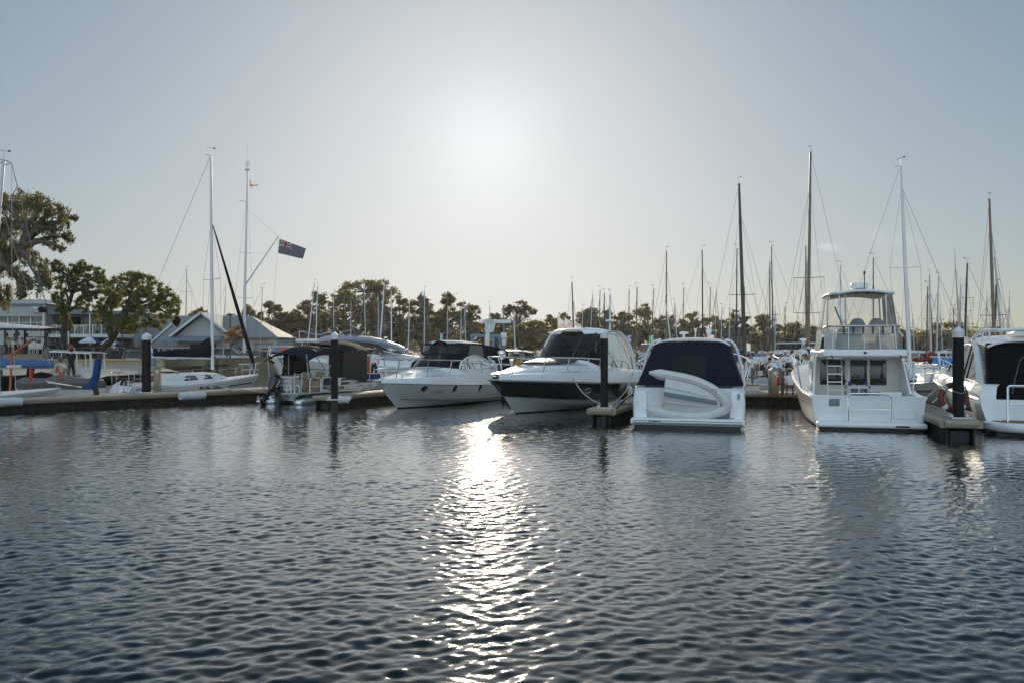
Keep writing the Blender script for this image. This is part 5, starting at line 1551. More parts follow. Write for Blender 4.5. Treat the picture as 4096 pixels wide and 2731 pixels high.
 # rails along the side decks
 for s in (1,-1):
  tops = spline([(11.6, s * .35,2.65),(9.5, s * 1.45,2.5),(6.5, s * 2.02,2.30),(4.3, s * 2.10,2.14),(3.3, s * 2.09,2.05),(2.9, s * 2.05,1.85),(2.5, s * 1.96,1.15)],30)
  at = lambda xx: min(tops, key=lambda p: abs(p.x - xx))
  rails(root, 'side_rail', tops, [(at(xx), Vector((xx, s * (h.b(xx / L) - .1), h.zs(xx / L) + .05))) for xx in (3.4,4.6,6.0,7.6,9.2)],.026)
 return root
FLY = flybridge()

# ------------------------------------------------------------------ cruiser cut by the right edge
def cruiser_right():
 L = 11.0
 root = boat_at('motor_cruiser', 'white cruiser with black cockpit curtains and roof rail beside the life ring pile', 'boat', fwd=(0.30,0.954), L=L, stern=(15.60,23.0))
 h = Hull(L, [(0,1.80),(.3,1.95),(.6,1.85),(.8,1.35),(.95,.5),(1,.08)],[(0,.98),(.3,1.10),(1,1.65)],
    [(0,1.6),(.3,1.64),(.6,1.4),(.8,.85),(1,.0)],[(0,.05),(.5,.14),(.8,.36),(1,.85)],[(0,-.5),(.7,-.5),(1,-.25)],1.6, p=.55, rake=.25)
 hull = h.build(root, [lambda t: .30, lambda t: lerp(.3, h.zs(t),.5), lambda t: h.zs(t) - .06, h.zs],[M['gel'], M['antifoul']], lambda t, r: 1 if r == 0 else 0)
 h.rub(hull, .04, 'greyhull')
 h.band(hull, 'hull_window', lambda t: .55, lambda t: .86, 'winglass', .08,.22, sides=(1,))
 def prof(t):
  b, z = h.b(t), h.zs(t); k = min(1., b / 1.2); e = cubic([(0,.36),(.2,.42),(.5,.38),(1,.10)], t); c = cubic([(0,.36),(.3,.5),(.6,.75),(1,.14)], t)
  return [(b, z),(b - .05 * k, z + .6 * e),(b - .14 * k, z + .95 * e),(b - .3 * k, z + e)] + [(max(0, b - .34 * k) * f, z + e + (c - e) * (1 - f ** 2.5)) for f in (1,.7,.35,0)]
 h.deck(root, 'gel', prof, .06,1)
 # platform
 b = MB(); o = [(.3,1.72),(-.2,1.78),(-.75,1.62),(-1.0,1.1),(-1.08,0),(-1.0,-1.1),(-.75,-1.62),(-.2,-1.78),(.3,-1.72)]
 b.loft([[Vector((x * k, y * k, z)) for x, y in o] for z, k in ((.10,.95),(.16,1.0),(.33,1.0),(.37,.97))], closed=True, cap0=True, cap1=True, flip=False); pl = b.build('swim_platform', 'gel', root, angle=50)
 b = MB(); b.prism([(x * .88, y * .88,.372) for x, y in o],(0,0,.012)); b.build('teak_inlay', 'teak', pl)
 b = MB(); b.rbox((-.05,1.1,.12),(.05,1.3,.09),.01); b.build('exhaust_slot', 'rubber', pl)
 b = MB(); b.rbox((-.1,0,-.05),(1.2,3.2,.3),.05); b.build('waterline_skirt', 'antifoul', pl)
 # transom quarter and cockpit side
 for s in (1,-1):
  b = MB(); rr = []
  for z, x0, y0 in ((.36,-.10,1.70),(.75,.02,1.80),(1.05,.12,1.82),(1.36,.32,1.74),(1.42,.5,1.62)):
   rr.append([Vector((x0, s * (y0 - .42), z)), Vector((x0, s * y0, z)), Vector((x0 + .25, s * (y0 + .02), z)), Vector((1.2, s * (y0 + .04), z)), Vector((1.2, s * (y0 - .42), z))])
  b.loft(rr, closed=True, cap0=True, cap1=True, flip=s < 0); b.build('quarter_moulding', 'gel', root, angle=45)
  # swept cabin arch
  pts = spline([(.95, s * 1.62,1.35),(1.25, s * 1.56,1.75),(1.75, s * 1.48,2.2),(2.5, s * 1.38,2.58),(3.4, s * 1.30,2.74),(4.4, s * 1.25,2.76)],18)
  b = MB(); b.loft([[p + Vector((-.24, s * .02,.03)), p + Vector((.0, s * .12,.12)), p + Vector((.26, s * .06,-.04)), p + Vector((.22,-s * .05,-.08)), p + Vector((-.20,-s * .06,-.02))] for p in pts], closed=True, cap0=True, cap1=True, flip=s > 0); b.build('cabin_arch', 'gel', root, angle=50)
  low = [Vector((x, s * 1.56,1.50 + .05 * (x - 1.4) / 5)) for x in np.linspace(1.45,6.4,11)]
  hi = [Vector((x + .1, s * lerp(1.54,1.28, min(1,(z - 1.5) / 1.2)), z)) for x, z in zip(np.linspace(1.45,6.0,11),(1.75,2.15,2.38,2.52,2.60,2.63,2.62,2.55,2.35,2.0,1.62))]
  sw = strip(root, 'side_window', glass_mat('pale_reflecting_glass', (.5,.54,.55),.04,1.9), low, hi, 3, flip=s < 0)
  f = MB()
  for i in (3,4,7): f.tube([low[i], hi[i]],.028,6)
  f.tube(hi, .03,6); f.build('window_frame', 'blackpaint', sw)
  strip(root, 'cabin_side', 'gel', [p + Vector((0, s * .10,-.38)) for p in low], low, 2, flip=s < 0)
  b = MB(); rows = [[Vector((lerp(x0, x1, v), s * lerp(1.58,1.34, v), lerp(1.42,2.55, v))) for v in np.linspace(0,1,6)] for x0, x1 in ((.62,1.75),(.78,1.95),(.95,2.2))]
  b.loft(rows, flip=s < 0); b.build('side_vinyl_panel', 'vinyl_milky', root)
 # black curtain across the cockpit
 rows = [[Vector((lerp(.30,1.35, v), lerp(1.56,1.36, v) * w, lerp(.40,2.62, v))) for w in np.linspace(-1,1,15)] for v in np.linspace(0,1,7)]
 b = MB(); b.loft(rows, flip=True); cu = b.build('cockpit_curtain', 'blackcanvas', root)
 b = MB(); bd = [r[-1] for r in rows] + rows[-1][::-1] + [r[0] for r in rows[::-1]]; b.tube([p + Vector((-.02,0,0)) for p in bd],.035,6); b.build('curtain_border', 'navy', cu)
 b = MB(); b.tube([p + Vector((-.03,0,0)) for p in spline([rows[2][11], rows[4][10], rows[5][9], rows[5][4]],14)],.008,4); b.build('curtain_zip', 'greystripe', cu)
 # roof
 rows = []
 for i in range(12):
  u = i / 11; x = lerp(1.2,6.3, u); hw = 1.38 - .3 * u ** 4; z = cubic([(0,2.66),(.3,2.80),(.7,2.78),(1,2.55)], u)
  rows.append([Vector((x, hw * w, z + .12 * (1 - w * w) - .10 * abs(w) ** 6)) for w in np.linspace(-1,1,13)])
 b = MB(); b.slab(rows, -.06); rf = b.build('hardtop', 'gel', root)
 for s in (1,-1):
  pts = spline([(3.9, s * 1.22,2.72),(3.2, s * 1.24,2.90),(2.6, s * 1.24,3.03),(1.8, s * 1.20,3.06),(1.35, s * 1.05,3.04)],14)
  b = MB(); b.tube(pts + [Vector((1.25, s * .6,3.06)), Vector((1.22,0,3.07))],.055,9)
  for x in (2.4,1.6): b.tube([(x, s * 1.22,2.74),(x, s * 1.22,3.03)],.03,6)
  b.build('roof_rail', 'gel', rf)
 b = MB(); b.rbox((2.0,.3,2.96),(.9,.5,.08),.03); b.lathe([(.12,0),(.12,.06),(.02,.09)], c=(1.7,-.3,2.9), n=14); b.build('roof_fitting', 'gel', rf)
 f = MB(); bl = [Vector((x, y, z)) for x, y, z in ((6.3,1.45,1.62),(7.0,.8,1.8),(7.2,0,1.85),(7.0,-.8,1.8),(6.3,-1.45,1.62))]; tl = [Vector((x, y, z)) for x, y, z in ((6.0,1.1,2.52),(6.3,.6,2.58),(6.4,0,2.6),(6.3,-.6,2.58),(6.0,-1.1,2.52))]
 strip(root, 'windscreen', 'tint', bl, tl, 2)
 # stern rails
 for y0, y1 in ((1.28,.0),(-.15,-1.28)):
  b = MB(); b.tube([(-.62, y0,.37),(-.62, y0,1.38),(-.62, y0 - .04,1.42),(-.62, y1 + .04,1.42),(-.62, y1,1.38),(-.62, y1,.37)],.035,8)
  b.tube([(-.62, y0,.90),(-.62, y1,.90)],.022,6); b.tube([(-.62, lerp(y0, y1,.52),.37),(-.62, lerp(y0, y1,.52),1.42)],.03,6); b.build('stern_rail', 'chrome', root)
 for s in (1,-1):
  tops = spline([(10.9, s * .2,2.5),(9.0, s * 1.15,2.4),(6.0, s * 1.8,2.15),(4.0, s * 1.86,2.0),(3.2, s * 1.84,1.85),(2.8, s * 1.8,1.5)],24)
  at = lambda x: min(tops, key=lambda p: abs(p.x - x))
  rails(root, 'side_rail', tops, [(at(x), Vector((x, s * (h.b(x / L) - .2), h.zs(x / L) + .36))) for x in (3.4,5.0,6.6,8.2,9.6)],.02)
 return root
RIGHT = cruiser_right()

# ------------------------------------------------------------------ pontoon boat
def pontoon():
 L = 6.2; Wd = 1.18
 root = boat_at('pontoon_boat', 'pontoon boat with dark bimini awnings, mesh curtains and a tilted black outboard motor', 'boat', fwd=(0.45,0.893), L=L, stern=(-10.15,36.1))
 for s in (1,-1):
  b = MB(); b.tube([(-.42, s * .82,.10),(-.36, s * .82,.10),(-.25, s * .82,.10),(0, s * .82,.10),(5.3, s * .82,.10),(5.9, s * .82,.20),(6.3, s * .82,.36)],[.02,.20,.28,.32,.32,.26,.06],18); b.build('pontoon_tube', 'alu', root)
 b = MB(); b.rbox((3.0,0,.50),(6.0,2.4,.10),.02); dk = b.build('deck', 'alu', root)
 b = MB(); b.box((.4,0,.34),(.5,.9,.4)); b.box((2.5,0,.41),(4.6,1.3,.06)); b.build('motor_well', 'alu', root)
 b = MB(); b.rbox((-.35,-.72,.50),(.75,.92,.09),.02); b.build('stern_platform', 'deckgrey', root)
 # fence panels
 pan = mat('white_ribbed_panel', (.66,.66,.64),.4, var=.1)
 def panel(a, c, z0=.58, z1=1.12):
  a = Vector(a); c = Vector(c)
  b = MB(); b.bar((a.x, a.y, (z0 + z1) / 2),(c.x, c.y, (z0 + z1) / 2),.03, z1 - z0); o = b.build('fence_panel', pan, root)
  b = MB()
  for z in (z0, z0 + .18, z0 + .37, z1): b.bar((a.x, a.y, z),(c.x, c.y, z),.045,.03)
  for p in (a, c): b.bar((p.x, p.y, z0),(p.x, p.y, z1),.045,.045, up=(1,0,0))
  b.build('panel_frame', 'alu', o); return o
 panel((0,1.16),(0,-.20)); panel((.02,1.17),(5.9,1.17)); panel((.0,-1.17),(.55,-1.17)) if False else None
 panel((1.70,-1.17),(4.0,-1.17)); panel((4.0,-1.17),(5.95,-1.17),.58,.98)
 # aft lounge
 b = MB(); b.rbox((.28,.80,1.16),(.5,.66,.18),.08,3); b.rbox((.28,.12,1.16),(.5,.66,.18),.08,3); b.rbox((.45,.45,.85),(.8,1.3,.45),.05); b.rbox((1.2,.9,1.16),(1.3,.45,.18),.08,3); b.build('lounge_seat', 'vinylseat', root)
 # ladder and gates on the starboard quarter
 b = MB()
 for y in (-.42,-.86): b.tube([(-.10, y, .42),(-.05, y, 1.42)],.02,6)
 for k in range(4): b.tube([(-.085 + .012 * k, -.42,.62 + .24 * k),(-.085 + .012 * k, -.86,.62 + .24 * k)],.02,6)
 b.build('boarding_ladder', 'alu', root)
 for x0, x1 in ((.12,.85),(.95,1.6)):
  b = MB(); b.tube(spline([(x0,-1.17,.56),(x0,-1.17,1.0),(x0 + .06,-1.17,1.16),(x1 - .06,-1.17,1.16),(x1,-1.17,1.0),(x1,-1.17,.56)],24),.024,7); b.tube([(x0,-1.17,.80),(x1,-1.17,.80)],.014,6); b.build('gate', 'gel', root)
 for y in (-.55,-1.02):
  b = MB(); b.tube(spline([(-.55, y - .13,.54),(-.55, y - .13,.8),(-.55, y, .90),(-.55, y + .13,.8),(-.55, y + .13,.54)],16),.02,6); b.build('grab_hoop', 'gel', root)
 b = MB(); b.rbox((1.3,-.55,.80),(.5,.5,.46),.08); b.rbox((1.55,-.55,1.22),(.14,.5,.42),.06); b.build('swivel_chair', 'tanseat', root)
 b = MB(); b.rbox((1.0,.0,.8),(.5,.5,.46),.08); b.rbox((1.25,.0,1.22),(.14,.5,.42),.06); b.rbox((4.7,-.4,.80),(.9,.9,.44),.08); b.build('swivel_chair', 'tanseat', root)
 b = MB(); b.rbox((5.25,-.1,.95),(1.1,1.7,.62),.06); b.build('covered_bow_seat', 'bluecanvas', root)
 # outboard, tilted up, on the stern
 ob = MB(); R = Matrix.Rotation(math.radians(38),3, 'Y')
 c = Vector((-.42,.42,.98))
 rr = []
 for z, rx, ry, ox in ((-.42,.13,.12,.06),(-.30,.20,.17,.03),(-.05,.27,.21,0),(.14,.29,.22,-.01),(.30,.24,.19,.0),(.38,.12,.1,.02)):
  rr.append([c + R @ Vector((ox + rx * math.copysign(abs(math.cos(a)) ** .7, math.cos(a)), ry * math.copysign(abs(math.sin(a)) ** .7, math.sin(a)), z)) for a in np.linspace(0,2 * math.pi, 19)[:-1]])
 ob.loft(rr, closed=True, cap0=True, cap1=True); m = ob.build('outboard_motor', 'blackpaint', root, angle=50)
 ob = MB(); leg = [c + R @ Vector(p) for p in ((.02,0,-.40),(.0,0,-.75),(-.02,0,-1.05))]
 ob.loft([[p + R @ Vector((dx * k, dy * k, 0)) for dx, dy in ((.15,0),(.08,.07),(-.12,.05),(-.17,0),(-.12,-.05),(.08,-.07))] for p, k in zip(leg, (1.0,.75,.6))], closed=True, cap0=True, cap1=True)
 ob.prism([c + R @ Vector(p) for p in ((-.32,.14,-.82),(.15,.12,-.82),(.15,-.12,-.82),(-.32,-.14,-.82))], R @ Vector((0,0,-.025)))
 ob.tube([c + R @ Vector(p) for p in ((.24,0,-1.10),(.12,0,-1.10),(-.15,0,-1.10),(-.28,0,-1.10))],[.02,.075,.075,.04],10)
 ob.prism([c + R @ Vector(p) for p in ((.10,.01,-1.15),(-.06,.01,-1.32),(-.14,.01,-1.15))], R @ Vector((0,-.02,0)))
 ob.build('motor_leg', 'blackpaint', m)
 ob = MB(); q = c + R @ Vector((-.30,0,-1.10))
 for k in range(3):
  a = k * 2.094; d1 = Vector((0, math.cos(a), math.sin(a))); d2 = Vector((0, math.cos(a + .9), math.sin(a + .9)))
  ob.prism([q, q + R @ (d1 * .2 + Vector((.04,0,0))), q + R @ (d2 * .2 - Vector((.04,0,0)))], R @ Vector((-.015,0,0)))
 ob.tube([q, q + R @ Vector((-.10,0,0))],[.05,.02],8)
 ob.build('propeller', 'alu', m)
 ob = MB(); ob.box((-.14,.42,.55),(.22,.30,.5)); ob.tube([(-.15,.42,.3),(-.12,.42,-.3)],.09,8); ob.build('motor_bracket', 'blackpaint', m)
 text('lettering', 'MERCURY', .085, 'letter_white', m, c + R @ Vector((.05,-.226,-.22)), R @ Vector((0,0,1)), R @ Vector((-1,0,0)), bold=.003)
 # bimini awnings
 def bim(x0, x1, z, name, hw=1.22, sag=.34, nose=.0):
  rows = []
  for i in range(9):
   u = i / 8; x = lerp(x0, x1, u)
   rows.append([Vector((x, hw * w, z + .14 * math.sin(math.pi * u) - sag * abs(w) ** 2.6 + .02 * math.sin(7 * w + 5 * u) - nose * (1 - u) ** 3)) for w in np.linspace(-1,1,15)])
  b = MB(); b.slab(rows, .02); return b.build(name, 'navy', root), rows
 a1, r1 = bim(-.25,2.15,2.50, 'bimini', sag=.42, nose=.22)
 a2, r2 = bim(1.95,4.4,2.72, 'bimini', 1.25,.40)
 a3, r3 = bim(4.3,5.9,2.40, 'bimini', 1.2,.12)
 b = MB()
 for s in (1,-1):
  for (xa, xb_) in ((.05,-.1),(1.3,1.3)):
   b.tube([(xa, s * 1.16,1.15),(xb_, s * 1.16,2.25)],.024,6)
  b.tube([(1.55, s * 1.16,1.18),(.55, s * 1.16,2.16)],.02,6); b.tube([(1.0, s * 1.16,1.18),(2.0, s * 1.16,2.2)],.02,6)
  b.tube([(4.5, s * 1.16,1.0),(4.6, s * 1.16,2.3)],.02,6); b.tube([(5.8, s * 1.16,.98),(5.75, s * 1.16,2.35)],.024,6)
 for x, zt in ((.8,2.55),(2.05,2.60),(3.2,2.80),(4.3,2.66)): b.tube(spline([(x, 1.18, zt - .45),(x, .9, zt - .12),(x, 0, zt - .04),(x, -.9, zt - .12),(x, -1.18, zt - .45)],14),.018,6)
 b.build('awning_frame', 'alu', root)
 def cur(pts4, name='mesh_curtain', n=9):
  p00, p10, p11, p01 = [Vector(p) for p in pts4]
  rows = [[p00.lerp(p10, u).lerp(p01.lerp(p11, u), v) + Vector((.015 * math.sin(9 * u),.02 * math.sin(8 * v + 3 * u),0)) for u in np.linspace(0,1, n)] for v in np.linspace(0,1, n)]
  b = MB(); b.slab(rows, .008); b.build(name, 'mesh_screen', root)
 cur([(.9,1.20,1.08),(2.9,1.20,1.08),(2.7,1.22,2.45),(1.05,1.22,2.35)])
 cur([(2.25,-1.20,.80),(4.25,-1.20,.86),(4.2,-1.24,2.42),(2.45,-1.24,2.40)])
 cur([(4.25,-1.2,.9),(4.3,1.2,.9),(4.25,1.2,2.4),(4.2,-1.22,2.4)])
 # graphics and lettering on the starboard side
 y = -1.192
 b = MB()
 for zz, x0, x1, k in ((.92,1.9,3.6,.08),(.78,2.8,5.6,.05),(.66,3.4,5.0,.04)):
  up = [Vector((lerp(x0, x1, u), y, zz + .10 * math.sin(math.pi * u) + .02)) for u in np.linspace(0,1,12)]; lo = [p - Vector((0,0, k * math.sin(math.pi * (.08 + .84 * i / 11)))) for i, p in enumerate(up)]
  b.loft([lo, up])
 b.build('swoosh_stripe', 'greystripe', root)
 text('lettering', 'TRACKER', .17, 'lettering', root, (1.74, y - .004,.62),(1,0,0),(0,0,1), shear=.25, bold=.006)
 text('registration', '16/12', .20, 'lettering', root, (4.25, y - .004,.84),(1,0,0),(0,0,1), shear=.1)
 b = MB(); b.lathe([(.075,0),(.075,.006),(.01,.008)], c=(1.92, y - .002,.86), n=16, rot=Matrix.Rotation(math.radians(90),3, 'X')); b.build('badge', 'red', root)
 return root
PONTOON = pontoon()
p = world(PONTOON, (6.1,-1.1,.75))
rope('cream mooring line from the pontoon boat down to the finger jetty', [p, PZ(1480,1540,.7), PZ(1420,1573,.52)],.02)

# ------------------------------------------------------------------ buildings on the left shore
def gpt(px, Y): return Vector(((px - 2048) / F * Y, Y, 0))
def zpx(py, Y): return H - (py - HORIZON) / F * Y

def clubhouse():
 Y = 85.0; g = 1.0
 X = lambda px: (px - 2048) / F * Y
 x0, x1, x2 = X(-140), X(196), X(480)
 o = Vector((x1, Y, 0))
 t = thing('clubhouse', 'two storey white clubhouse with long window band and open balcony at the far left', 'building', o)
 def bx(b, xa, xb, ya, yb, za, zb): b.box(((xa + xb) / 2 - o.x, (ya + yb) / 2 - o.y, (za + zb) / 2),(xb - xa, yb - ya, zb - za))
 b = MB()
 bx(b, x0, x1, Y, Y + 8, g, 3.05); bx(b, x0, x1, Y - .6, Y + 8,3.0,4.45); bx(b, x0, x1 , Y - .6, Y + 8,5.95,7.15)
 bx(b, x1, x2, Y + 3.2, Y + 8, g, 6.4); bx(b, x1 - .35, x1, Y - .6, Y + 3,4.4,6.0)
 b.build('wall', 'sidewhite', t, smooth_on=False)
 b = MB(); bx(b, x0, x1 + .05, Y - .9, Y + 8,7.15,7.3); bx(b, x1 - .5, x2 + .3, Y - .4, Y + 8.5,6.2,6.55);
 b.prism([Vector((x0 - o.x, -.6,7.3)), Vector((x1 - o.x + 1.5,-.6,7.3)), Vector((x1 - o.x + .5,6,8.0)), Vector((x0 - o.x, 6,8.2))],(0,.02,.03))
 rf = b.build('roof', 'roofblue', t, smooth_on=False)
 # window band
 n = 7; w = (x1 - x0 - .5) / n
 for i in range(n):
  xa = x0 + i * w
  b = MB(); bx(b, xa + .06, xa + w - .06, Y - .35, Y - .30,4.46,5.94); wd = b.build('window', mat('club_window_glass', (.10,.115,.12),.08), t, smooth_on=False)
  b = MB(); bx(b, xa, xa + .09, Y - .5, Y - .28,4.45,5.95); bx(b, xa + .09, xa + w, Y - .42, Y - .30,5.28,5.34); bx(b, xa + w * .55, xa + w * .55 + .05, Y - .42, Y - .3,4.45,5.28); b.build('window_frame', 'gel_dull', wd, smooth_on=False)
 b = MB(); bx(b, x1 - 9, x1 - 1.2, Y - .02, Y + .05,1.3,2.9); b.build('ground_window', 'winglass', t, smooth_on=False)
 # balcony
 b = MB(); bx(b, x1, x2, Y - .2, Y + 3.3,3.75,4.10); bc = b.build('balcony', 'gel_dull', t, smooth_on=False)
 b = MB()
 for z in (5.0,): bx(b, x1, x2, Y - .18, Y - .13, z, z + .05)
 for k in range(9): bx(b, lerp(x1, x2, k / 8) - .03, lerp(x1, x2, k / 8) + .03, Y - .18, Y - .12,4.1,5.0)
 b.build('railing', 'alu', bc, smooth_on=False)
 b = MB(); bx(b, x1, x2, Y - .16, Y - .15,4.15,4.98); b.build('glass_panel', 'clearglass', bc, smooth_on=False)
 for k in range(4):
  xa = lerp(x1, x2,(k + .06) / 4); b = MB(); bx(b, xa, xa + (x2 - x1) / 4 * .82, Y + 3.14, Y + 3.2,4.1,6.0); b.build('balcony_door', 'winglass', t, smooth_on=False)
 b = MB(); bx(b, x1 + .2, x2, Y + 3.15, Y + 3.2,1.1,3.6); b.build('undercroft', 'interior', t, smooth_on=False)
 for px in (280,365,440):
  b = MB(); b.lathe([(.09, g),(.09,6.2)], c=(X(px) - o.x, -.25,0), n=10); b.build('column', 'alu', t)
 b = MB(); bx(b, x1 - .2, x1 - .05, Y - .75, Y - .6, g, 7.2); b.build('downpipe', 'gel_dull', t, smooth_on=False)
 # roof gear
 for px, py in ((92,1222),(142,1224)):
  b = MB(); c = Vector((X(px) - o.x, 2, zpx(py, Y))); b.tube([c - Vector((0,0,1.1)), c + Vector((0,0,.5))],.03,5)
  if px == 92:
   for dz in (0,.35): b.bar(c + Vector((-.8,0, dz)), c + Vector((.8,0, dz)),.03)
   for k in range(5): b.bar(c + Vector((-.7 + .35 * k, -.4,0)), c + Vector((-.7 + .35 * k, .4,0)),.02)
  b.build('roof_aerial', 'alu', rf)
 for px, m in ((160, 'gel_dull'),(190, 'blackpaint')):
  b = MB(); b.box((X(px) - o.x, -.8, zpx(1240, Y)),(.7,.4,.45), rot=Matrix.Rotation(.5,3, 'X')); b.build('floodlight', m, t, smooth_on=False)
 # white balcony chairs
 k = 0
 for px, pos in ((225, 'leftmost, beside the corner'),(248, 'second from the corner'),(300, 'right of the dark tree trunk'),(322, 'between two table legs'),(342, 'right end of the row'),(412, 'half behind the round tree')):
  c = thing('balcony_chair', 'white plastic chair on the clubhouse balcony, ' + pos, 'chair', (X(px), Y + .6,4.1),.6 * k, 'white chairs along the clubhouse balcony'); k += 1
  b = MB(); b.rbox((0,0,.43),(.5,.5,.05),.02); b.build('seat', 'gel_dull', c)
  b = MB(); b.rbox((0,.25,.72),(.5,.04,.5),.02); b.build('backrest', 'gel_dull', c)
  for lx in (-.22,.22):
   for ly in (-.22,.22):
    b = MB(); b.bar((lx, ly, 0),(lx, ly, .42),.04); b.build('leg', 'gel_dull', c)
clubhouse()

def shed():
 Y = 88.0; X = lambda px, y=Y: (px - 2048) / F * y
 o = Vector((X(815), Y, 1.0))
 t = thing('boat_shed', 'white gabled boat shed with light grey metal roof and red wall lettering', 'building', o)
 L = lambda px, py, y: P(px, py, y) - o
 zg = 0.0
 # gable front
 ax, ay = L(812,1254, Y), L(812,1254, Y)
 el, er = L(700,1340, Y), L(935,1345, Y)
 b = MB()
 b.prism([Vector((el.x + .3,0, zg)), Vector((er.x - .3,0, zg)), Vector((er.x - .3,0, er.z)), Vector((ax.x, 0, ax.z - .15)), Vector((el.x + .3,0, el.z))],(0,7,0))
 bl, br = X(560) - o.x, X(1085) - o.x
 b.box(((bl + br) / 2,5.5,1.43),(br - bl, 7,2.86))
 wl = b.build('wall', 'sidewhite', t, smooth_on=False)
 # gable roof planes with overhang
 b = MB()
 for e, k in ((el, -1),(er, 1)):
  top = Vector((ax.x, -.7, ax.z)); low = Vector((e.x + k * .35,-.7, e.z - .25))
  b.prism([top, low, low + Vector((0,7.7,0)), top + Vector((0,7.7,0))],(0,0,.12))
 # long roof with hipped right end behind the gable
 rz = zpx(1266, Y + 5) - o.z; ez = zpx(1352, Y + 2) - o.z
 rl, rr = X(620, Y + 5) - o.x, X(1000, Y + 5) - o.x; fl, fr = bl - .5, X(1115, Y + 2) - o.x
 b.prism([Vector((fl, 1.6, ez)), Vector((fr, 1.6, ez)), Vector((rr, 5.5, rz)), Vector((rl, 5.5, rz))],(0,.02,.1))
 b.prism([Vector((fr, 1.6, ez)), Vector((fr, 9.4, ez)), Vector((rr, 5.5, rz))],(0,0,.1))
 b.prism([Vector((fl, 9.4, ez)), Vector((rl, 5.5, rz)), Vector((rr, 5.5, rz)), Vector((fr, 9.4, ez))],(0,0,.1))
 rf = b.build('roof', 'roofgrey', t, smooth_on=False)
 b = MB()
 for e, k in ((el, -1),(er, 1)): b.bar(Vector((ax.x, -.72, ax.z + .05)), Vector((e.x + k * .35,-.72, e.z - .2)),.06,.22)
 b.build('barge_board', 'gel_dull', rf, smooth_on=False)
 b = MB(); b.prism([Vector((X(640) - o.x, -.02,2.85)), Vector((X(897) - o.x, -.02,2.85)), Vector((X(897) - o.x, -1.9,2.35)), Vector((X(640) - o.x, -1.9,2.35))],(0,0,.08)); b.build('awning', 'roofblue', t, smooth_on=False)
 b = MB(); b.prism([L(812,1262, Y) + Vector((0,-.03,0)), L(795,1274, Y) + Vector((0,-.03,0)), L(829,1274, Y) + Vector((0,-.03,0))],(0,-.03,0)); b.build('gable_vent', 'greystripe', t, smooth_on=False)
 for px0, px1 in ((940,966),(1046,1072)):
  b = MB(); xa, xb = X(px0, Y + 2) - o.x, X(px1, Y + 2) - o.x; b.box(((xa + xb) / 2,1.96,1.25),(xb - xa, .06,.75)); b.build('window', 'winglass', t, smooth_on=False)
 for px0, px1, m in ((655,672, 'creamwall'),(710,740, 'creamwall'),(760,800, 'interior'),(845,865, 'interior')):
  b = MB(); xa, xb = X(px0) - o.x, X(px1) - o.x; b.box(((xa + xb) / 2,-.03,1.05),(xb - xa, .05,2.1)); b.build('door', m, t, smooth_on=False)
 # skyline mural and lettering on the white wall
 b = MB(); rg = random.Random(5)
 for i in range(11):
  px = 1013 + i * 2.1; x = X(px, Y + 2) - o.x; hh = .25 + (.75 * rg.random() ** 1.5 if i not in (4,6) else 1.05)
  b.box((x, 1.965,.75 + hh / 2),(.055,.03, hh))
 b.build('skyline_mural', 'greystripe', wl, smooth_on=False)
 text('lettering', 'BOATING', .40, 'letter_red', wl, (X(1012, Y + 2) - o.x, 1.97,2.42),(1,0,0),(0,0,1), bold=.008)
 text('lettering', 'OPERATIONS', .40, mat('brown_lettering', (.16,.10,.08),.6), wl, (X(1007, Y + 2) - o.x, 1.97,1.95),(1,0,0),(0,0,1), bold=.008)
shed()

def hut(name, label, px0, px1, eave, ridge, Y, wm, rm, ov=.4):
 xa, xb = (px0 - 2048) / F * Y, (px1 - 2048) / F * Y; o = Vector(((xa + xb) / 2, Y, .9))
 t = thing(name, label, 'building', o); w = xb - xa; ez = zpx(eave, Y) - .9; rz = zpx(ridge, Y) - .9
 b = MB(); b.prism([Vector((-w / 2,0,0)), Vector((w / 2,0,0)), Vector((w / 2,0, ez)), Vector((-w / 2,0, ez))],(0,4,0)); b.build('wall', wm, t, smooth_on=False)
 b = MB(); b.prism([Vector((-w / 2 - ov, -ov, ez)), Vector((-w * .1,-ov, rz)), Vector((w / 2 + ov, -ov, ez)), Vector((w / 2 + ov, -ov, ez - .1)), Vector((-w * .1,-ov, rz - .12)), Vector((-w / 2 - ov, -ov, ez - .1))],(0,4 + 2 * ov, 0)); b.build('roof', rm, t, smooth_on=False)
 b = MB(); b.box((w * .1,-.02,.9),(.8,.04,1.8)); b.build('door', 'interior', t, smooth_on=False)
 return t
hut('brick_hut', 'brown brick hut with pale skillion roof under the gum trees', 1170,1262,1340,1326,104, 'brick', 'roofgrey')
hut('site_hut', 'low white roofed hut behind the silver roofed cruiser', 1286,1360,1340,1328,106, 'sidewhite', 'gel_dull')
hut('site_hut', 'white low shed glimpsed behind the trees right of the blue boat hoist', 2080,2140,1385,1366,120, 'sidewhite', 'roofgrey')

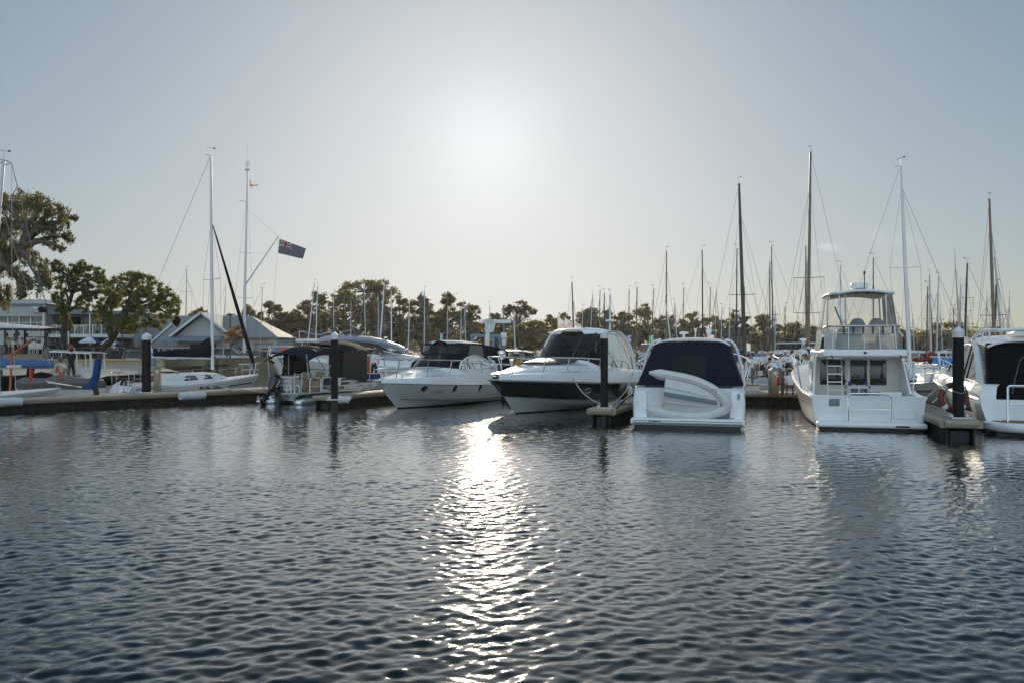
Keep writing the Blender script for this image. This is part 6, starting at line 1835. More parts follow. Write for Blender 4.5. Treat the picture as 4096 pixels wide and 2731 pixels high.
def awning():
 Y = 72.0; z = zpx(1310, Y)
 xa, xb = (-120 - 2048) / F * Y, (182 - 2048) / F * Y
 t = thing('terrace_awning', 'white sail roof on dark posts over the dining terrace', 'awning', (xb, Y, 2.0))
 rows = []
 for i in range(9):
  u = i / 8
  rows.append([Vector((lerp(xa - xb, 0, u), v * 4.2, z - 2.0 + .55 * math.sin(math.pi * min(1, v)) * (1 - .75 * u) - .12 * u)) for v in np.linspace(0,1,7)])
 b = MB(); b.slab(rows, .03); b.build('canvas_roof', 'shirt_white', t)
 b = MB(); b.bar((xa - xb, .05, z - 2.10),(0,.05, z - 2.18),.10,.16); b.bar((xa - xb, 4.1, z - 2.10),(0,4.1, z - 2.18),.10,.16); b.build('beam', 'blackpost', t, smooth_on=False)
 for px, dy in ((21,3.8),(66,.05),(100,3.8),(181,.05),(-60,.05)):
  b = MB(); x = (px - 2048) / F * (Y + dy) - xb; b.box((x, dy, (z - 2.1) / 2 - .02),(.16,.16, z - 2.12)); b.box((x + .12, dy, z - 2.6),(.22,.2,.36)); b.build('post', 'blackpost', t, smooth_on=False)
 # terrace block with limestone face
 b = MB(); x2 = (172 - 2048) / F * 70
 b.box(((x2 - 60) / 2 - 0,74.5,1.5),(x2 + 60 if False else abs(-60 - x2),9,1.1))
 tt = b.build('terrace', 'limestone', smooth_on=False); tag(tt, 'raised dining terrace faced with golden limestone blocks', 'terrace', kind='structure')
awning()

def umbrella(label, px, py, Y, r):
 c = P(px, py, Y)
 t = thing('market_umbrella', label, 'umbrella', (c.x, c.y, 1.0),.2, 'blue and white umbrellas below the balcony')
 h = c.z - 1.0
 b = MB(); ring = [[Vector((r * k * math.cos(a), r * k * math.sin(a), h - d)) for a in np.linspace(0,2 * math.pi, 9)[:-1]] for k, d in ((.04,0),(.5,.28),(1,.62),(1.0,.74))]
 b.loft(ring, closed=True, mi=lambda i, j: 1 if j in (5,6) else 0); b.build('umbrella_canopy', ['bluecanvas', 'shirt_white'], t, angle=10)
 b = MB(); b.tube([(0,0,0),(0,0, h)],.035,8); b.build('umbrella_pole', 'alu', t)
 b = MB(); b.box((0,0,.05),(.7,.7,.1)); b.build('umbrella_base', 'greystripe', t)
umbrella('blue and white umbrella left of the round tree trunks', 360,1343,80,1.12)
umbrella('blue and white umbrella half behind the curved tree trunk', 442,1349,80,1.05)

def lamp_post(label, px, top, Y, m='blackpost', head=True, base=1.0):
 c = gpt(px, Y); z = zpx(top, Y)
 t = thing('lamp_post', label, 'lamp post', (c.x, c.y, base))
 b = MB(); b.lathe([(.11,0),(.10,.3),(.07,.35),(.05, z - base)], n=10); b.build('post', m, t)
 b = MB(); b.rbox((.25,0, z - base),(.7,.18,.08),.03); b.build('lamp_head', m, t)
lamp_post('thin black lamp post in front of the orange leaved tree', 921,1258,80)
lamp_post('tall black lamp post behind the satellite domes', 1522,1192,92, base=.8)
lamp_post('thin dark lamp post beside the curved tree trunk', 490,1330,78)
lamp_post('slim white lamp post behind the pontoon boat awning', 1198,1326,88, 'gel_dull', base=.8)

# ------------------------------------------------------------------ parked cars
def car(label, px, roof, Y, paint, rz, kind='wagon', scale=1.0):
 c = gpt(px, Y); zr = zpx(roof, Y); hgt = 1.5 * scale
 t = thing('parked_car', label, 'car', (c.x, c.y, zr - hgt), rz, 'cars parked behind the wall')
 pm = M[paint]
 L, Wd = 4.4 * scale, 1.75 * scale
 if kind == 'van': prof = [(0,.35),(.02,.9),(.06,1.25),(.10,1.82),(.95,1.85),(.99,1.2),(1,.4)];
 body = [(-.5,.30),(-.5,.62),(-.485,.86),(-.30,.92),(.25,.90),(.44,.80),(.5,.60),(.49,.30)]
 b = MB()
 rings = []
 for y, k in ((-1,.93),(-.93,1.0),(-.3,1.0),(.3,1.0),(.93,1.0),(1,.93)):
  rings.append([Vector((x * L * (1 - .03 * abs(y) ** 6), y * Wd / 2,.62 + (z * scale - .62) * k)) for x, z in body])
 b.loft(rings, closed=True, cap0=True, cap1=True); bd = b.build('body', pm, t, angle=40)
 tail = {'wagon': -.49, 'hatch': -.44, 'sedan': -.36}.get(kind, -.49)
 gh = [(tail, .90),(tail + .06,1.40),(tail + .14,1.49),(.02,1.50),(.12,1.42),(.29,.92)]
 b = MB(); rings = []
 for y, k, dz in ((-.97,1.0,0),(-.80,.97,0),(.80,.97,0),(.97,1.0,0)):
  rings.append([Vector((x * L, y * Wd / 2 * (1 - .17 * (z - .9) / .6), z * scale)) for x, z in gh])
 b.loft(rings, closed=True, cap0=True, cap1=True); b.build('cabin', 'winglass', t, angle=30)
 b = MB(); b.rbox(((tail + .10 + .06) / 2 * L, 0,1.50 * scale),((.06 - tail - .04) * L, Wd * .80,.05),.02)
 for s in (1,-1):
  y = s * Wd / 2
  for (xa, za),(xb, zb) in (((.30,.9),(.11,1.46)),((tail + .005,.9),(tail + .08,1.46)),((-.08,.9),(-.07,1.48)),((-.30,.9),(-.28,1.48))):
   b.bar((xa * L, y * .975, za * scale),(xb * L, y * .83, zb * scale),.07,.05)
 b.build('roof', pm, t)
 for s in (1,-1):
  for x in (-.31,.31):
   b = MB(); b.lathe([(.32,-.1),(.33,-.06),(.33,.06),(.32,.1)], c=(x * L, s * Wd * .44,.33), n=18, rot=Matrix.Rotation(math.pi / 2,3, 'X')); w = b.build('wheel', 'tyre', t)
   b = MB(); b.lathe([(.2,-.02),(.2,.02),(.05,.03)], c=(x * L, s * (Wd * .44 + .1),.33), n=14, rot=Matrix.Rotation(-s * math.pi / 2,3, 'X')); b.build('rim', 'alu', w)
  b = MB(); b.rbox((-.495 * L, s * Wd * .40,.82 * scale),(.06,.22,.26),.03); b.build('tail_light', 'red', t)
  b = MB(); b.rbox((.475 * L, s * Wd * .36,.68 * scale),(.12,.34,.14),.03); b.build('headlight', 'clearglass', t)
 b = MB(); b.rbox((-.503 * L, 0,.60 * scale),(.02,.42,.11),.005); b.build('number_plate', 'gel', t)
 return t
M['car_red'] = mat('dark_red_car_paint', (.16,.022,.018),.3, coat=.7)
M['car_white'] = mat('white_car_paint', (.72,.72,.71),.3, coat=.7)
M['car_black'] = mat('black_car_paint', (.02,.02,.022),.25, coat=.7)
M['car_silver'] = mat('silver_car_paint', (.42,.43,.44),.3, metal=.5, coat=.7)
M['car_brown'] = mat('brown_car_paint', (.13,.055,.035),.35, coat=.6)
car('dark red station wagon parked with its rear to the beach', 470,1402,75, 'car_red', math.radians(60))
car('silver hatchback right beside the dark red wagon', 536,1403,76.5, 'car_silver', math.radians(112), 'hatch')
car('silver car left of the black boat trailer, partly behind the standing sailor', 205,1396,73, 'car_silver', math.radians(100), 'hatch', 1.05)
car('white sports utility car parked side on below the shed lettering wall', 918,1393,86, 'car_white', math.radians(4), 'wagon', 1.18)
car('white car behind the foot of the flag mast', 1000,1400,87, 'car_white', math.radians(-170), 'hatch', 1.1)
car('black low car roof showing over the sea wall under the flag mast', 822,1416,82.5, 'car_black', math.radians(10), 'sedan')
car('white car roof glimpsed over the wall left of the yacht mast', 742,1392,84, 'car_white', math.radians(20), 'wagon', 1.05)
car('dark red brown car near the end of the sea wall', 1052,1406,87, 'car_brown', math.radians(170), 'wagon', 1.05)
car('black four wheel drive parked behind the dark red wagon', 585,1388,82, 'car_black', math.radians(90), 'wagon', 1.2)
car('white car parked under the awning of the shed', 655,1392,84, 'car_white', math.radians(80), 'wagon', 1.1)
car('black car in front of the shed wall doors', 770,1398,86.5, 'car_black', math.radians(-165), 'hatch', 1.05)
car('white car half hidden beyond the round tree trunks', 455,1388,84, 'car_white', math.radians(75), 'sedan', 1.05)
def trailer():
 c = gpt(330,77)
 t = thing('black_bus', 'long black vehicle with a row of windows behind the round tree', 'bus', (c.x, c.y, 1.0),0)
 b = MB(); b.rbox((0,0,1.0),(5.6,2.0,1.5),.15); b.build('body', 'car_black', t)
 for k in range(5):
  b = MB(); b.rbox((-2.1 + k * 1.05,-1.0,1.3),(.85,.04,.5),.02); b.build('window', 'tint_mid', t)
 b = MB(); b.rbox((0,0,1.82),(5.4,1.8,.1),.04); b.tube([(-2.6,-.7,1.95),(2.6,-.7,1.95)],.04,6); b.build('roof_rack', 'blackpost', t)
 for x in (-1.8,1.8):
  b = MB(); b.lathe([(.38,-.12),(.38,.12)], c=(x, -.95,.38), n=16, rot=Matrix.Rotation(math.pi / 2,3, 'X')); b.build('wheel', 'tyre', t)
trailer()

# ------------------------------------------------------------------ flags
def cloth(parent, name, m, c00, c10, c11, c01, u0=0, u1=1, v0=0, v1=1, n=12, wave=.06, k=2.2, off=0.0, tear=None):
 """sheet between four corners (hoist bottom, fly bottom, fly top, hoist top) rippling along the fly"""
 c00, c10, c11, c01 = map(Vector, (c00, c10, c11, c01))
 nrm = (c10 - c00).cross(c01 - c00).normalized()
 rows = []
 for j in range(max(2, int(n * (v1 - v0)) + 1) + 1):
  v = lerp(v0, v1, j / max(2, int(n * (v1 - v0)) + 1)); row = []
  for i in range(max(2, int(n * 1.6 * (u1 - u0)) + 1) + 1):
   u = lerp(u0, u1, i / max(2, int(n * 1.6 * (u1 - u0)) + 1))
   p = c00.lerp(c10, u).lerp(c01.lerp(c11, u), v)
   row.append(p + nrm * (wave * (u ** .7) * math.sin(k * math.pi * u + 1.6 * v) + off))
  rows.append(row)
 b = MB(); b.loft(rows); return b.build(name, m, parent)

def flag_mast():
 Y = 86.0; o = Vector(((977 - 2048) / F * Y, Y, 1.0)); L = lambda px, py, y=Y: P(px, py, y) - o
 t = thing('flag_mast', 'tall white flag mast with crossbars and a slanting gaff behind the sea wall', 'flagpole', o)
 b = MB(); b.tube([(0,0,0), L(980,1130), L(987,820), L(990,650)],[.17,.14,.10,.07],12); b.build('pole', 'mast_white', t)
 b = MB(); b.tube([L(983,1137), L(1115,944)],[.07,.045],8); b.build('gaff', 'mast', t)
 for y, a, c in ((803,956,990),(1010,957,1006),(1190,940,1012)):
  b = MB(); b.tube([L(a, y - 2), L((a + c) / 2, y + 3), L(c, y + 3)],.03,6); b.build('crossbar', 'mast', t)
 b = MB(); b.tube([L(989,650), L(989,568)],.012,5); b.lathe([(.25,-.06),(.27,0),(.25,.08),(.05,.1)], c=L(989,680), n=10); b.tube([L(984,668), L(985,645)],.03,5); b.tube([L(995,664), L(996,650)],.03,5); b.tube([L(989,648), L(1000,646)],.03,5); b.build('masthead_gear', 'greyhull', t)
 b = MB()
 for a, c in (((991,700),(970,1260)),((991,840),(1112,944)),((985,800),(940,1190)),((940,1190),(925,1420)),((1012,1193),(1030,1420)),((990,800),(1012,1190)),((1006,1012),(1065,1014)),((1113,946),(1090,1300))): b.tube([L(*a), L(*c)],.010,4)
 b.build('stays', 'wire', t)
 e = thing('ensign', 'navy flag with a red and white crossed canton flying from the gaff', 'flag', P(1116,955, Y),0)
 o2 = P(1116,955, Y); Q = lambda px, py, dy=0: P(px, py, Y) - o2 + Vector((0, dy, 0))
 c = (Q(1112,1013), Q(1213,1037), Q(1224,995), Q(1118,955))
 body = cloth(e, 'flag_cloth', 'flag_navy', *c, wave=.16, k=2.6)
 for off in (.012,-.012):
  for (ua, ub, va, vb, m, kk) in ((0,.5,.67,.83, 'flag_white', 1),(.19,.31,.5,1, 'flag_white', 1),(0,.5,.70,.80, 'flag_red', 1.6),(.213,.287,.5,1, 'flag_red', 1.6)):
   cloth(body, 'canton_cross', m, *c, u0=ua, u1=ub, v0=va, v1=vb, wave=.16, k=2.6, off=off * kk, n=10)
  for d in (1,-1):
   rows = []; nrm = (c[1] - c[0]).cross(c[3] - c[0]).normalized()
   for i in range(11):
    u = .5 * i / 10; vm = .5 + (.5 * i / 10 if d > 0 else .5 - .5 * i / 10); row = []
    for dv in (-.05,.05):
     v = min(1, max(.5, vm + dv)); p = c[0].lerp(c[1], u).lerp(c[3].lerp(c[2], u), v)
     row.append(p + nrm * (.16 * (u ** .7) * math.sin(2.6 * math.pi * u + 1.6 * v) + off * .7))
    rows.append(row)
   b = MB(); b.loft(rows); b.build('canton_diagonal', 'flag_white', body)
 o3 = P(998,712, Y); Q = lambda px, py: P(px, py, Y) - o3
 f = thing('burgee', 'small torn white, dark and orange pennant near the top of the flag mast', 'flag', o3)
 cloth(f, 'flag_cloth', 'flag_white', Q(998,735), Q(1012,758), Q(1006,736), Q(998,712), wave=.10); cloth(f, 'flag_patch', 'flag_navy', Q(998,730), Q(1006,738), Q(1005,734), Q(999,716), wave=.05, off=-.05)
 cloth(f, 'flag_tail', 'flag_red', Q(998,745), Q(1033,743), Q(1034,741), Q(998,738), wave=.12); cloth(f, 'flag_foot', 'flag_white', Q(998,760), Q(1012,755), Q(1010,746), Q(998,742), wave=.08)
flag_mast()

def crest(parent, c, x, u, s, m='letter_red', crown=True, anchor=True):
 """round red crest: double ring, anchor, crown"""
 c = Vector(c); x = Vector(x).normalized(); u = Vector(u).normalized(); n = x.cross(u)
 b = MB(); Q = lambda a, d: c + x * a * s + u * d * s
 for r in (1.0,.74): b.tube([Q(r * math.cos(t), r * math.sin(t)) for t in np.linspace(0,2 * math.pi, 33)[:-1]],.035 * s, 4, closed=True)
 if anchor:
  b.tube([Q(0,.45), Q(0,-.5)],.05 * s, 4); b.tube([Q(-.25,.22), Q(.25,.22)],.045 * s, 4)
  b.tube([Q(.48 * math.sin(a),-.05 - .48 * math.cos(a)) for a in np.linspace(-1.3,1.3,9)],.05 * s, 4); b.tube([Q(.1 * math.cos(a),.52 + .1 * math.sin(a)) for a in np.linspace(0,2 * math.pi, 9)[:-1]],.03 * s, 4, closed=True)
 if crown:
  b.tube([Q(-.42,1.12), Q(-.5,1.62), Q(-.25,1.36), Q(0,1.72), Q(.25,1.36), Q(.5,1.62), Q(.42,1.12), Q(-.42,1.12)],.045 * s, 4)
 return b.build('crest', m, parent)

def club_flags():
 Y = 62.0
 for i, (px, top, w, lab) in enumerate(((2231,1263,30, 'white club flag with red anchor crest, leftmost above the dark hulled cruiser'),(2259,1268,36, 'white club flag with red anchor crest and crown, middle of the three'),(2290,1275,34, 'white club flag with red crowned crest, right one beside the dark mast'))):
  Yi = Y + i * .9
  o = P(px, 1480, Yi); o.z = .4; L = lambda a, c: P(a, c, Yi) - o
  t = thing('club_flag', lab, 'flag', o, 0, 'white crested club flags')
  b = MB(); b.tube([(0,0,0), L(px, top)],.03,8); b.build('flag_pole', 'alu', t)
  f = cloth(t, 'flag_cloth', 'flag_white', L(px + 1,1345), L(px + w * .98,1345), L(px + w, top + 26), L(px + 1, top + 3), wave=.12, k=2.0, n=14)
  crest(t, L(px + w * .52,1308 + i) + Vector((0,-.22,0)),(1,0,-.1),(0.05,0,1),.24, crown=i > 0)
 for px, top, m, num, lab in ((2508,1343, 'flag_blue', '2', 'feather flag, blue above and white below, mirrored number two'),(2599,1341, 'flag_green', '3', 'feather flag, green above and white below, mirrored number three')):
  Yi = 58.0; o = P(px, 1480, Yi); o.z = .5; L = lambda a, c: P(a, c, Yi) - o
  t = thing('feather_flag', lab, 'flag', o, 0, 'numbered feather flags')
  b = MB(); b.tube([(0,0,0), L(px - 6,1405), L(px + 1, top)],.025,6); b.build('flag_pole', 'alu', t)
  cloth(t, 'flag_cloth', m, L(px - 3,1370), L(px + 17,1380), L(px + 17, top + 10), L(px + 1, top), wave=.06); cloth(t, 'flag_foot', 'flag_white', L(px - 6,1402), L(px + 16,1399), L(px + 17,1380), L(px - 3,1370), wave=.06)
  text('number', num, .55, 'letter_white', t, L(px + 17,1363) + Vector((0,-.1,0)),(1,0,0),(0,0,1), mirror=True, bold=.012, depth=.01)
  crest(t, L(px + 6,1389) + Vector((0,-.12,0)),(1,0,0),(0,0,1),.13, crown=False)
 for px, top, w, hh, m, lab, Yi in ((1761,1332,9,28, 'flag_sky', 'small pale blue flag on a short staff above the porthole cruiser', 60),(2986,1372,16,30, 'flag_white', 'white pennant with faint red mark beside the thick dark mast', 52),(2836,1338,20,14, 'flag_white', 'small white flag just above the navy canopy roof', 60),(2818,1340,9,9, 'flag_red', 'tiny bright red flag above the navy canopy roof', 61),(3982,1335,9,10, 'flag_red', 'tiny red signal flag above the roof rail of the right cruiser', 50),(3984,1281,7,6, 'flag_yellow', 'tiny yellow signal flag above the red one', 51),(2578,1360,11,14, 'flag_yellow', 'small signal flags over the blue topped boat', 58)):
  o = P(px, 1430, Yi); L = lambda a, c: P(a, c, Yi) - o
  t = thing('pennant', lab, 'flag', o); b = MB(); b.tube([(0,0,0), L(px, top - 4)],.015,5); b.build('flag_staff', 'alu', t)
  cloth(t, 'flag_cloth', m, L(px + 1, top + hh), L(px + w, top + hh + 1), L(px + w, top + 3), L(px + 1, top), wave=.05)
club_flags()

# ------------------------------------------------------------------ cranes
def cranes():
 Y = 74.0; o = P(1948,1480, Y); o.z = .6; L = lambda a, c: P(a, c, Y) - o
 t = thing('jib_crane', 'white jib crane with a horizontal arm above the porthole cruiser', 'crane', o)
 b = MB(); b.box((0,0, L(0,1290).z / 2 + .3),(.36,.36, L(0,1288).z)); b.build('crane_column', 'cranewhite', t, smooth_on=False)
 b = MB(); b.box((L(1985,0).x, 0, L(0,1286).z),(L(2044,0).x - L(1928,0).x, .3,.32)); b.prism([L(1962,1290) + Vector((0,-.1,0)), L(1966,1290) + Vector((0,-.1,0)), L(1966,1325) + Vector((0,-.1,0)), L(1950,1328) + Vector((0,-.1,0))],(0,.2,0)); b.build('crane_arm', 'cranewhite', t, smooth_on=False)
 b = MB(); b.prism([L(1960,1291) + Vector((0,-.12,0)), L(1984,1291) + Vector((0,-.12,0)), L(1973,1328) + Vector((0,-.12,0)), L(1960,1330) + Vector((0,-.12,0))],(0,.24,0)); b.build('crane_bracket', 'cranewhite', t, smooth_on=False)
 b = MB(); b.box((L(1958,0).x, -.2, L(0,1283).z),(.5,.3,.25)); b.build('trolley', 'greyhull', t, smooth_on=False)
 Y2 = 80.0; o = P(2016,1480, Y2); o.z = .6; L2 = lambda a, c: P(a, c, Y2) - o
 t = thing('hoist_mast', 'slim blue post with a white winch box below the jib crane arm', 'crane', o)
 b = MB(); b.tube([(0,0,0), L2(2016,1380), L2(2014,1222)],[.18,.10,.07],10); b.build('post', 'steelblue', t)
 b = MB(); b.rbox(L2(2016,1342),(.62,.5,.55),.05); b.rbox(L2(2016,1368) , (.42,.4,.7),.08); b.build('winch_box', 'cranewhite', t)
 b = MB(); b.rbox(L2(2016,1224),(.3,.2,.08),.02); b.build('lamp_head', 'blackpost', t)
 Y3 = 86.0; o = P(1960,1480, Y3); o.z = .6; L3 = lambda a, c, d=0: P(a, c, Y3) - o + Vector((0, d, 0))
 t = thing('boat_hoist', 'blue steel boat hoist frame behind the white jib crane', 'boat hoist', o)
 b = MB()
 for d in (0,3.2):
  b.bar(L3(1880,1342, d), L3(2010,1342, d),.22,.26)
 for px in (1884,2006): b.bar(L3(px, 1342), L3(px, 1342,3.2),.2,.24)
 b.build('top_frame', 'steelblue', t, smooth_on=False)
 for d in (0,3.2):
  for a, c in ((1887,1897),(1975,1968),(1995,2004)):
   b = MB(); b.bar(L3(a, 1345, d), L3(c, 1410, d),.22,.2, up=(0,1,0)); b.bar(L3(c, 1410, d), L3(c, 1465, d),.2,.2, up=(0,1,0)); b.build('leg', 'steelblue', t, smooth_on=False)
cranes()

# ------------------------------------------------------------------ sailing boats
def to_local(root, w):
 return (Matrix.Translation(root.location) @ root.rotation_euler.to_matrix().to_4x4()).inverted() @ Vector(w)
def yacht_hull(L, fb=1.0):
 return Hull(L, [(0, L * .125),(.25, L * .155),(.5, L * .165),(.75, L * .115),(.92, L * .045),(1,.02)],[(0,.10 * L * fb),(.4,.098 * L * fb),(1,.142 * L * fb)],
    [(0, L * .09),(.3, L * .12),(.5, L * .12),(.75, L * .07),(1,.0)],[(0,.10),(.5,-.05),(1,.25)],[(0,.02),(.5,-.35),(1,-.05)],.13 * L, rake=.05 * L, p=.6, pb=.95)
def yacht(name, label, cat, pos, fwd, L, mast=None, hullmat='gel', group=None, stripe='lettering', cover='navy', boom=True, furl=None, detail=1, cabin=True, rails_on=True, fb=1.0):
 """pos: stern point; mast: dict(px, top, base_px, spreaders, m, r, x)"""
 f = Vector(fwd).normalized()
 root = thing(name, label, cat, (pos[0], pos[1],0), math.atan2(f.y, f.x), group)
 h = yacht_hull(L, fb)
 hull = h.build(root, [lambda t: h.zs(t) * .45, lambda t: h.zs(t) * .75, h.zs],[M[hullmat], M['antifoul']], lambda t, r: 1 if r == 0 else 0, nt=16 if detail < 2 else 34)
 if stripe and detail: h.band(hull, 'hull_stripe', lambda t: h.zs(t) * .70, lambda t: h.zs(t) * .76, stripe, .02,.97, off=.008, n=16)
 cr = .045 * L
 def prof(t):
  b, z = h.b(t), h.zs(t)
  return [(b, z),(b * .97, z + .03)] + [(b * .93 * q, z + .03 + .05 * (1 - q * q)) for q in (1,.6,.3,0)]
 h.deck(root, 'gel_dull' if hullmat != 'gel' else 'gel', prof, nt=14 if detail < 2 else 30)
 if cabin:
  rows = []
  for t, hw, zz in ((.34,.085,.060),(.36,.088,.066),(.55,.08,.060),(.66,.06,.045),(.74,.035,.012)):
   z0 = h.zs(t) + .03; w = hw * L; hh = zz * L
   rows.append([Vector((t * L, y * w, z0 + hh * k)) for y, k in ((-1.06,-.1),(-1,.55),(-.86,.92),(-.4,1.04),(0,1.07),(.4,1.04),(.86,.92),(1,.55),(1.06,-.1))])
  b = MB(); b.loft(rows, cap0=True, cap1=True, flip=True); cb = b.build('cabin_top', 'gel', root, angle=45)
  for s in (1,-1):
   for ta, tb in ((.40,.50),(.54,.61)):
    b = MB(); q = []
    for t, k in ((ta, .30),(ta + .012,.78),(tb - .02,.74),(tb, .32)):
     hw = interp([(.34,.085),(.36,.088),(.55,.08),(.66,.06)], t) * L; hh = interp([(.34,.06),(.36,.066),(.55,.06),(.66,.045)], t) * L
     y = hw * (1.045 - .055 * (k / .55)) if k < .55 else hw * (1 - .14 * (k - .55) / .37)
     q.append(Vector((t * L, s * (y + .012), h.zs(t) + .03 + hh * k)))
    b.prism(q, (0, s * .01,0)); b.build('cabin_window', 'winglass', cb)
 if rails_on and detail:
  for s in (1,-1):
   posts = [.06,.22,.40,.58,.76,.90] if detail > 1 else [.1,.5,.9]
   tops = [Vector((t * L, s * h.b(t) * .93, h.zs(t) + .58)) for t in posts]
   ext = [Vector((L * 1.0, s * .10, h.zs(1) + .60))]
   b = MB(); b.tube(tops + ext, .008 if detail > 1 else .012,5)
   if detail > 1: b.tube([p - Vector((0,0,.28)) for p in tops + ext],.006,5)
   for t, p in zip(posts, tops): b.tube([p, Vector((t * L, s * h.b(t) * .93, h.zs(t) + .02))],.014,5)
   b.build('guard_rail', 'chrome', root)
  b = MB(); z = h.zs(.95)
  b.tube(spline([(.88 * L, h.b(.88) * .93, z + .62),(.97 * L, h.b(.97), z + .66),(1.02 * L, 0, z + .68),(.97 * L, -h.b(.97), z + .66),(.88 * L, -h.b(.88) * .93, z + .62)],16),.02,6)
  if detail > 1:
   b.tube(spline([(.90 * L, h.b(.9) * .93, z + .33),(1.0 * L, 0.02, z + .36),(.90 * L, -h.b(.9) * .93, z + .33)],12),.016,6)
   for s in (1,-1): b.tube([(.97 * L, s * h.b(.97), z + .66),(.94 * L, s * h.b(.94) * .9, z)],.018,6)
  b.build('pulpit', 'chrome', root)
  b = MB(); b.tube(spline([(.14 * L, h.b(.14) * .93, h.zs(.1) + .58),(.03 * L, h.b(.05) * .9, h.zs(0) + .62),(-.01 * L, 0, h.zs(0) + .62),(.03 * L, -h.b(.05) * .9, h.zs(0) + .62),(.14 * L, -h.b(.14) * .93, h.zs(.1) + .58)],16),.018,6)
  for s in (1,-1): b.tube([(.03 * L, s * h.b(.05) * .9, h.zs(0) + .62),(.03 * L, s * h.b(.05) * .9, h.zs(0))],.016,5)
  b.build('pushpit', 'chrome', root)
 if mast:
  base = to_local(root, mast['base']); top = to_local(root, mast['top'])
  r = mast.get('r', .06); mm = mast.get('m', 'mast')
  hgt = (top - base).length
  mid = base.lerp(top, .6)
  b = MB(); b.tube([base, mid, top],[r, r * .92, r * .62],10); mo = b.build('mast', mm, root)
  ends = [top.lerp(base, 0.015)]
  for fr, w in mast.get('spr', ((.55,.09),)):
   c = base.lerp(top, fr); ax = Vector(mast.get('axis', (0,1,0))).normalized(); w_ = w * hgt
   b = MB(); b.tube([c + ax * w_ + Vector((0,0,.04 * w_)), c, c - ax * w_ + Vector((0,0,.04 * w_))],.016 if hgt < 10 else .022,6); b.build('spreader', mm, mo)
  b = MB()
  c = top; b.tube([c, c + Vector((0,0,.35))],.008,4); b.tube([c + Vector((-.22,0,.36)), c + Vector((.22,0,.38))],.008,4); b.tube([c + Vector((-.3,0,-.02)), c],.012,4); b.box(c + Vector((.2,0,.40)),(.10,.02,.07))
  b.build('wind_vane', 'mast_dark', mo)
  # rigging
  b = MB(); wr = mast.get('wr', .008)
  st = Vector((0.0,0, h.zs(0) + .1)); bw = Vector((L * .985,0, h.zs(1) + .05))
  hd = base.lerp(top, mast.get('frac', .86))
  b.tube([top, st], wr, 4); b.tube([hd, bw], wr, 4)
  for s in (1,-1):
   ch = Vector((base.x, s * h.b(base.x / L) * .92, h.zs(base.x / L)))
   prev = None
   for fr, w in mast.get('spr', ((.55,.09),)):
    ax = Vector(mast.get('axis', (0,1,0))).normalized(); tip = base.lerp(top, fr) + ax * s * w * hgt + Vector((0,0,.04 * w * hgt))
    b.tube([prev or ch, tip], wr * .8,4); prev = tip
   b.tube([prev or ch, hd], wr * .8,4); b.tube([ch, base.lerp(top, .5)], wr * .8,4)
  b.build('rigging', 'wire', root)
  if furl:
   b = MB(); pts = [hd.lerp(bw, .03), hd.lerp(bw, .10), hd.lerp(bw, .5), hd.lerp(bw, .88), hd.lerp(bw, .97)]; k = furl[1]
   b.tube(pts, [.02, k * .35, k * .75, k, k * .3],8); b.build('furled_sail', furl[0], root)
  if boom:
   g = base + Vector((-.08,0,.10 * hgt if hgt < 7 else .85)); e = Vector((g.x - L * .36,0, g.z + .06))
   b = MB(); b.tube([g, e],.05,7); bo = b.build('boom', mm, root)
   if cover:
    n = 9; rows = []
    for i in range(n):
     u = i / (n - 1); c = g.lerp(e, u); hh = lerp(.62,.16, u ** .6) * L / 8; w = lerp(.13,.09, u)
     rows.append([c + Vector((0, w * math.sin(a) * (1 if math.cos(a) < 0 else .55),.06 + hh * .5 - hh * .55 * -math.cos(a))) + Vector((0,.015 * math.sin(7 * i + 3 * a),0)) for a in np.linspace(0,2 * math.pi, 11)[:-1]])
    b = MB(); b.loft(rows, closed=True, cap0=True, cap1=True); b.build('sail_cover', cover, bo)
 return root, h

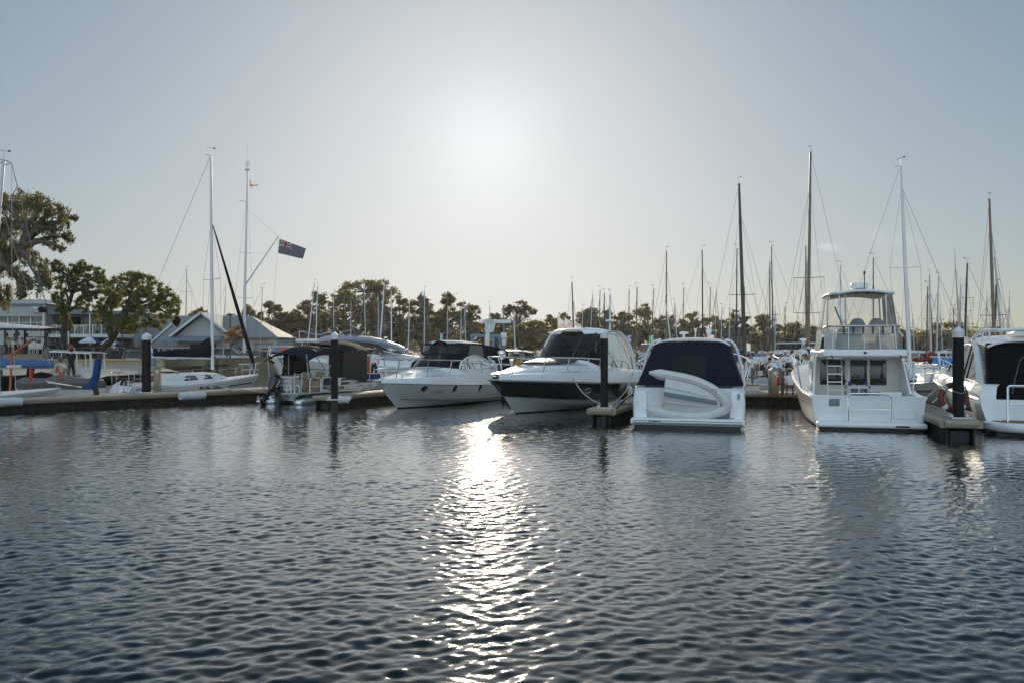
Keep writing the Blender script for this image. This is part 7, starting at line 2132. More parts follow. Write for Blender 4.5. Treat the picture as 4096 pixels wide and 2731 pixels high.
def local_yachts():
 # the yacht with lettering alongside the left jetty
 st = Vector((-18.7,37.55)); L = 7.6
 mb = P(850,1470,41.25); mb.z = 1.42; mt = P(843,622,41.15)
 root, h = yacht('sailing_yacht', 'white sailing yacht with Bella Vita lettering and navy sail cover along the left jetty', 'yacht', st, JD, L,
     mast=dict(base=mb, top=mt, r=.085, m='mast_white', spr=((.42,.075),), frac=.70, wr=.010), cover=None, boom=False, furl=('navy', .115), detail=2, stripe=None)
 hull = [c for c in root.children if c.name.startswith('hull')][0]
 for ta, tb, za, zb in ((.03,.30,.30,.36),(.70,.965,.62,.69),(.03,.97,.80,.815)):
  h.band(hull, 'hull_stripe', lambda t: h.zs(t) * za, lambda t: h.zs(t) * zb, 'lettering', ta, tb, off=.008, n=14, sides=(-1,))
 def bend(t0, z0): return lambda a, b_, c: h.pt(t0 + a / L, z0 + b_, -1,.010)
 text('lettering', 'Bella Vita', .36, 'lettering', hull, None, (1,0,0),(0,0,1), bend=bend(.465,.38), bold=.014)
 text('registration', '26492', .15, 'lettering', hull, None, (1,0,0),(0,0,1), bend=bend(.045,.52))
 tx = h.x(0,.5) - .03
 sl = Vector((h.x(0,.75) - h.x(0,.15),0,.6))
 tm = lambda y, z: Vector((h.x(0, z) - .012, y, z))
 text('registration', 'R227', .15, 'lettering', hull, tm(-.28,.42),(0,-1,0), sl); text('registration', 'R.P.Y.C.', .14, 'lettering', hull, tm(-.20,.24),(0,-1,0), sl)
 # rudder on the transom
 b = MB(); b.prism([Vector((h.x(0,.9) - .05,.28,1.0)), Vector((h.x(0,.9) - .40,.28,.80)), Vector((h.x(0,.3) - .52,.28,.1)), Vector((h.x(0,.3) - .5,.28,-.5)), Vector((h.x(0,.3) - .05,.28,-.5)), Vector((h.x(0,.5) - .03,.28,.5))],(0,.05,0)); b.build('rudder', 'gel', root)
 b = MB();
 for y in (-.30,-.75): b.tube([(h.x(0,.7) - .10, y, .05),(h.x(0,.7) - .10, y, .95),(h.x(0,.7) + .1, y, 1.0)],.02,6)
 b.build('stern_ladder', 'alu', root)
 # boom and its tall navy cover
 base = to_local(root, mb)
 g = Vector((base.x - .1,0,2.02)); e = Vector((base.x - 3.15,0,2.10))
 b = MB(); b.tube([g, e],.055,8); bo = b.build('boom', 'mast_white', root)
 rows = []
 for i in range(14):
  u = i / 13; c = g.lerp(e, u * .97); hh = cubic([(0,1.02),(.10,.92),(.28,.50),(.6,.40),(1,.22)], u); w = lerp(.13,.10, u)
  rows.append([c + Vector((0, w * math.sin(a) * (1 - .5 * max(0, math.cos(a))) + .012 * math.sin(5 * i + 3 * a),.02 + hh * .48 + hh * .52 * math.cos(a))) for a in np.linspace(0,2 * math.pi, 13)[:-1]])
 b = MB(); b.loft(rows, closed=True, cap0=True, cap1=True); b.build('sail_cover', 'navy', bo)
 b = MB(); b.tube([g.lerp(e, .62), Vector((base.x + .1,0,1.45))],.025,6); b.build('boom_vang', mat('green_rope', (.06,.22,.16),.8), root)
 b = MB(); b.rbox((1.6,-.6,1.12),(.5,.3,.22),.06); b.build('orange_bag', 'orange', root)
 b = MB(); b.tube(spline([(1.15,-.9,1.35),(1.9,-.95,1.38),(2.6,-.98,1.32)],10),.035,7); b.build('rolled_dodger', 'blackcanvas', root)
 # tall yacht at the frame edge
 mt = P(15,640,41.0); mb = P(-34,1500,40.8); mb.z = .9
 root2, h2 = yacht('keelboat', 'low white keelboat with faded blue sail cover and orange fittings at the far left jetty', 'yacht', Vector((-25.6,27.3)) , JD, 9.4, mast=dict(base=P(-60,1480,33.0), top=P(15,640,33.2), r=.09, m='mast', spr=((.5,.05),), frac=.8, wr=.012), hullmat='gel_dull', cover=None, boom=False, detail=0, rails_on=False, cabin=False, fb=.56)
 # boom with its blue cover, seen side on
 o = root2.location
 a = to_local(root2, P(-150,1440,33.4)); c = to_local(root2, P(212,1450,34.6))
 b = MB(); b.tube([a, c],.045,7); bo = b.build('boom', 'mast', root2)
 rows = []; n = 22
 for i in range(n):
  u = i / (n - 1); q = a.lerp(c, u); hh = lerp(.52,.34, u) * (1 + .05 * math.sin(9 * u)); w = .17 * (1 + .12 * math.sin(23 * u))
  rows.append([q + Vector((.015 * math.sin(4 * t), w * math.sin(t), hh * .5 * math.cos(t) - .06)) for t in np.linspace(0,2 * math.pi, 13)[:-1]])
 b = MB(); b.loft(rows, closed=True, cap0=True, cap1=True); b.build('sail_cover', 'lightblue', bo)
 def rod(name, pts, r, m):
  b = MB(); b.tube([to_local(root2, P(*p)) for p in pts], r, 7); return b.build(name, m, root2)
 rod('orange_post', [(40,1560,32.6),(50,1395,33.2),(48,1402,33.2)],.045, 'orange'); rod('orange_strut', [(52,1412,33.2),(122,1364,33.6)],.05, 'orange'); rod('orange_strut', [(52,1422,33.2),(95,1385,33.5)],.04, 'orange')
 rod('red_rope_coil', [(124,1470,33.2),(124,1488,33.2),(124,1512,33.2),(125,1522,33.2)],.07, 'redrope'); rod('red_line', [(122,1520,33.2),(122,1560,33.0)],.01, 'redrope'); rod('red_line', [(226,1466,34.5),(238,1490,34.4),(247,1518,34.2)],.045, 'redrope')
 rod('stay', [(64,1568,32.4),(48,1260,32.8),(47,655,33.2)],.010, 'rope'); rod('stay', [(240,1440,36),(47,655,33.2)],.012, 'wire'); rod('stay', [(300,1520,36),(170,1180,34.5),(47,655,33.2)],.010, 'wire'); rod('masthead_crane', [(15,640,33.2),(48,654,33.2),(20,660,33.2)],.02, 'mast_dark')
 b = MB(); b.rbox(to_local(root2, P(56,1465,33)),(.5,.35,.12),.05); b.build('deck_bag', 'cream', root2)
 b = MB(); q = to_local(root2, P(192,1528,33.5)); q2 = to_local(root2, P(325,1548,35.5)); b.tube([q, q2],.035,6); b.tube([q + Vector((0,.2,.05)), q2],.03,6); b.build('laid_down_spar', 'alu', root2)
 # second keelboat's blue covered rudder and motor standing up at the jetty
 pb = P(372,1568,34.6)
 t = thing('covered_outboard', 'upright outboard leg wrapped in a bright blue cover at the stern by the jetty', 'outboard motor', pb)
 L_ = lambda px, py: P(px, py, 34.6) - pb
 b = MB(); rings = []
 for px, py, w, d in ((392,1432,.10,.09),(388,1432,.14,.13),(379,1500,.15,.15),(372,1530,.20,.18),(362,1545,.34,.22),(362,1552,.30,.2)):
  c = L_(px + (6 if py < 1510 else 0), py); rings.append([c + Vector((w * math.cos(a) + .012 * math.sin(5 * a), d * math.sin(a),0)) for a in np.linspace(0,2 * math.pi, 13)[:-1]])
 b.loft(rings, closed=True, cap0=True, cap1=True, flip=True); b.build('motor_cover', 'bluecanvas', t)
 b = MB(); b.tube([L_(380,1548), L_(386,1570), L_(384,1600)],.12,8); b.build('motor_leg', 'rubber', t)
 # covered dinghies on the water behind
 def covered(name, label, Y, prof, m, hullm, px0, depth=1.5):
  o_ = P(px0,1520, Y); o_.z = 0
  t = thing(name, label, 'dinghy', o_)
  rows = []
  for px, top, bot in prof:
   c = P(px, top, Y) - o_; d = P(px, bot, Y) - o_; d.z = max(d.z, .05); w = depth / 2 * min(1,.25 + .75 * math.sin(math.pi * min(.97, max(.06,(px - prof[0][0]) / (prof[-1][0] - prof[0][0]))) ) ** .5)
   rows.append([Vector((c.x, -w * .9, d.z)), Vector((c.x, -w, lerp(d.z, c.z, .55))), Vector((c.x, -w * .6, lerp(d.z, c.z, .92))), Vector((c.x, 0, c.z + .02 * math.sin(px))), Vector((c.x, w * .6, lerp(d.z, c.z, .92))), Vector((c.x, w, lerp(d.z, c.z, .55))), Vector((c.x, w * .9, d.z))])
  b = MB(); b.loft(rows, cap0=True, cap1=True, flip=True); b.build('boat_cover', m, t, angle=60)
  b = MB(); b.loft([[Vector((r[0].x, r[0].y * .96, r[0].z + .03)), Vector((r[0].x, r[0].y * .6,-.1)), Vector((r[0].x, -r[0].y * .6,-.1)), Vector((r[0].x, -r[0].y * .96, r[0].z + .03))] for r in rows], cap0=True, cap1=True); b.build('hull', hullm, t)
  return t
 covered('covered_dinghy', 'dinghy under a wrinkled grey canvas cover behind the far left jetty', 38.5,[(84,1514,1545),(96,1509,1554),(140,1512,1555),(200,1510,1552),(240,1496,1550),(255,1497,1550),(320,1508,1552),(400,1512,1555),(406,1520,1550)], 'greycanvas', 'gel_dull', 240,1.9)
 covered('covered_dinghy', 'dinghy under a shiny black cover left behind the grey covered one', 40.5,[(-60,1510,1555),(0,1500,1548),(60,1499,1548),(130,1494,1530),(165,1486,1540),(215,1500,1540),(250,1506,1540)], 'blackcanvas', 'blackpaint', 90,1.9)
 covered('covered_dinghy', 'black covered dinghy between the console boat and the lettered yacht', 41.5,[(395,1512,1535),(430,1502,1540),(480,1500,1535),(560,1496,1525),(600,1504,1525)], 'blackcanvas', 'gel_dull', 480,1.8)
 o_ = gpt(30,42); t = thing('black_hulled_boat', 'black hulled dinghy with upright dark motor at the far left behind the blue cover', 'dinghy', (o_.x, o_.y, 0),.3)
 b = MB(); b.loft([[Vector((x, -w, .75)), Vector((x, -w * .8,.05)), Vector((x, w * .8,.05)), Vector((x, w, .75))] for x, w in ((-2.2,.75),(0,.9),(1.5,.7),(2.4,.05))], closed=True, cap0=True, cap1=True, flip=True); b.build('hull', 'blackpaint', t)
 b = MB(); b.rbox((-.6,0,1.05),(.7,.5,.8),.12); b.tube([(1.0,0,.7),(1.1,0,1.6)],.18,8); b.build('motor', 'blackcanvas', t)
 # black sail / paddle boards by the terrace wall
 for px, py, Y, lab in ((187,1412,58, 'dark oval covered paddle shape standing before the terrace wall'),(4,1404,57, 'dark oval covered shape at the frame edge before the terrace')):
  c = P(px, py, Y); t = thing('covered_rudder', lab, 'rudder', (c.x, c.y, c.z - 1.0))
  b = MB(); b.ellip((0,0,1.0),(.30,.07,.48),14,10, rot=Matrix.Rotation(.35,3, 'Y')); b.build('rudder_cover', 'greycanvas', t)
  b = MB(); b.bar((-.15,0,.6),(-.5,0,-.2),.12,.05); b.build('rudder_stock', 'alu', t)
 # slanting covered boom in front of the shed, belongs to a yacht behind the pile
 mt_ = None
 b0 = P(612,1420,44)
 t = thing('raised_boom', 'silver boom tipped with a black bag slanting up beside the left pile', 'boom', b0)
 L_ = lambda px, py: P(px, py, 44) - b0
 b = MB(); b.tube([L_(600,1375), L_(705,1282)],.075,8); b.build('spar', 'alu', t)
 b = MB(); b.loft([[L_(x, y) + Vector((0, d, 0)) for d in (-.12,.12)] + [L_(x2, y2) + Vector((0, d, 0)) for d in (.12,-.12)] for (x, y),(x2, y2) in (((690,1290),(700,1300)),((712,1266),(708,1308)),((722,1278),(712,1300)))], closed=True, cap0=True, cap1=True); b.build('bag', 'blackcanvas', t)
 b = MB(); b.tube([L_(592,1418), L_(652,1350), L_(712,1300)],.02,6); b.tube([L_(612,1420), L_(600,1375)],.04,6); b.tube([L_(600,1375), L_(606,1560)],.05,6); b.build('strut', 'alu', t)
 b = MB(); b.rbox(L_(610,1435),(.35,.3,.75),.08); b.build('motor_housing', 'steelblue', t)
local_yachts()

def console_boat():
 Y = 44.0; o = gpt(320, Y)
 t = thing('console_boat', 'white centre console runabout with a flat canopy and AJ871 lettering, near the beach', 'boat', (o.x, o.y, 0))
 L = lambda px, py, d=0: P(px, py, Y + d) - Vector((o.x, o.y, 0))
 b = MB(); rows = []
 for px, w, z in ((205,.05,.85),(225,.6,.80),(280,.95,.72),(400,1.05,.66),(455,1.0,.62)):
  x = L(px, 0).x; rows.append([Vector((x, -w, z)), Vector((x, -w * .8,.05)), Vector((x, w * .8,.05)), Vector((x, w, z))])
 b.loft(rows, closed=True, cap0=True, cap1=True); b.build('hull', 'gel', t)
 b = MB(); b.box((L(318,0).x, 0,1.05),(.62,.8,.9)); cn = b.build('console', 'gel', t)
 text('lettering', 'AJ871', .26, 'lettering', cn, (L(309,0).x - .06,-.405,.86),(1,0,.12),(0,0,1), bold=.004)
 b = MB(); b.prism([L(300,1480) + Vector((0,-.4,0)), L(343,1485) + Vector((0,-.4,0)), L(336,1428) + Vector((0,-.3,0)), L(305,1424) + Vector((0,-.3,0))],(0,.02,0)); b.build('console_screen', 'vinyl', cn)
 rows = [[Vector((L(px, 0).x, y, L(0,1411).z + .06 * (1 - y * y) - .05 * (px - 315) / 80 + (.0))) for y in np.linspace(-.95,.95,7)] for px in (236,260,315,370,394)]
 b = MB(); b.slab(rows, .05); b.build('canopy', 'gel', t)
 for px in (274,316,340,392):
  for y in (-.75,.75):
   b = MB(); b.tube([L(px, 1497) + Vector((0, y, 0)), L(px - (4 if px > 300 else -3),1412) + Vector((0, y, 0))],.03,6); b.build('canopy_post', 'alu', t)
 b = MB(); b.rbox((L(430,0).x, 0,.85),(.9,1.2,.35),.06); b.build('engine_box', 'gel_dull', t)
console_boat()

# service pedestals
def pedestal(label, p, h, w, rz):
 t = thing('service_pedestal', label, 'pedestal', p, rz, 'power pedestals on the jetties')
 b = MB(); b.rbox((0,0, h / 2),(w, w, h),.02); b.build('pedestal_body', 'tan_metal', t)
 b = MB(); b.add([(-w * .54,-w * .54, h),(w * .54,-w * .54, h),(w * .54, w * .54, h),(-w * .54, w * .54, h),(0,0, h + w * .5)],[(0,1,4),(1,2,4),(2,3,4),(3,0,4),(3,2,1,0)]); b.build('pedestal_roof', 'greystripe', t, smooth_on=False)
 b = MB(); b.lathe([(w * .2,0),(w * .2,.02),(.01,.025)], c=(0,-w / 2, h * .86), n=14, rot=Matrix.Rotation(math.pi / 2,3, 'X')); b.build('dial', 'gel', t)
 b = MB(); b.rbox((-w / 2,0, h * .6),(.02, w * .6, h * .3),.005); b.build('socket_panel', 'greystripe', t)
pedestal('tan service pedestal with pyramid roof beside the thick left pile', PZ(628,1563,.5),1.08,.30,.5)
pedestal('tan service pedestal with blue grey roof beside the crouching person', PZ(3094,1572,.5),1.05,.36,.1)

# ------------------------------------------------------------------ the silver roofed cruiser and others behind
def back_cruiser():
 Y = 58.0
 root = boat_at('motor_yacht', 'large silver roofed cruiser with black satellite domes moored behind the pontoon boat', 'boat', tip=P(1083,1500, Y).xy, fwd=(-.98,-.18), L=13.6)
 L = 13.6; X = lambda px: None
 h = Hull(L, [(0,1.9),(.4,2.0),(.7,1.6),(.9,.8),(1,.05)],[(0,1.1),(.5,1.35),(1,1.9)],[(0,1.6),(.4,1.6),(.7,1.0),(1,0)],[(0,.05),(.5,.15),(1,.9)],[(0,-.5),(1,-.3)],1.8, p=.6)
 hull = h.build(root, [lambda t: h.zs(t) * .5, lambda t: h.zs(t) - .1, h.zs],[M['gel'], M['antifoul']], lambda t, r: 1 if r == 0 else 0, nt=24)
 h.band(hull, 'hull_stripe', lambda t: h.zs(t) * .62, lambda t: h.zs(t) * .66, 'greystripe', .02,.95)
 def prof(t):
  b, z = h.b(t), h.zs(t); c = cubic([(0,.3),(.4,.9),(.7,.65),(1,.1)], t)
  return [(b, z),(b - .05, z + .1)] + [(max(0, b - .2) * f, z + .12 + c * (1 - f ** 3)) for f in (1,.8,.5,0)]
 h.deck(root, 'gel', prof, nt=20)
 zz = lambda py: zpx(py, Y - .5)
 xl = lambda px: to_local(root, P(px, 1400, Y)).x
 # glass house
 for s in (1,-1):
  low = [Vector((x, s * 1.55, z)) for x, z in ((xl(1250), zz(1402)),(xl(1340), zz(1404)),(xl(1440), zz(1408)),(xl(1530), zz(1410)),(xl(1560), zz(1408)))]
  hi = [Vector((x, s * 1.35, z)) for x, z in ((xl(1285), zz(1368)),(xl(1345), zz(1364)),(xl(1440), zz(1366)),(xl(1515), zz(1378)),(xl(1556), zz(1402)))]
  strip(root, 'side_window', 'tint', low, hi, 2, flip=s < 0)
  arch = spline([(xl(1425), s * 1.42, zz(1368)),(xl(1475), s * 1.46, zz(1374)),(xl(1525), s * 1.52, zz(1392)),(xl(1560), s * 1.58, zz(1415)),(xl(1585), s * 1.62, zz(1440))],12)
  b = MB(); b.loft([[p + Vector((-.3,0,.05)), p + Vector((.2,0,.35)), p + Vector((.22,-s * .1,.3)), p + Vector((-.28,-s * .1,0))] for p in arch], closed=True, cap0=True, cap1=True, flip=s > 0); b.build('roof_arch', 'silver', root)
 fl = [Vector((xl(1225), y, zz(1400))) for y in (1.4,.6,-.6,-1.4)]; fh = [Vector((xl(1275), y * .9, zz(1366))) for y in (1.4,.6,-.6,-1.4)]
 strip(root, 'windscreen', 'tint_mid', fl, fh, 2)
 rows = []
 for px, py, w in ((1262,1364,.7),(1280,1350,1.1),(1320,1342,1.35),(1400,1340,1.5),(1480,1344,1.5),(1540,1356,1.45),(1600,1376,1.3),(1620,1386,1.2)):
  x = xl(px); rows.append([Vector((x, w * k, zz(py) - .32 * abs(k) ** 3)) for k in np.linspace(-1,1,11)])
 b = MB(); b.slab(rows, .18); rf = b.build('roof', 'silver', root)
 for px, py, r, hh, nm in ((1341,1333,.28,.66, 'satellite_dome'),(1421,1333,.28,.66, 'satellite_dome')):
  c = Vector((xl(px),.3, zz(py) - .25)); b = MB(); b.lathe([(r, 0),(r, hh * .55),(r * .85, hh * .8),(r * .4, hh * .98),(.01, hh)], c=c, n=18); b.build(nm, 'blackpaint', rf)
 b = MB(); b.rbox((xl(1383),.3, zz(1328)),(.65,.5,.26),.08); b.rbox((xl(1383),.3, zz(1337)),(.2,.2,.25),.03); b.build('radar', 'blackpaint', rf)
 b = MB(); b.ellip((xl(1262 + 100),-.5, zz(1333)),(.14,.14,.18)); b.build('searchlight', 'chrome', rf)
 b = MB(); b.tube([(xl(1545),0, zz(1352)),(xl(1545),0, zz(1345))],.2,10); b.build('horn', 'chrome', rf)
 # bow rail
 for s in (1,-1):
  tp = [Vector((xl(px), s * w, zz(py))) for px, py, w in ((1060,1388,.2),(1100,1386,.9),(1180,1386,1.4),(1330,1392,1.85),(1480,1398,1.9),(1560,1408,1.9),(1640,1425,1.9))]
  tp = spline(tp, 20)
  rails(root, 'bow_rail', tp, [(tp[i], Vector((tp[i].x + .15, tp[i].y, h.zs(max(.02, min(.98, tp[i].x / L))) + .12))) for i in (1,4,7,10,13,16,19)],.03)
 b = MB(); b.rbox((L - .2,0,1.85),(.9,.25,.1),.03); b.prism([(L + .3,.1,1.75),(L + .35,-.1,1.75),(L - .2,-.12,1.4),(L - .3,.12,1.5)],(0,.05,.05)); b.build('anchor', 'blackpaint', root)
 b = MB(); b.rbox((.9,0,1.6),(1.6,2.6,.5),.1); b.build('cockpit_seat', 'vinylseat', root)
 # bunting flags along its rail
 k = 0
 for px, py, m in ((1096,1392, 'flag_blue'),(1128,1390, 'flag_red'),(1152,1390, 'flag_blue'),(1115,1412, 'flag_red'),(1118,1428, 'flag_blue'),(1290,1362, 'flag_blue'),(1268,1370, 'flag_red')):
  c = P(px, py, 55.5); t = thing('bunting_flag', 'tiny ' + ('blue' if 'blue' in m else 'red') + ' bunting pennant ' + ('before the cruiser windscreen' if px > 1200 else ['at the bow rail tip', 'on the bow rail, left one', 'over the awning corner', 'low at the bow, left', 'low at the bow, right', '', ''][k]), 'pennant', c, 0, 'bunting pennants on the silver roofed cruiser'); k += 1
  cloth(t, 'flag_cloth', m, (0,0,-.22),(.30,0,-.12),(.30,0,0),(0,0,0), wave=.03)
back_cruiser()

def small_cruiser(label, px, Y, fwd, L, top, roofm='gel', winm='tint', fly=False, hullm='gel', dome=False, rail=True):
 c = gpt(px, Y); root = thing('motor_cruiser', label, 'boat', (c.x, c.y, 0), math.atan2(fwd[1], fwd[0]), 'cruisers moored in the rows behind')
 h = Hull(L, [(0, L * .15),(.4, L * .165),(.75, L * .12),(1,.05)],[(0,.10 * L),(1,.16 * L)],[(0, L * .13),(.4, L * .13),(.75, L * .07),(1,0)],[(0,.05),(1,.6)],[(0,-.4),(1,-.3)],.14 * L, p=.6)
 h.build(root, [lambda t: h.zs(t) * .6, h.zs],[M[hullm], M['antifoul']], lambda t, r: 1 if r == 0 else 0, nt=14)
 h.deck(root, 'gel', lambda t: [(h.b(t), h.zs(t)),(h.b(t) * .9, h.zs(t) + .1),(h.b(t) * .5, h.zs(t) + .25),(0, h.zs(t) + .3)], nt=12)
 zt = zpx(top, Y); z0 = h.zs(.4); w = L * .12
 hs = (zt - z0) * (.5 if fly else .92)
 b = MB(); b.loft([[Vector((x * L, y * w * k, z0 + z)) for x, y in ((.20,-1),(.20,1),(.62,.9),(.68,0),(.62,-.9))] for z, k in ((0,1.1),(.45 * hs, 1.04))], closed=True, flip=True); b.build('cabin', 'gel', root, angle=30)
 b = MB(); b.loft([[Vector((x * L - dx, y * w * k, z0 + z)) for x, y in ((.20,-1),(.20,1),(.62,.9),(.68,0),(.62,-.9))] for z, k, dx in ((.45 * hs, 1.03,0),(.9 * hs, .92,.07 * L))], closed=True, flip=True); b.build('window_band', winm, root, angle=30)
 b = MB(); b.rbox((.36 * L, 0, z0 + hs),(.46 * L, w * 2.0,.10 * hs + .06),.04); b.build('roof', roofm, root)
 for x in (.17,.5):
  for s in (1,-1):
   b = MB(); b.bar((x * L, s * w * .98, z0),(x * L - .02 * L, s * w * .9, z0 + hs),.07,.07); b.build('pillar', 'gel', root)
 if fly:
  b = MB(); b.loft([[Vector((x * L, y * w * k, z0 + hs + z)) for x, y in ((.16,-1),(.16,1),(.5,.9),(.55,0),(.5,-.9))] for z, k in ((.05,.95),(.40 * hs, .9))], closed=True, flip=True); b.build('flybridge', 'gel', root, angle=30)
  b = MB(); b.loft([[Vector((x * L, y * w * k, z0 + hs + z)) for x, y in ((.16,-1),(.16,1),(.5,.9),(.53,0),(.5,-.9))] for z, k in ((.40 * hs, .89),(hs - .08,.76))], closed=True, flip=True); b.build('clear_screen', 'vinyl_smoke', root, angle=30)
  b = MB(); b.rbox((.33 * L, 0, zt - .04),(.36 * L, w * 1.6,.10),.05); b.build('hardtop', roofm, root)
  for x in (.18,.47):
   for s in (1,-1):
    b = MB(); b.bar((x * L, s * w * .84, z0 + hs),(x * L, s * w * .72, zt - .05),.05,.05); b.build('hardtop_post', 'gel', root)
 if dome:
  b = MB(); b.lathe([(.08,0),(.10,.1),(.28,.16),(.28,.26),(.1,.32),(.01,.33)], c=(.34 * L, 0, zt), n=14); b.build('radar_dome', 'gel', root)
 if rail:
  for s in (1,-1):
   tp = [Vector((x * L, s * h.b(x) * .9, h.zs(x) + .62)) for x in (.45,.65,.82,.95)]
   rails(root, 'bow_rail', tp, [(p, p - Vector((0,0,.6))) for p in tp],.02)
 return root
small_cruiser('white flybridge cruiser with rounded dark enclosure behind the group of sailors', 3108,60,(.2,-.98),10.5,1372, fly=True, dome=True)
small_cruiser('small blue and white cruiser under a pale blue canopy behind the green feather flag', 2590,56,(.1,-.99),8.5,1376, roofm=mat('pale_blue_top', (.25,.5,.6),.5), winm='tint', hullm='bluecanvas', fly=True)
small_cruiser('white cruiser with a raked dark screen beside the shed roof end', 1345,76,(-.97,.2),6.5,1352, winm='winglass')
small_cruiser('white low cruiser behind the silver roofed one, beside the leaning mast', 1690,66,(-.98,-.1),9.5,1392)
small_cruiser('white cruiser with milky canopy right of the flybridge cruiser', 3690,56,(-.9,-.3),8.5,1400, winm='vinyl_milky')
small_cruiser('white cruiser with pale canvas top behind the thick dark mast', 3010,66,(.3,-.95),9.0,1404, winm='vinyl_milky')
small_cruiser('white sports cruiser with sloping screen right of the sailors', 3190,62,(.5,-.87),8.5,1400, winm='vinyl')
small_cruiser('white cruiser half hidden by the open bow rail, right of the dark hulled one', 2560,46,(.4,-.91),8.0,1448, winm='tint')
small_cruiser('white cruiser with grey top glimpsed left of the life ring pile', 3780,64,(-.6,-.8),9,1402, winm='vinyl_smoke')
small_cruiser('white cruiser under the blue boat hoist', 1930,62,(-.9,-.3),8.5,1425, winm='tint')

def rack_boat():
 Y = 47.0; c = gpt(2078, Y)
 t = thing('work_boat', 'dark work boat with a black light rack and yellow panel between the two big cruisers', 'boat', (c.x, c.y, 0), math.radians(-100))
 h = yacht_hull(6.5); h.build(t, [lambda tt: h.zs(tt) * .6, h.zs],[M['blackpaint'], M['antifoul']], lambda tt, r: 1 if r == 0 else 0, nt=12)
 h.deck(t, 'greyhull', lambda tt: [(h.b(tt), h.zs(tt)),(0, h.zs(tt) + .05)], nt=10)
 z = zpx(1408, Y)
 rows = [[Vector((x, y, z + .10 - .10 * (y / 1.2) ** 2 - .03 * (x - 2.5) ** 2)) for y in np.linspace(-1.25,1.25,9)] for x in (1.4,2.2,3.0,3.8)]
 b = MB(); b.slab(rows, .05)
 b.build('rack_top', 'blackpaint', t)
 for x in (1.5,3.7):
  for y in (-1.0,1.0):
   b = MB(); b.tube([(x, y * .9,.7),(x, y, z)],.04,7); b.build('rack_post', 'blackpaint', t)
 b = MB(); b.rbox((2.4,.1,1.3),(.7,.7,1.2),.06); b.build('console', 'gel', t)
 b = MB(); b.rbox((2.8,.35,1.55),(.1,.45,.9),.03); b.build('yellow_panel', 'yellow', t)
 b = MB(); b.lathe([(.05,0),(.10,.05),(.10,.2),(.02,.24)], c=(2.0,.5, z + .1), n=12); b.build('light', 'blackpaint', t)
 for y in (-.6,0,.6):
  b = MB(); b.tube([(1.5, y, z - .05),(1.4, y, z - .35)],.05,7); b.build('rod_holder', 'blackpaint', t)
rack_boat()

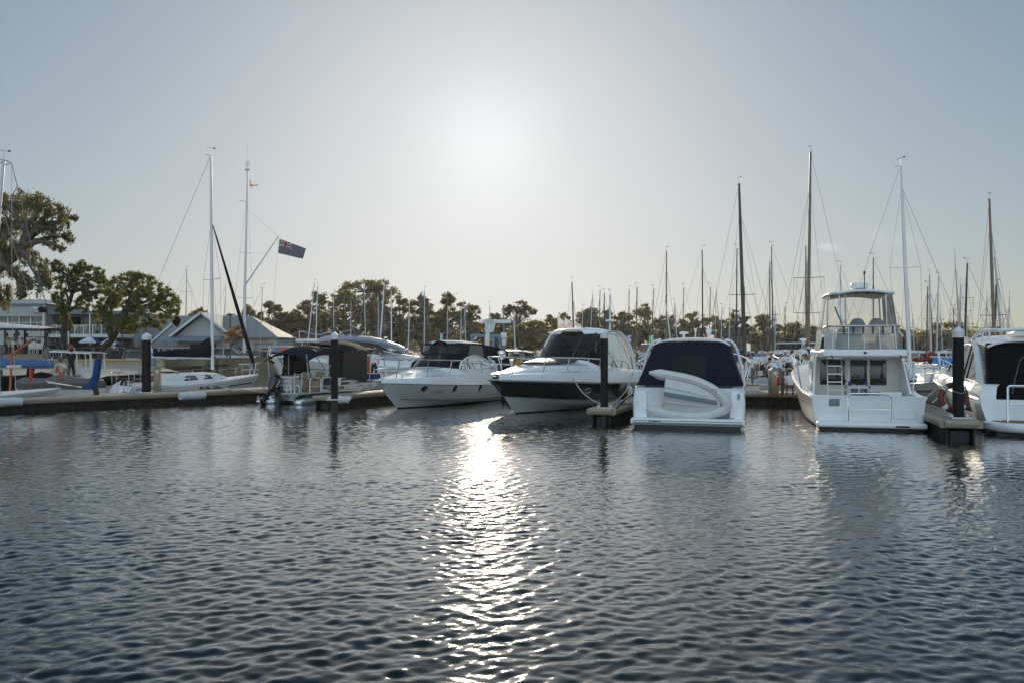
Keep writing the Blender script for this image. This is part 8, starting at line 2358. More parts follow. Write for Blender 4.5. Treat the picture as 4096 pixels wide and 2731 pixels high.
# ------------------------------------------------------------------ the forest of masts: each a moored sailing boat
MASTS = [  # top px, top py, px at the base, depth, radius, mast material, spreader pixel heights, furled sail, label
 (2956,735,2977,50,.115, 'mast_dark', (1180,), None, 'sailboat with a thick dark wooden looking mast just right of the navy canopy'),
 (3242,607,3232,52,.105, 'mast_tan', (1112,1253), None, 'sailboat with the tallest mast, greyish tan with two crossing spreaders, left of the flybridge cruiser'),
 (3602,662,3636,42,.105, 'mast_white', (1072,), None, 'sailboat with a tall white mast leaning left right behind the flybridge cruiser'),
 (3957,797,3978,47,.10, 'mast_tan', (1262,), None, 'sailboat with a tall brown mast above the roof rail cruiser'),
 (3978,1030,4010,62,.09, 'mast', (1276,), None, 'sailboat whose grey mast leans left beside the brown one'),
 (3985,1140,3978,60,.085, 'mast_dark', (1310,), None, 'sailboat with a short dark mast tight against the brown one'),
 (4038,1186,4026,66,.05, 'mast', (1300,), None, 'sailboat with a slim mast right of the brown one, near the frame edge'),
 (3869,1054,3858,58,.085, 'mast_dark', (1192,1310), None, 'sailboat with a straight black mast right of the life ring pile'),
 (3819,1024,3842,64,.06, 'mast', (1240,), None, 'sailboat with a thin mast leaning left above the life ring pile'),
 (3843,1136,3836,58,.075, 'mast', (1260,), None, 'sailboat with a grey mast directly behind the life ring pile cap'),
 (3813,1236,3822,70,.045, 'mast_dark', (), None, 'sailboat with a very short dark mast left of the life ring pile cap'),
 (3718,1100,3724,56,.075, 'mast', (1276,),('redcanvas', .10), 'sailboat with a dark red furled headsail and a pale grey mast'),
 (3711,1146,3706,60,.055, 'mast_dark', (1276,), None, 'sailboat with a slim dark mast left of the red furled headsail'),
 (3754,1110,3747,60,.07, 'mast', (1276,), None, 'sailboat with a grey mast crossing the red furled headsail'),
 (3761,1240,3770,72,.05, 'mast', (), None, 'sailboat with a short mast behind the red furled headsail'),
 (3638,1250,3630,74,.045, 'mast', (), None, 'sailboat with a tiny mast just right of the tall white one'),
 (3651,1274,3657,76,.05, 'mast', (), None, 'sailboat with the second tiny mast right of the tall white one'),
 (3593,1268,3594,78,.05, 'mast', (), None, 'sailboat with a short mast left of the foot of the tall white one'),
 (3948,1186,3941,62,.045, 'mast', (1300,), None, 'sailboat with a thin mast left of the brown one'),
 (3873,1262,3864,70,.05, 'mast', (1310,), None, 'sailboat with a short pale mast right of the black one'),
 (3223,984,3225,66,.065, 'mast_dark', (1253,), None, 'sailboat with a thin dark mast close left of the tallest mast'),
 (3230,1046,3229,68,.06, 'mast', (), None, 'sailboat with a bluish grey mast squeezed beside the tallest mast'),
 (3140,1229,3140,74,.05, 'mast_dark', (1335,), None, 'sailboat with a short dark mast above the sailors'),
 (3100,1244,3100,76,.06, 'mast', (1276,), None, 'sailboat with a short grey mast right of the twin dark masts'),
 (3079,1048,3080,68,.055, 'mast_dark', (), None, 'sailboat with the left, shorter one of twin dark masts'),
 (3086,985,3092,66,.055, 'mast_dark', (1260,), None, 'sailboat with the right, taller one of twin dark masts'),
 (3362,1065,3362,60,.05, 'mast', (), None, 'sailboat whose mast shows through the flybridge enclosure, left pole'),
 (3493,1033,3493,60,.055, 'mast_dark', (), None, 'sailboat whose dark mast rises behind the flybridge hardtop'),
 (2978,1147,2979,70,.045, 'mast_dark', (1255,), None, 'sailboat with a thin short mast right against the thick dark mast'),
 (2948,996,2945,62,.06, 'mast_dark', (1262,), None, 'sailboat with a slim dark mast left against the thick dark mast'),
 (2919,1250,2917,78,.055, 'mast', (), None, 'sailboat with a pale short mast above the right end of the navy canopy'),
 (2888,1232,2884,76,.055, 'mast', (), None, 'sailboat with a pale mast over the right half of the navy canopy'),
 (2864,1158,2861,80,.035, 'mast', (), None, 'sailboat with a faint very thin mast over the navy canopy'),
 (2841,1150,2838,74,.045, 'mast_dark', (), None, 'sailboat with a thin dark mast over the middle of the navy canopy'),
 (2809,1002,2811,66,.065, 'mast_dark', (1262,), None, 'sailboat with the tall dark mast over the middle of the navy canopy'),
 (2735,1152,2730,74,.045, 'mast_dark', (1290,), None, 'sailboat with a slim dark mast over the left half of the navy canopy'),
 (2698,1215,2710,64,.055, 'mast', (), None, 'sailboat with a white mast leaning left above the navy canopy'),
 (2662,1204,2686,62,.055, 'mast_white', (), None, 'sailboat with a white mast leaning strongly left above the navy canopy edge'),
 (2666,1005,2665,66,.065, 'mast_tan', (1262,), None, 'sailboat with the tall tan mast left of the navy canopy'),
 (2614,1157,2607,74,.05, 'mast_dark', (1343,), None, 'sailboat with a dark mast behind the green feather flag'),
 (2548,1150,2546,70,.065, 'mast_tan', (1310,), None, 'sailboat with a tan mast between the two feather flags'),
 (2517,1160,2513,74,.05, 'mast_dark', (1343,), None, 'sailboat with a dark mast behind the blue feather flag'),
 (2440,1180,2440,56,.085, 'mast_white', (), None, 'sailboat with a white mast carrying a round radar dome by the front pile'),
 (2417,1174,2417,66,.06, 'mast_dark', (), None, 'sailboat with a dark mast directly over the front pile cap'),
 (2400,1163,2396,70,.05, 'mast_tan', (1319,), None, 'sailboat with a brown mast left of the front pile cap'),
 (2371,1178,2357,74,.05, 'mast', (), None, 'sailboat with a pale mast leaning right above the dark hulled cruiser'),
 (2331,1236,2326,78,.05, 'mast', (), None, 'sailboat with a short pale mast above the dark hulled cruiser roof'),
 (2288,1129,2297,62,.065, 'mast_dark', (), None, 'sailboat with a dark mast leaning left through the club flags'),
 (2054,1237,2061,68,.055, 'mast_white', (), None, 'sailboat with a pale mast right of the white winch box'),
 (1958,1224,1956,72,.045, 'mast_white', (1326,), None, 'sailboat with a thin mast behind the white jib crane'),
 (1858,1222,1864,74,.055, 'mast', (1328,), None, 'sailboat with a pale mast leaning left, right one of the pair by the jib crane'),
 (1845,1230,1842,74,.05, 'mast', (1324,), None, 'sailboat with a pale mast, left one of the pair by the jib crane'),
 (1791,1223,1787,74,.05, 'mast', (1333,), None, 'sailboat with a thin mast above the right part of the porthole cruiser canopy'),
 (1698,1165,1697,70,.06, 'mast', (1295,), None, 'sailboat with a pale mast above the bow rail of the porthole cruiser'),
 (1638,1205,1633,68,.06, 'mast', (1324,), None, 'sailboat with a pale mast and a slanting stay right of the silver roofed cruiser'),
 (1565,1163,1566,72,.06, 'mast_white', (1291,), None, 'sailboat with a white mast right of the black lamp post'),
 (1538,1131,1518,74,.07, 'mast_white', (), None, 'sailboat with a white mast leaning right behind the black lamp post'),
 (1513,1176,1513,78,.045, 'mast', (1306,), None, 'sailboat with a thin mast close left of the black lamp post'),
 (1456,1130,1463,76,.05, 'mast', (1282,), None, 'sailboat with a thin mast beside the bare upper branches'),
 (1404,1202,1402,80,.045, 'mast', (1321,), None, 'sailboat with a faint mast right of the forked gum trunk'),
 (1335,1175,1335,78,.05, 'mast', (), None, 'sailboat with a thin mast over the white pile cap of the pontoon boat'),
 (1270,1147,1262,76,.06, 'mast_white', (), None, 'sailboat with a pale mast, right one of the pair crossing the slender gum'),
 (1258,1135,1228,76,.055, 'mast_white', (), None, 'sailboat with a pale mast leaning right, left one of the pair crossing the slender gum'),
 (1050,1150,1040,84,.05, 'mast', (), None, 'sailboat with a lone thin mast above the shed roof end'),
 (902,1150,895,100,.05, 'mast', (), None, 'sailboat with a faint mast between the white yacht mast and the flag mast'),
 (747,1078,741,98,.08, 'mast', (1167,), None, 'sailboat with a lone grey mast left of the lettered yacht mast'),
]
def masts():
 rg = random.Random(12)
 hm = ['gel', 'gel', 'gel_dull', 'cream', 'gel', 'greyhull', 'bluecanvas', 'gel']
 cv = ['navy', 'bluecanvas', 'tarp', 'redcanvas', 'greycanvas', 'navy', 'whitecloth', None]
 for i, (px, py, pb, Y, r, m, spr, furl, label) in enumerate(MASTS):
  zt = zpx(py, Y); zb = .95
  base = Vector(((pb - 2048) / F * Y, Y, zb)); pm = 1400
  # the mast line passes pb at pixel row 1400
  k = (pb - px) / (1400.0 - py); pyb = HORIZON + (H - zb) / Y * F
  base.x = (px + k * (pyb - py) - 2048) / F * Y
  top = P(px, py, Y)
  L = max(5.2, min(10.5,(zt - zb) / 1.32)) if zt < 15 else 10.5
  ang = rg.choice((-1,1)) * rg.uniform(.15,.8) + (math.pi / 2 if rg.random() < .5 else -math.pi / 2)
  if px < 1100: ang = rg.uniform(-.3,.3)
  f = Vector((math.cos(ang), math.sin(ang)))
  st = base.xy - f * L * .57
  # spreaders stay square to the view line for most boats
  fr = tuple(((1400 - 0 * s - (s - 0)) and ((s - pyb) / (py - pyb)),.065 if Y < 55 else .06) for s in spr)
  w = Vector((base.x, Y)).normalized(); perp = Vector((w.y, -w.x)); ca, sa = math.cos(-ang), math.sin(-ang)
  ax = Vector((perp.x * ca - perp.y * sa, perp.x * sa + perp.y * ca, 0))
  rt, _ = yacht('sailboat', label, 'sailboat', st, f, L, mast=dict(base=base, top=top, r=r, m=m, spr=fr, axis=ax, frac=rg.uniform(.8,.98), wr=.011 if Y < 55 else .012), hullmat=hm[i % 8], group='sailing boats moored beyond the jetty', stripe='lettering' if i % 3 == 0 else None, cover=cv[(i * 5 + 1) % 8], furl=furl, detail=1 if Y < 70 else 0)
  if px == 2440:
   c = to_local(rt, P(2440,1286, Y)); b = MB(); b.lathe([(.04,-.1),(.12,-.05),(.33,0),(.33,.07),(.15,.14),(.02,.15)], c=c, n=16); b.build('radar_dome', 'gel', rt)
masts()

# ------------------------------------------------------------------ people
def person(label, feet, face, pose='stand', top='shirt_white', legs='cloth_navy', hair='hair_dark', hat=None, height=1.72, short=False, sleeves=True, arms='down', lean=0.0):
 """one skinned body; face: heading the person looks along (radians); feet: ground point"""
 k = height / 1.72
 hip, knee, ank = {'stand': ((0,.88),(.02,.47),(0,.07)), 'sit': ((-.05,.50),(.38,.50),(.36,.07)), 'crouch': ((-.18,.38),(.24,.46),(.0,.08)), 'bend': ((-.10,.84),(.02,.46),(0,.07)), 'kneel': ((-.12,.34),(.22,.42),(-.05,.06))}[pose]
 ln = {'stand': .04, 'sit': .10, 'crouch': .75, 'bend': 1.05, 'kneel': .8}[pose] + lean
 V = []; E = []; R = []; part = []
 def add(p, r, par=None, tag_=0):
  V.append(Vector(p) * k); R.append(r * k); part.append(tag_)
  if par is not None: E.append((par, len(V) - 1))
  return len(V) - 1
 d = lambda s, w=0.0: (hip[0] + s * math.sin(ln), w, hip[1] + s * math.cos(ln))
 pel = add((hip[0],0, hip[1]),.145, None, 1)
 wst = add(d(.20),.135, pel, 0); ch = add(d(.42),.155, wst, 0); nb = add(d(.54),.085, ch, 0)
 hl = ln * .45
 nk = add((d(.60)[0],0, d(.60)[2]),.052, nb, 2)
 hx, hz = d(.60)[0] + .10 * math.sin(hl) + .015, d(.60)[2] + .10 * math.cos(hl)
 h1 = add((hx, 0, hz),.085, nk, 2); h2 = add((hx + .07 * math.sin(hl),0, hz + .10 * math.cos(hl)),.088, h1,2)
 for s in (1,-1):
  hp = add((hip[0], s * .09, hip[1] - .04),.105, pel, 1)
  kn = add((knee[0], s * .12, knee[1]),.066, hp, 2 if short and pose != 'stand' else 1)
  an = add((ank[0], s * .12, ank[1]),.042, kn, 2 if short else 1)
  add((ank[0] + .15, s * .13,.035),.036, an, 3)
  sh = add(d(.50, s * .18),.068, ch, 0)
  S0 = Vector(d(.50, s * .18))
  if arms == 'up': el, hd = S0 + Vector((.20, s * .06,.12)), S0 + Vector((.26,-s * .06,.38))
  elif arms == 'front': el, hd = S0 + Vector((.12, s * .08,-.22)), S0 + Vector((.34,-s * .04,-.24))
  elif arms == 'reach': el, hd = S0 + Vector((.16, s * .06,-.24)), S0 + Vector((.30,-s * .02,-.44))
  else: el, hd = S0 + Vector((-.02, s * .07,-.27)), S0 + Vector((.04, s * .06,-.52))
  ei = add(el, .045, sh, 0 if sleeves else 2); wi = add(el.lerp(hd, .92),.032, ei, 2)
  dr = (hd - el).normalized(); pa = add(hd + dr * .05,.036, wi, 2)
  for q in (-.024,0,.024): add(hd + dr * .13 + Vector((.01, q, -.01)),.010, pa, 2)
  add(hd + dr * .07 + Vector((.03,-s * .045,0)),.011, pa, 2)
 me = bpy.data.meshes.new('person'); me.from_pydata(V, E, []); ob = bpy.data.objects.new('person', me); COL.objects.link(ob)
 sk = ob.modifiers.new('skin', 'SKIN'); sk.use_smooth_shade = True; sk.branch_smoothing = .6
 for i, sv in enumerate(me.skin_vertices[0].data): sv.radius = (R[i] * (1.0), R[i]); sv.use_root = i == 0
 for i in (1,2): me.skin_vertices[0].data[i].radius = (R[i] * 1.15, R[i] * .78)
 ob.modifiers.new('sub', 'SUBSURF').levels = 1; ob.modifiers['sub'].render_levels = 1
 dg = bpy.context.evaluated_depsgraph_get(); m2 = bpy.data.meshes.new_from_object(ob.evaluated_get(dg)); bpy.data.objects.remove(ob)
 m2.materials.clear()
 for m in (top, legs, 'skin', 'rubber'): m2.materials.append(M[m])
 segs = [(V[a], V[b], part[b]) for a, b in E]
 for f in m2.polygons:
  c = f.center; best = min(segs, key=lambda g: ((c - (g[0] + (g[1] - g[0]) * max(0, min(1,(c - g[0]).dot(g[1] - g[0]) / max(1e-6,(g[1] - g[0]).length_squared))))).length))
  f.material_index = best[2]; f.use_smooth = True
 o = bpy.data.objects.new('person', m2); COL.objects.link(o); o.location = feet; o.rotation_euler = (0,0, face)
 tag(o, label, 'person')
 hc = Vector((hx + .05 * math.sin(hl),0, hz + .055 * math.cos(hl))) * k; Rh = Matrix.Rotation(hl, 3, 'Y')
 b = MB(); b.ellip(hc + Rh @ Vector((-.025,0,.045)) * k, (.108 * k, .100 * k, .10 * k),12,8, Rh); b.build('hair', hair, o)
 b = MB(); b.ellip(hc + Rh @ Vector((.098,0,-.01)) * k, (.018,.016,.026),8,6, Rh)
 for s in (1,-1): b.ellip(hc + Rh @ Vector((0, s * .092,0)) * k, (.02,.012,.03),8,6, Rh)
 b.build('nose_and_ears', 'skin', o)
 if hat:
  b = MB(); b.lathe([(.118,.05),(.115,.10),(.085,.155),(.01,.165)], c=hc, n=14, rot=Rh)
  if hat[1] == 'brim': b.lathe([(.19,.055),(.19,.065),(.10,.075)], c=hc, n=16, rot=Rh)
  else: b.prism([hc + Rh @ Vector(p) for p in ((.08,.08,.06),(.20,.05,.045),(.20,-.05,.045),(.08,-.08,.06))], Rh @ Vector((0,0,.012)))
  b.build('hat', hat[0], o)
 return o

def people():
 def at(px, Y, z): return Vector(((px - 2048) / F * Y, Y, z))
 AW = math.pi / 2                                   # away from the camera
 p = person('person in black with a cap standing on the console boat, arms raised to a line', at(285,43.2,.74), AW + .5, top='cloth_black', legs='cloth_black', hat=('cloth_black', 'cap'), arms='up', height=1.74)
 b = MB(); b.tube([(.0,.14,1.12),(.12,0,1.10),(.0,-.14,1.12)],.03,6); b.build('harness', 'red', p)
 b = MB(); b.ellip((.30,.0,1.86),(.07,.10,.16),10,8); b.build('rope_bundle', 'redrope', p)
 p = person('person in a cream sweater with black harness bending over on the console boat', at(262,42.6,.62), AW + 1.0, 'bend', top='shirt_cream', legs='cloth_tan', hair='hair_brown', arms='reach', height=1.7)
 b = MB(); b.tube([(.12,.14,1.12),(.35,.10,1.28),(.62,.13,1.22)],.02,5); b.tube([(.12,-.14,1.12),(.35,-.10,1.28),(.62,-.13,1.22)],.02,5); b.build('harness', 'rubber', p)
 person('bearded person in a white shirt and sunglasses standing right of the red hose box', at(1497,45,.72),-AW - .3, legs='cloth_black', height=1.8)
 # red hose reel and box on the quay behind the pontoon boat
 c = at(1462,45.2,.6); t = thing('hose_box', 'red fire hose box with a black reel behind the pontoon boat bow', 'hose box', c)
 b = MB(); b.rbox((0,0,.95),(.48,.42,1.1),.03); b.box((0,0,.2),(.2,.2,.5)); b.build('box', 'red', t)
 b = MB(); b.lathe([(.36,-.12),(.36,.12)], c=(-.24,-.1,1.02), n=20, rot=Matrix.Rotation(math.pi / 2,3, 'Y')); b.build('hose_reel', 'rubber', t)
 b = MB(); b.rbox((0,0,1.54),(.6,.5,.06),.02); b.build('lid', 'gel_dull', t)
 b = MB(); b.tube(spline([(.35,-.3,0.05),(.5,-.3,.35),(.25,-.3,.6),(-.05,-.3,.35),(.1,-.3,.08)],14),.07,7); b.build('hose', 'red', t)
 # diners on the terrace
 tz = 2.02
 diners = [(28,1360, 'shirt_white', 'hair_dark', 'sit', 'diner in white, highest head under the awning, seen from behind'),(57,1362, 'shirt_cream', 'hair_brown', 'sit', 'diner in cream beside the second awning post'),(21,1385, 'cloth_navy', 'hair_brown', 'sit', 'diner in navy at the front table, leftmost'),
    (36,1384, 'shirt_cream', 'hair_brown', 'sit', 'diner with reddish hair facing the white backed one'),(52,1384, 'shirt_white', 'hair_dark', 'sit', 'diner in a bright white shirt at the near edge of the table'),(70,1385, 'shirt_cream', 'hair_brown', 'sit', 'small diner right of the second awning post'),
    (87,1387, 'shirt_cream', 'hair_brown', 'sit', 'diner in cream behind the orange strut'),(137,1392, 'shirt_white', 'hair_grey', 'sit', 'white haired diner with a hat before the barbecue hood'),(155,1394, 'cloth_black', 'hair_grey', 'sit', 'grey haired diner in black at the right end of the terrace')]
 for i, (px, py, tp, hr, po, lab) in enumerate(diners):
  Y = 72 - (py - 1360) * .03 if i > 1 else 75
  z = tz + (.42 if i < 2 else 0) + .12
  person(lab, at(px, Y, z),[AW, -1.2,.4,2.8,1.2,3.6,.6,2.2,1.0][i], po, top=tp, legs='cloth_navy', hair=hr, arms='front', hat=('shirt_white', 'brim') if i == 7 else None)
 for px, lab in ((35, 'table of the front left diners'),(78, 'table right of the second awning post'),(118, 'table by the orange strut tip'),(140, 'table of the white haired diner')):
  c = at(px, 71.6, tz + .04); t = thing('terrace_table', 'dark ' + lab + ' on the terrace', 'table', c, 0, 'terrace tables')
  b = MB(); b.rbox((0,0,.78),(.9,.8,.05),.02); b.build('table_top', 'interior', t)
  for x, y in ((.38,.33),(.38,-.33),(-.38,.33),(-.38,-.33)):
   b = MB(); b.bar((x, y, 0),(x, y, .76),.05); b.build('leg', 'blackpost', t)
  b = MB(); b.lathe([(.04,0),(.05,.16)], c=(.1,0,.81), n=8); b.build('glass', 'orange', t)
 for px, lab in ((142, 'white terrace chair under the white haired diner'),(128, 'white terrace chair left of the white haired diner'),(160, 'white terrace chair beside the diner in black')):
  c = at(px, 71.0, tz + .04); t = thing('terrace_chair', lab, 'chair', c, .4, 'white terrace chairs')
  b = MB(); b.rbox((0,0,.44),(.5,.5,.04),.02); b.build('seat', 'gel_dull', t)
  b = MB(); b.rbox((0,-.25,.72),(.5,.04,.5),.02); b.build('backrest', 'gel_dull', t)
  for x in (-.22,.22):
   for y in (-.22,.22):
    b = MB(); b.bar((x, y, 0),(x, y, .43),.04); b.build('leg', 'gel_dull', t)
 c = at(150,74.5, tz); t = thing('barbecue', 'barbecue with a pale curved hood at the terrace end', 'barbecue', c)
 b = MB(); b.rbox((0,0,.45),(1.4,.6,.9),.03); b.build('cabinet', 'greystripe', t)
 b = MB(); b.loft([[Vector((x, y, .9 + z)) for x in (-.9,.9)] for y, z in ((-.4,.62),(-.2,.74),(.2,.74),(.4,.62))]); b.build('hood', 'gel_dull', t)
 # sailors on and beyond the jetty at the right
 jz = .5
 p = person('crouching person in white shirt, bucket hat and grey shorts on the golden jetty', at(3160,34.6, jz), AW - .25, 'crouch', legs='cloth_grey', hat=('shirt_cream', 'brim'), hair='hair_brown', short=True, arms='reach', height=1.78)
 c = at(3130,34.3, jz); t = thing('mooring_bollard', 'short rusty brown post beside the crouching person', 'post', c); b = MB(); b.lathe([(.07,0),(.06,.75),(.01,.78)], n=10); b.build('post', mat('rusty_post', (.14,.09,.045),.8, var=.4), t)
 c = at(3112,34.4, jz); b = MB(); b.rbox((0,0,.62),(.10,.25,.42),.05); tag(b.build('life_vest', 'red', loc=c), 'bright red vest hanging between the pedestal and the crouching person', 'vest')
 c = at(3030,38.3,0); t = thing('rowing_dinghy', 'white dinghy with brown gunwale beyond the golden jetty, left of the pedestal', 'dinghy', (c.x, c.y, 0), math.radians(-170))
 h = yacht_hull(4.2,1.9); h.build(t, [lambda q: h.zs(q) * .6, h.zs],[M['gel_dull'], M['antifoul']], lambda q, r: 1 if r == 0 else 0, nt=14); h.rub(t, .03, 'teak', 'gunwale'); h.deck(t, 'greyhull', lambda q: [(h.b(q), h.zs(q)),(h.b(q) * .8, h.zs(q) - .1),(0, h.zs(q) - .12)], nt=8)
 # a big dark tender with white jib being folded
 for i, (px, py, Y, po, tp, lg, hr, hat, arm, fc, lab) in enumerate([
  (3022,1452,44, 'bend', 'shirt_white', 'cloth_tan', 'hair_dark', None, 'reach', 2.2, 'sailor in white bending low left of the drying sail'),
  (3025,1436,48, 'stand', 'shirt_white', 'cloth_black', 'hair_brown', None, 'down', 1.4, 'sailor in white standing with back turned, left of the drying sail'),
  (3048,1436,48, 'stand', 'shirt_white', 'cloth_black', 'hair_grey', None, 'front', .4, 'grey haired sailor with dark braces, second from the left of the sail'),
  (3070,1428,47, 'stand', 'shirt_white', 'cloth_black', 'hair_dark', None, 'reach', .0, 'sailor in white leaning at the peak of the drying sail'),
  (3106,1468,42, 'bend', 'shirt_white', 'cloth_grey', 'hair_dark', None, 'reach', 2.0, 'dark haired sailor ducking under the drying sail'),
  (3140,1435,46, 'stand', 'shirt_white', 'cloth_grey', 'hair_grey', ('shirt_white', 'cap'), 'front', -1.5, 'sailor in a white cap with folded arms right of the sail'),
  (3176,1440,47, 'stand', 'shirt_white', 'cloth_grey', 'hair_grey', ('shirt_white', 'cap'), 'front', 1.9, 'sailor in white cap beside the sailboat coamings'),
  (3190,1452,45, 'bend', 'shirt_white', 'cloth_red', 'hair_brown', None, 'reach', .5, 'sailor in red trousers bending on the deck'),
  (3213,1415,47, 'sit', 'shirt_white', 'cloth_grey', 'hair_grey', None, 'down', 1.5, 'sailor seated high with a dark vest under the tall tan mast'),
  (3225,1412,47.6, 'sit', 'cloth_navy', 'cloth_black', 'hair_brown', None, 'down', 1.7, 'sailor in navy seated behind the one with the dark vest'),
  (3205,1440,44, 'bend', 'cloth_black', 'cloth_black', 'hair_dark', None, 'reach', 2.6, 'sailor in black bending beside the bow rail of the flybridge cruiser'),
  (3222,1450,42, 'stand', 'shirt_white', 'cloth_black', 'hair_brown', None, 'front', 2.5, 'sailor in white close behind the flybridge cruiser bow rail'),
  (3010,1446,43, 'stand', 'shirt_white', 'cloth_grey', 'hair_dark', None, 'front', 2.8, 'sailor in white just right of the navy canopy rail'),
  (3085,1448,44, 'sit', 'shirt_white', 'cloth_navy', 'hair_brown', ('shirt_cream', 'brim'), 'front', 3.4, 'sailor in white with a cream hat seated before the drying sail'),
  (3122,1446,43, 'stand', 'shirt_white', 'cloth_tan', 'hair_brown', ('shirt_white', 'cap'), 'reach', 2.4, 'sailor in white cap and tan trousers behind the pedestal'),
  (3155,1448,44, 'bend', 'shirt_white', 'cloth_navy', 'hair_grey', None, 'reach', .2, 'grey haired sailor in white bending above the crouching person'),
  (3168,1430,49, 'stand', 'shirt_white', 'cloth_navy', 'hair_brown', None, 'front', -1.2, 'sailor in white facing the camera at the back of the group'),
  (3198,1432,49, 'stand', 'shirt_white', 'cloth_black', 'hair_dark', None, 'up', -.8, 'sailor in white hauling a line with raised arms at the back'),
  (2507,1440,52, 'sit', 'shirt_cream', 'cloth_tan', 'hair_dark', None, 'front', -.5, 'reclining dark haired person seen right of the dark hulled cruiser arch'),
  (2564,1446,46, 'stand', 'shirt_white', 'cloth_navy', 'hair_brown', None, 'down', 1.0, 'brown haired child in white near the green feather flag')]):
  hh = {'stand': 1.72, 'sit': 1.28, 'bend': 1.35}[po]
  if po == 'sit': hh = 1.25
  z = zpx(py - 20, Y) - hh + .18
  person(lab, at(px, Y, z), fc, po, top=tp, legs=lg, hair=hr, hat=hat, arms=arm, height=1.72 if 'child' not in lab else 1.45)
 # deck they stand on: a low work pontoon
 b = MB(); b.rbox((0,0,.25),(10.5,7.5,.6),.05); tag(b.build('work_pontoon', 'deckgrey', loc=(16.2,46.5,.0)), 'low grey work pontoon under the group of sailors', 'pontoon')
 # the drying sail slung over a boom
 Y = 45.0; a = P(3078,1438, Y)
 t = thing('drying_sail', 'pale sail slung over a boom like a tent among the sailors', 'sail', a); L = lambda x, y, d=0: P(x, y, Y + d) - a
 rows = [[L(3075,1438,-.2 + .8 * v).lerp(q, u) + Vector((0,.08 * math.sin(3 * u),-.5 * u * (1 - u))) for u in np.linspace(0,1,8)] for v, q in ((0, L(3098,1478,-.4)),(.33, L(3118,1484,0)),(.66, L(3136,1482,.4)),(1, L(3144,1470,.8)))]
 b = MB(); b.loft(rows); b.build('sail_cloth', 'flag_white', t)
 rows = [[L(3075,1438,-.2 + .8 * v).lerp(q, u) + Vector((0,0,-.35 * u * (1 - u))) for u in np.linspace(0,1,8)] for v, q in ((0, L(3045,1492,-.4)),(1, L(3076,1494,.6)))]
 b = MB(); b.loft(rows); b.build('sail_flap', 'shirt_cream', t)
 # boats of the right gap: cream stern, bow with an upturned tender, blue tarpaulin
 st = gpt(3672,31.5); root, h = yacht('sailing_yacht', 'cream hulled yacht showing its flat stern right of the flybridge cruiser', 'yacht', st.xy, (.25,.97),8.6, hullmat='cream', cover=None, boom=False, stripe=None, detail=2, fb=1.35)
 text('registration', 'AK', .2, 'lettering', root, (h.x(0,.9) - .02,-.45,.85),(0,-1,0),(.3,0,1))
 bw = gpt(3762,29.0); f = Vector((-.42,-.91)).normalized(); L_ = 9.0
 root, h = yacht('sailing_yacht', 'white yacht bow with anchor and an upturned tender on its foredeck, by the life ring', 'yacht', (bw.xy - f * L_), f, L_, cover=None, boom=False, detail=2, stripe='greystripe')
 b = MB(); rows = [[Vector((x, w * math.sin(q),1.12 + hh * math.cos(q))) for q in np.linspace(-math.pi / 2, math.pi / 2,11)] for x, w, hh in ((5.6,.65,.45),(6.4,.72,.55),(7.3,.66,.5),(8.0,.35,.3),(8.3,.06,.08))]
 b.loft(rows, cap0=True); b.build('upturned_tender', 'gel', root)
 b = MB(); b.prism([(L_ + .25,.05,1.1),(L_ + .35,.05,.75),(L_ - .05,.05,.72)],(0,-.1,0)); b.tube([(L_ - .3,0,1.32),(L_ + .3,0,1.2)],.035,6); b.build('anchor', 'mast_dark', root)
 Y = 46; a = P(3725,1470, Y); t = thing('tarpaulin', 'bright blue tarpaulin hung over a boom left of the life ring pile', 'tarpaulin', a); L = lambda x, y, d=0: P(x, y, Y + d) - a
 rows = [[L(x, lerp(1428,1470, v)) + Vector((0,(-.7 if s else .5) * v + .06 * math.sin(x * .3 + 4 * v),0)) for x in np.linspace(3728 - 10 * v, 3812,14)] for s in (1,) for v in (0,.35,.7,1)]
 b = MB(); b.loft(rows); b.build('sheet', 'tarp', t)
 b = MB(); b.tube([L(3720,1426), L(3815,1428)],.06,7); b.build('ridge_pole', 'mast', t)
 for px, py, w, h_, m, nm, lab in ((3721,1429,.14,.30, 'redcanvas', 'furled_sail_bag', 'dark red furled sail bundle upright beside the blue tarpaulin'),(3682,1437,.42,.11, 'redcanvas', 'sail_cover', 'faded red sail cover lying along a boom left of the red bundle')):
  c = P(px, py, 47); b = MB(); b.ellip((0,0,0),(w * 1.25,.16, h_ * 1.25),14,10); tag(b.build(nm, m, loc=c), lab, 'sail')
 # life ring on its pile
 c = PZ(3833,1672,.5); c = Vector((c.x, c.y + .25,1.08)); t = thing('life_ring', 'dark red life ring with white bands tied to the pile', 'life ring', c)
 b = MB(); b.tube([Vector((.36 * math.cos(q),0,.36 * math.sin(q))) for q in np.linspace(0,2 * math.pi, 41)[:-1]],.085,10, closed=True); b.build('ring', mat('dark_red_ring', (.16,.035,.025),.6, var=.2), t)
 for q in (.785,2.356,3.927,5.498):
  b = MB(); b.tube([Vector((.36 * math.cos(q + d),0,.36 * math.sin(q + d))) for d in (-.16,-.05,.05,.16)],.090,10); b.build('band', 'gel_dull', t)
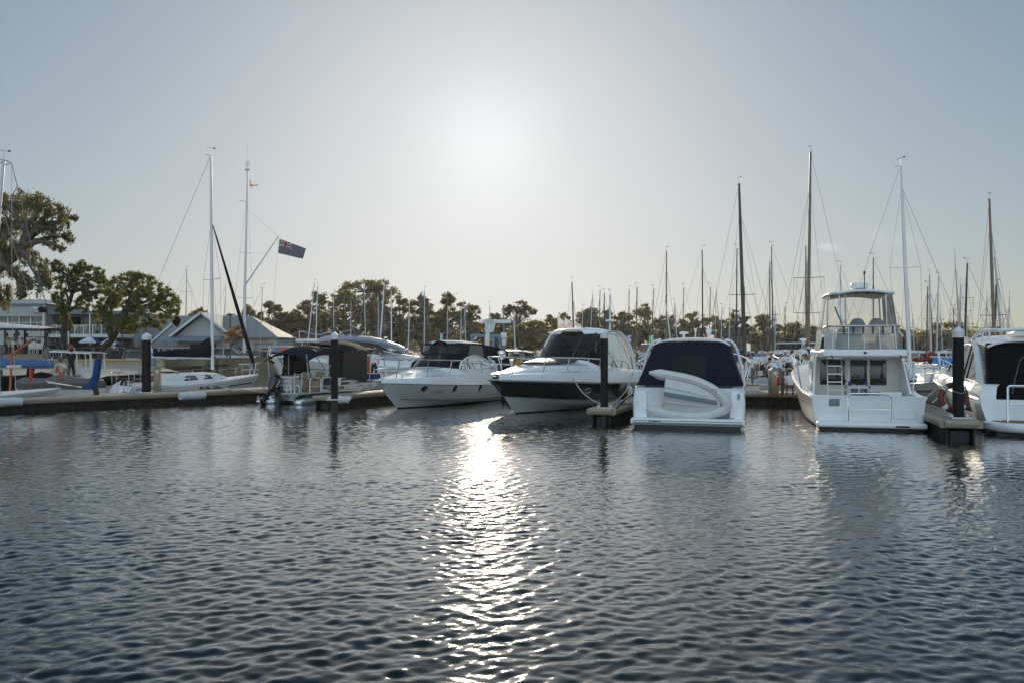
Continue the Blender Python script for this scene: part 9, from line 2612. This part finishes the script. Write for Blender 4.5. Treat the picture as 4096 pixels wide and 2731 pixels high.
 b = MB(); b.tube(spline([(-.33,-.05,.34),(-.17,-.30,.2),(0,-.42,.14),(.17,-.30,.2),(.33,-.05,.34)],14),.014,5); b.build('grab_line', mat('teal_rope', (.14,.28,.28),.8), t)
 rope('cream mooring line from the white yacht bow to the life ring finger jetty', [P(3800,1515,29), P(3760,1580,27.6), P(3730,1608,26.2)],.03)
 rope('short thick cream line lying at the jetty edge left of the life ring', [P(3702,1590,28.5), P(3725,1572,28.6), P(3738,1562,28.8)],.03)
 rope('cream mooring line from the porthole cruiser bow to the finger jetty', [world(CRUISER_A, (9.6,.3,1.2)), PZ(1465,1560,.75), PZ(1415,1572,.53)],.02)
 rope('thin black line from the canopy cruiser quarter to its finger jetty', [world(CRUISER_C, (0.0,1.72,1.05)), world(CRUISER_C, (-.1,2.0,.85)), world(CRUISER_C, (-.25,2.25,.55))],.03, 'rubber')
 rope('coil of pale rope on the jetty under the yacht lettering', [PZ(895,1556,.54), PZ(912,1551,.56), PZ(925,1557,.54), PZ(905,1559,.54), PZ(930,1553,.58), PZ(1060,1567,.42)],.022)
 rope('grey rope heap on the finger jetty beside the dark hulled cruiser', [PZ(2478,1612,.54), PZ(2500,1606,.56), PZ(2482,1618,.54), PZ(2510,1615,.55), PZ(2530,1610,.52)],.022, 'greycanvas')
people()

# ------------------------------------------------------------------ the hazy air over the harbour
def haze():
 b = MB()
 b.box((60,95,17.5),(560,200,41))
 m = bpy.data.materials.new('hazy_air'); m.use_nodes = True
 t = m.node_tree; t.nodes.remove(t.nodes['Principled BSDF'])
 v = t.nodes.new('ShaderNodeVolumePrincipled')
 v.inputs['Color'].default_value = (0.93,0.92,0.90,1)
 v.inputs['Density'].default_value = 0.00014
 v.inputs['Anisotropy'].default_value = 0.55
 t.links.new(v.outputs['Volume'], t.nodes['Material Output'].inputs['Volume'])
 o = b.build('haze', m, smooth_on=False)
 tag(o, 'thin bright afternoon haze in the air over the harbour', 'haze', kind='stuff')
haze()
S.cycles.volume_bounces = 0
S.cycles.volume_step_rate = 20
S.cycles.volume_max_steps = 16
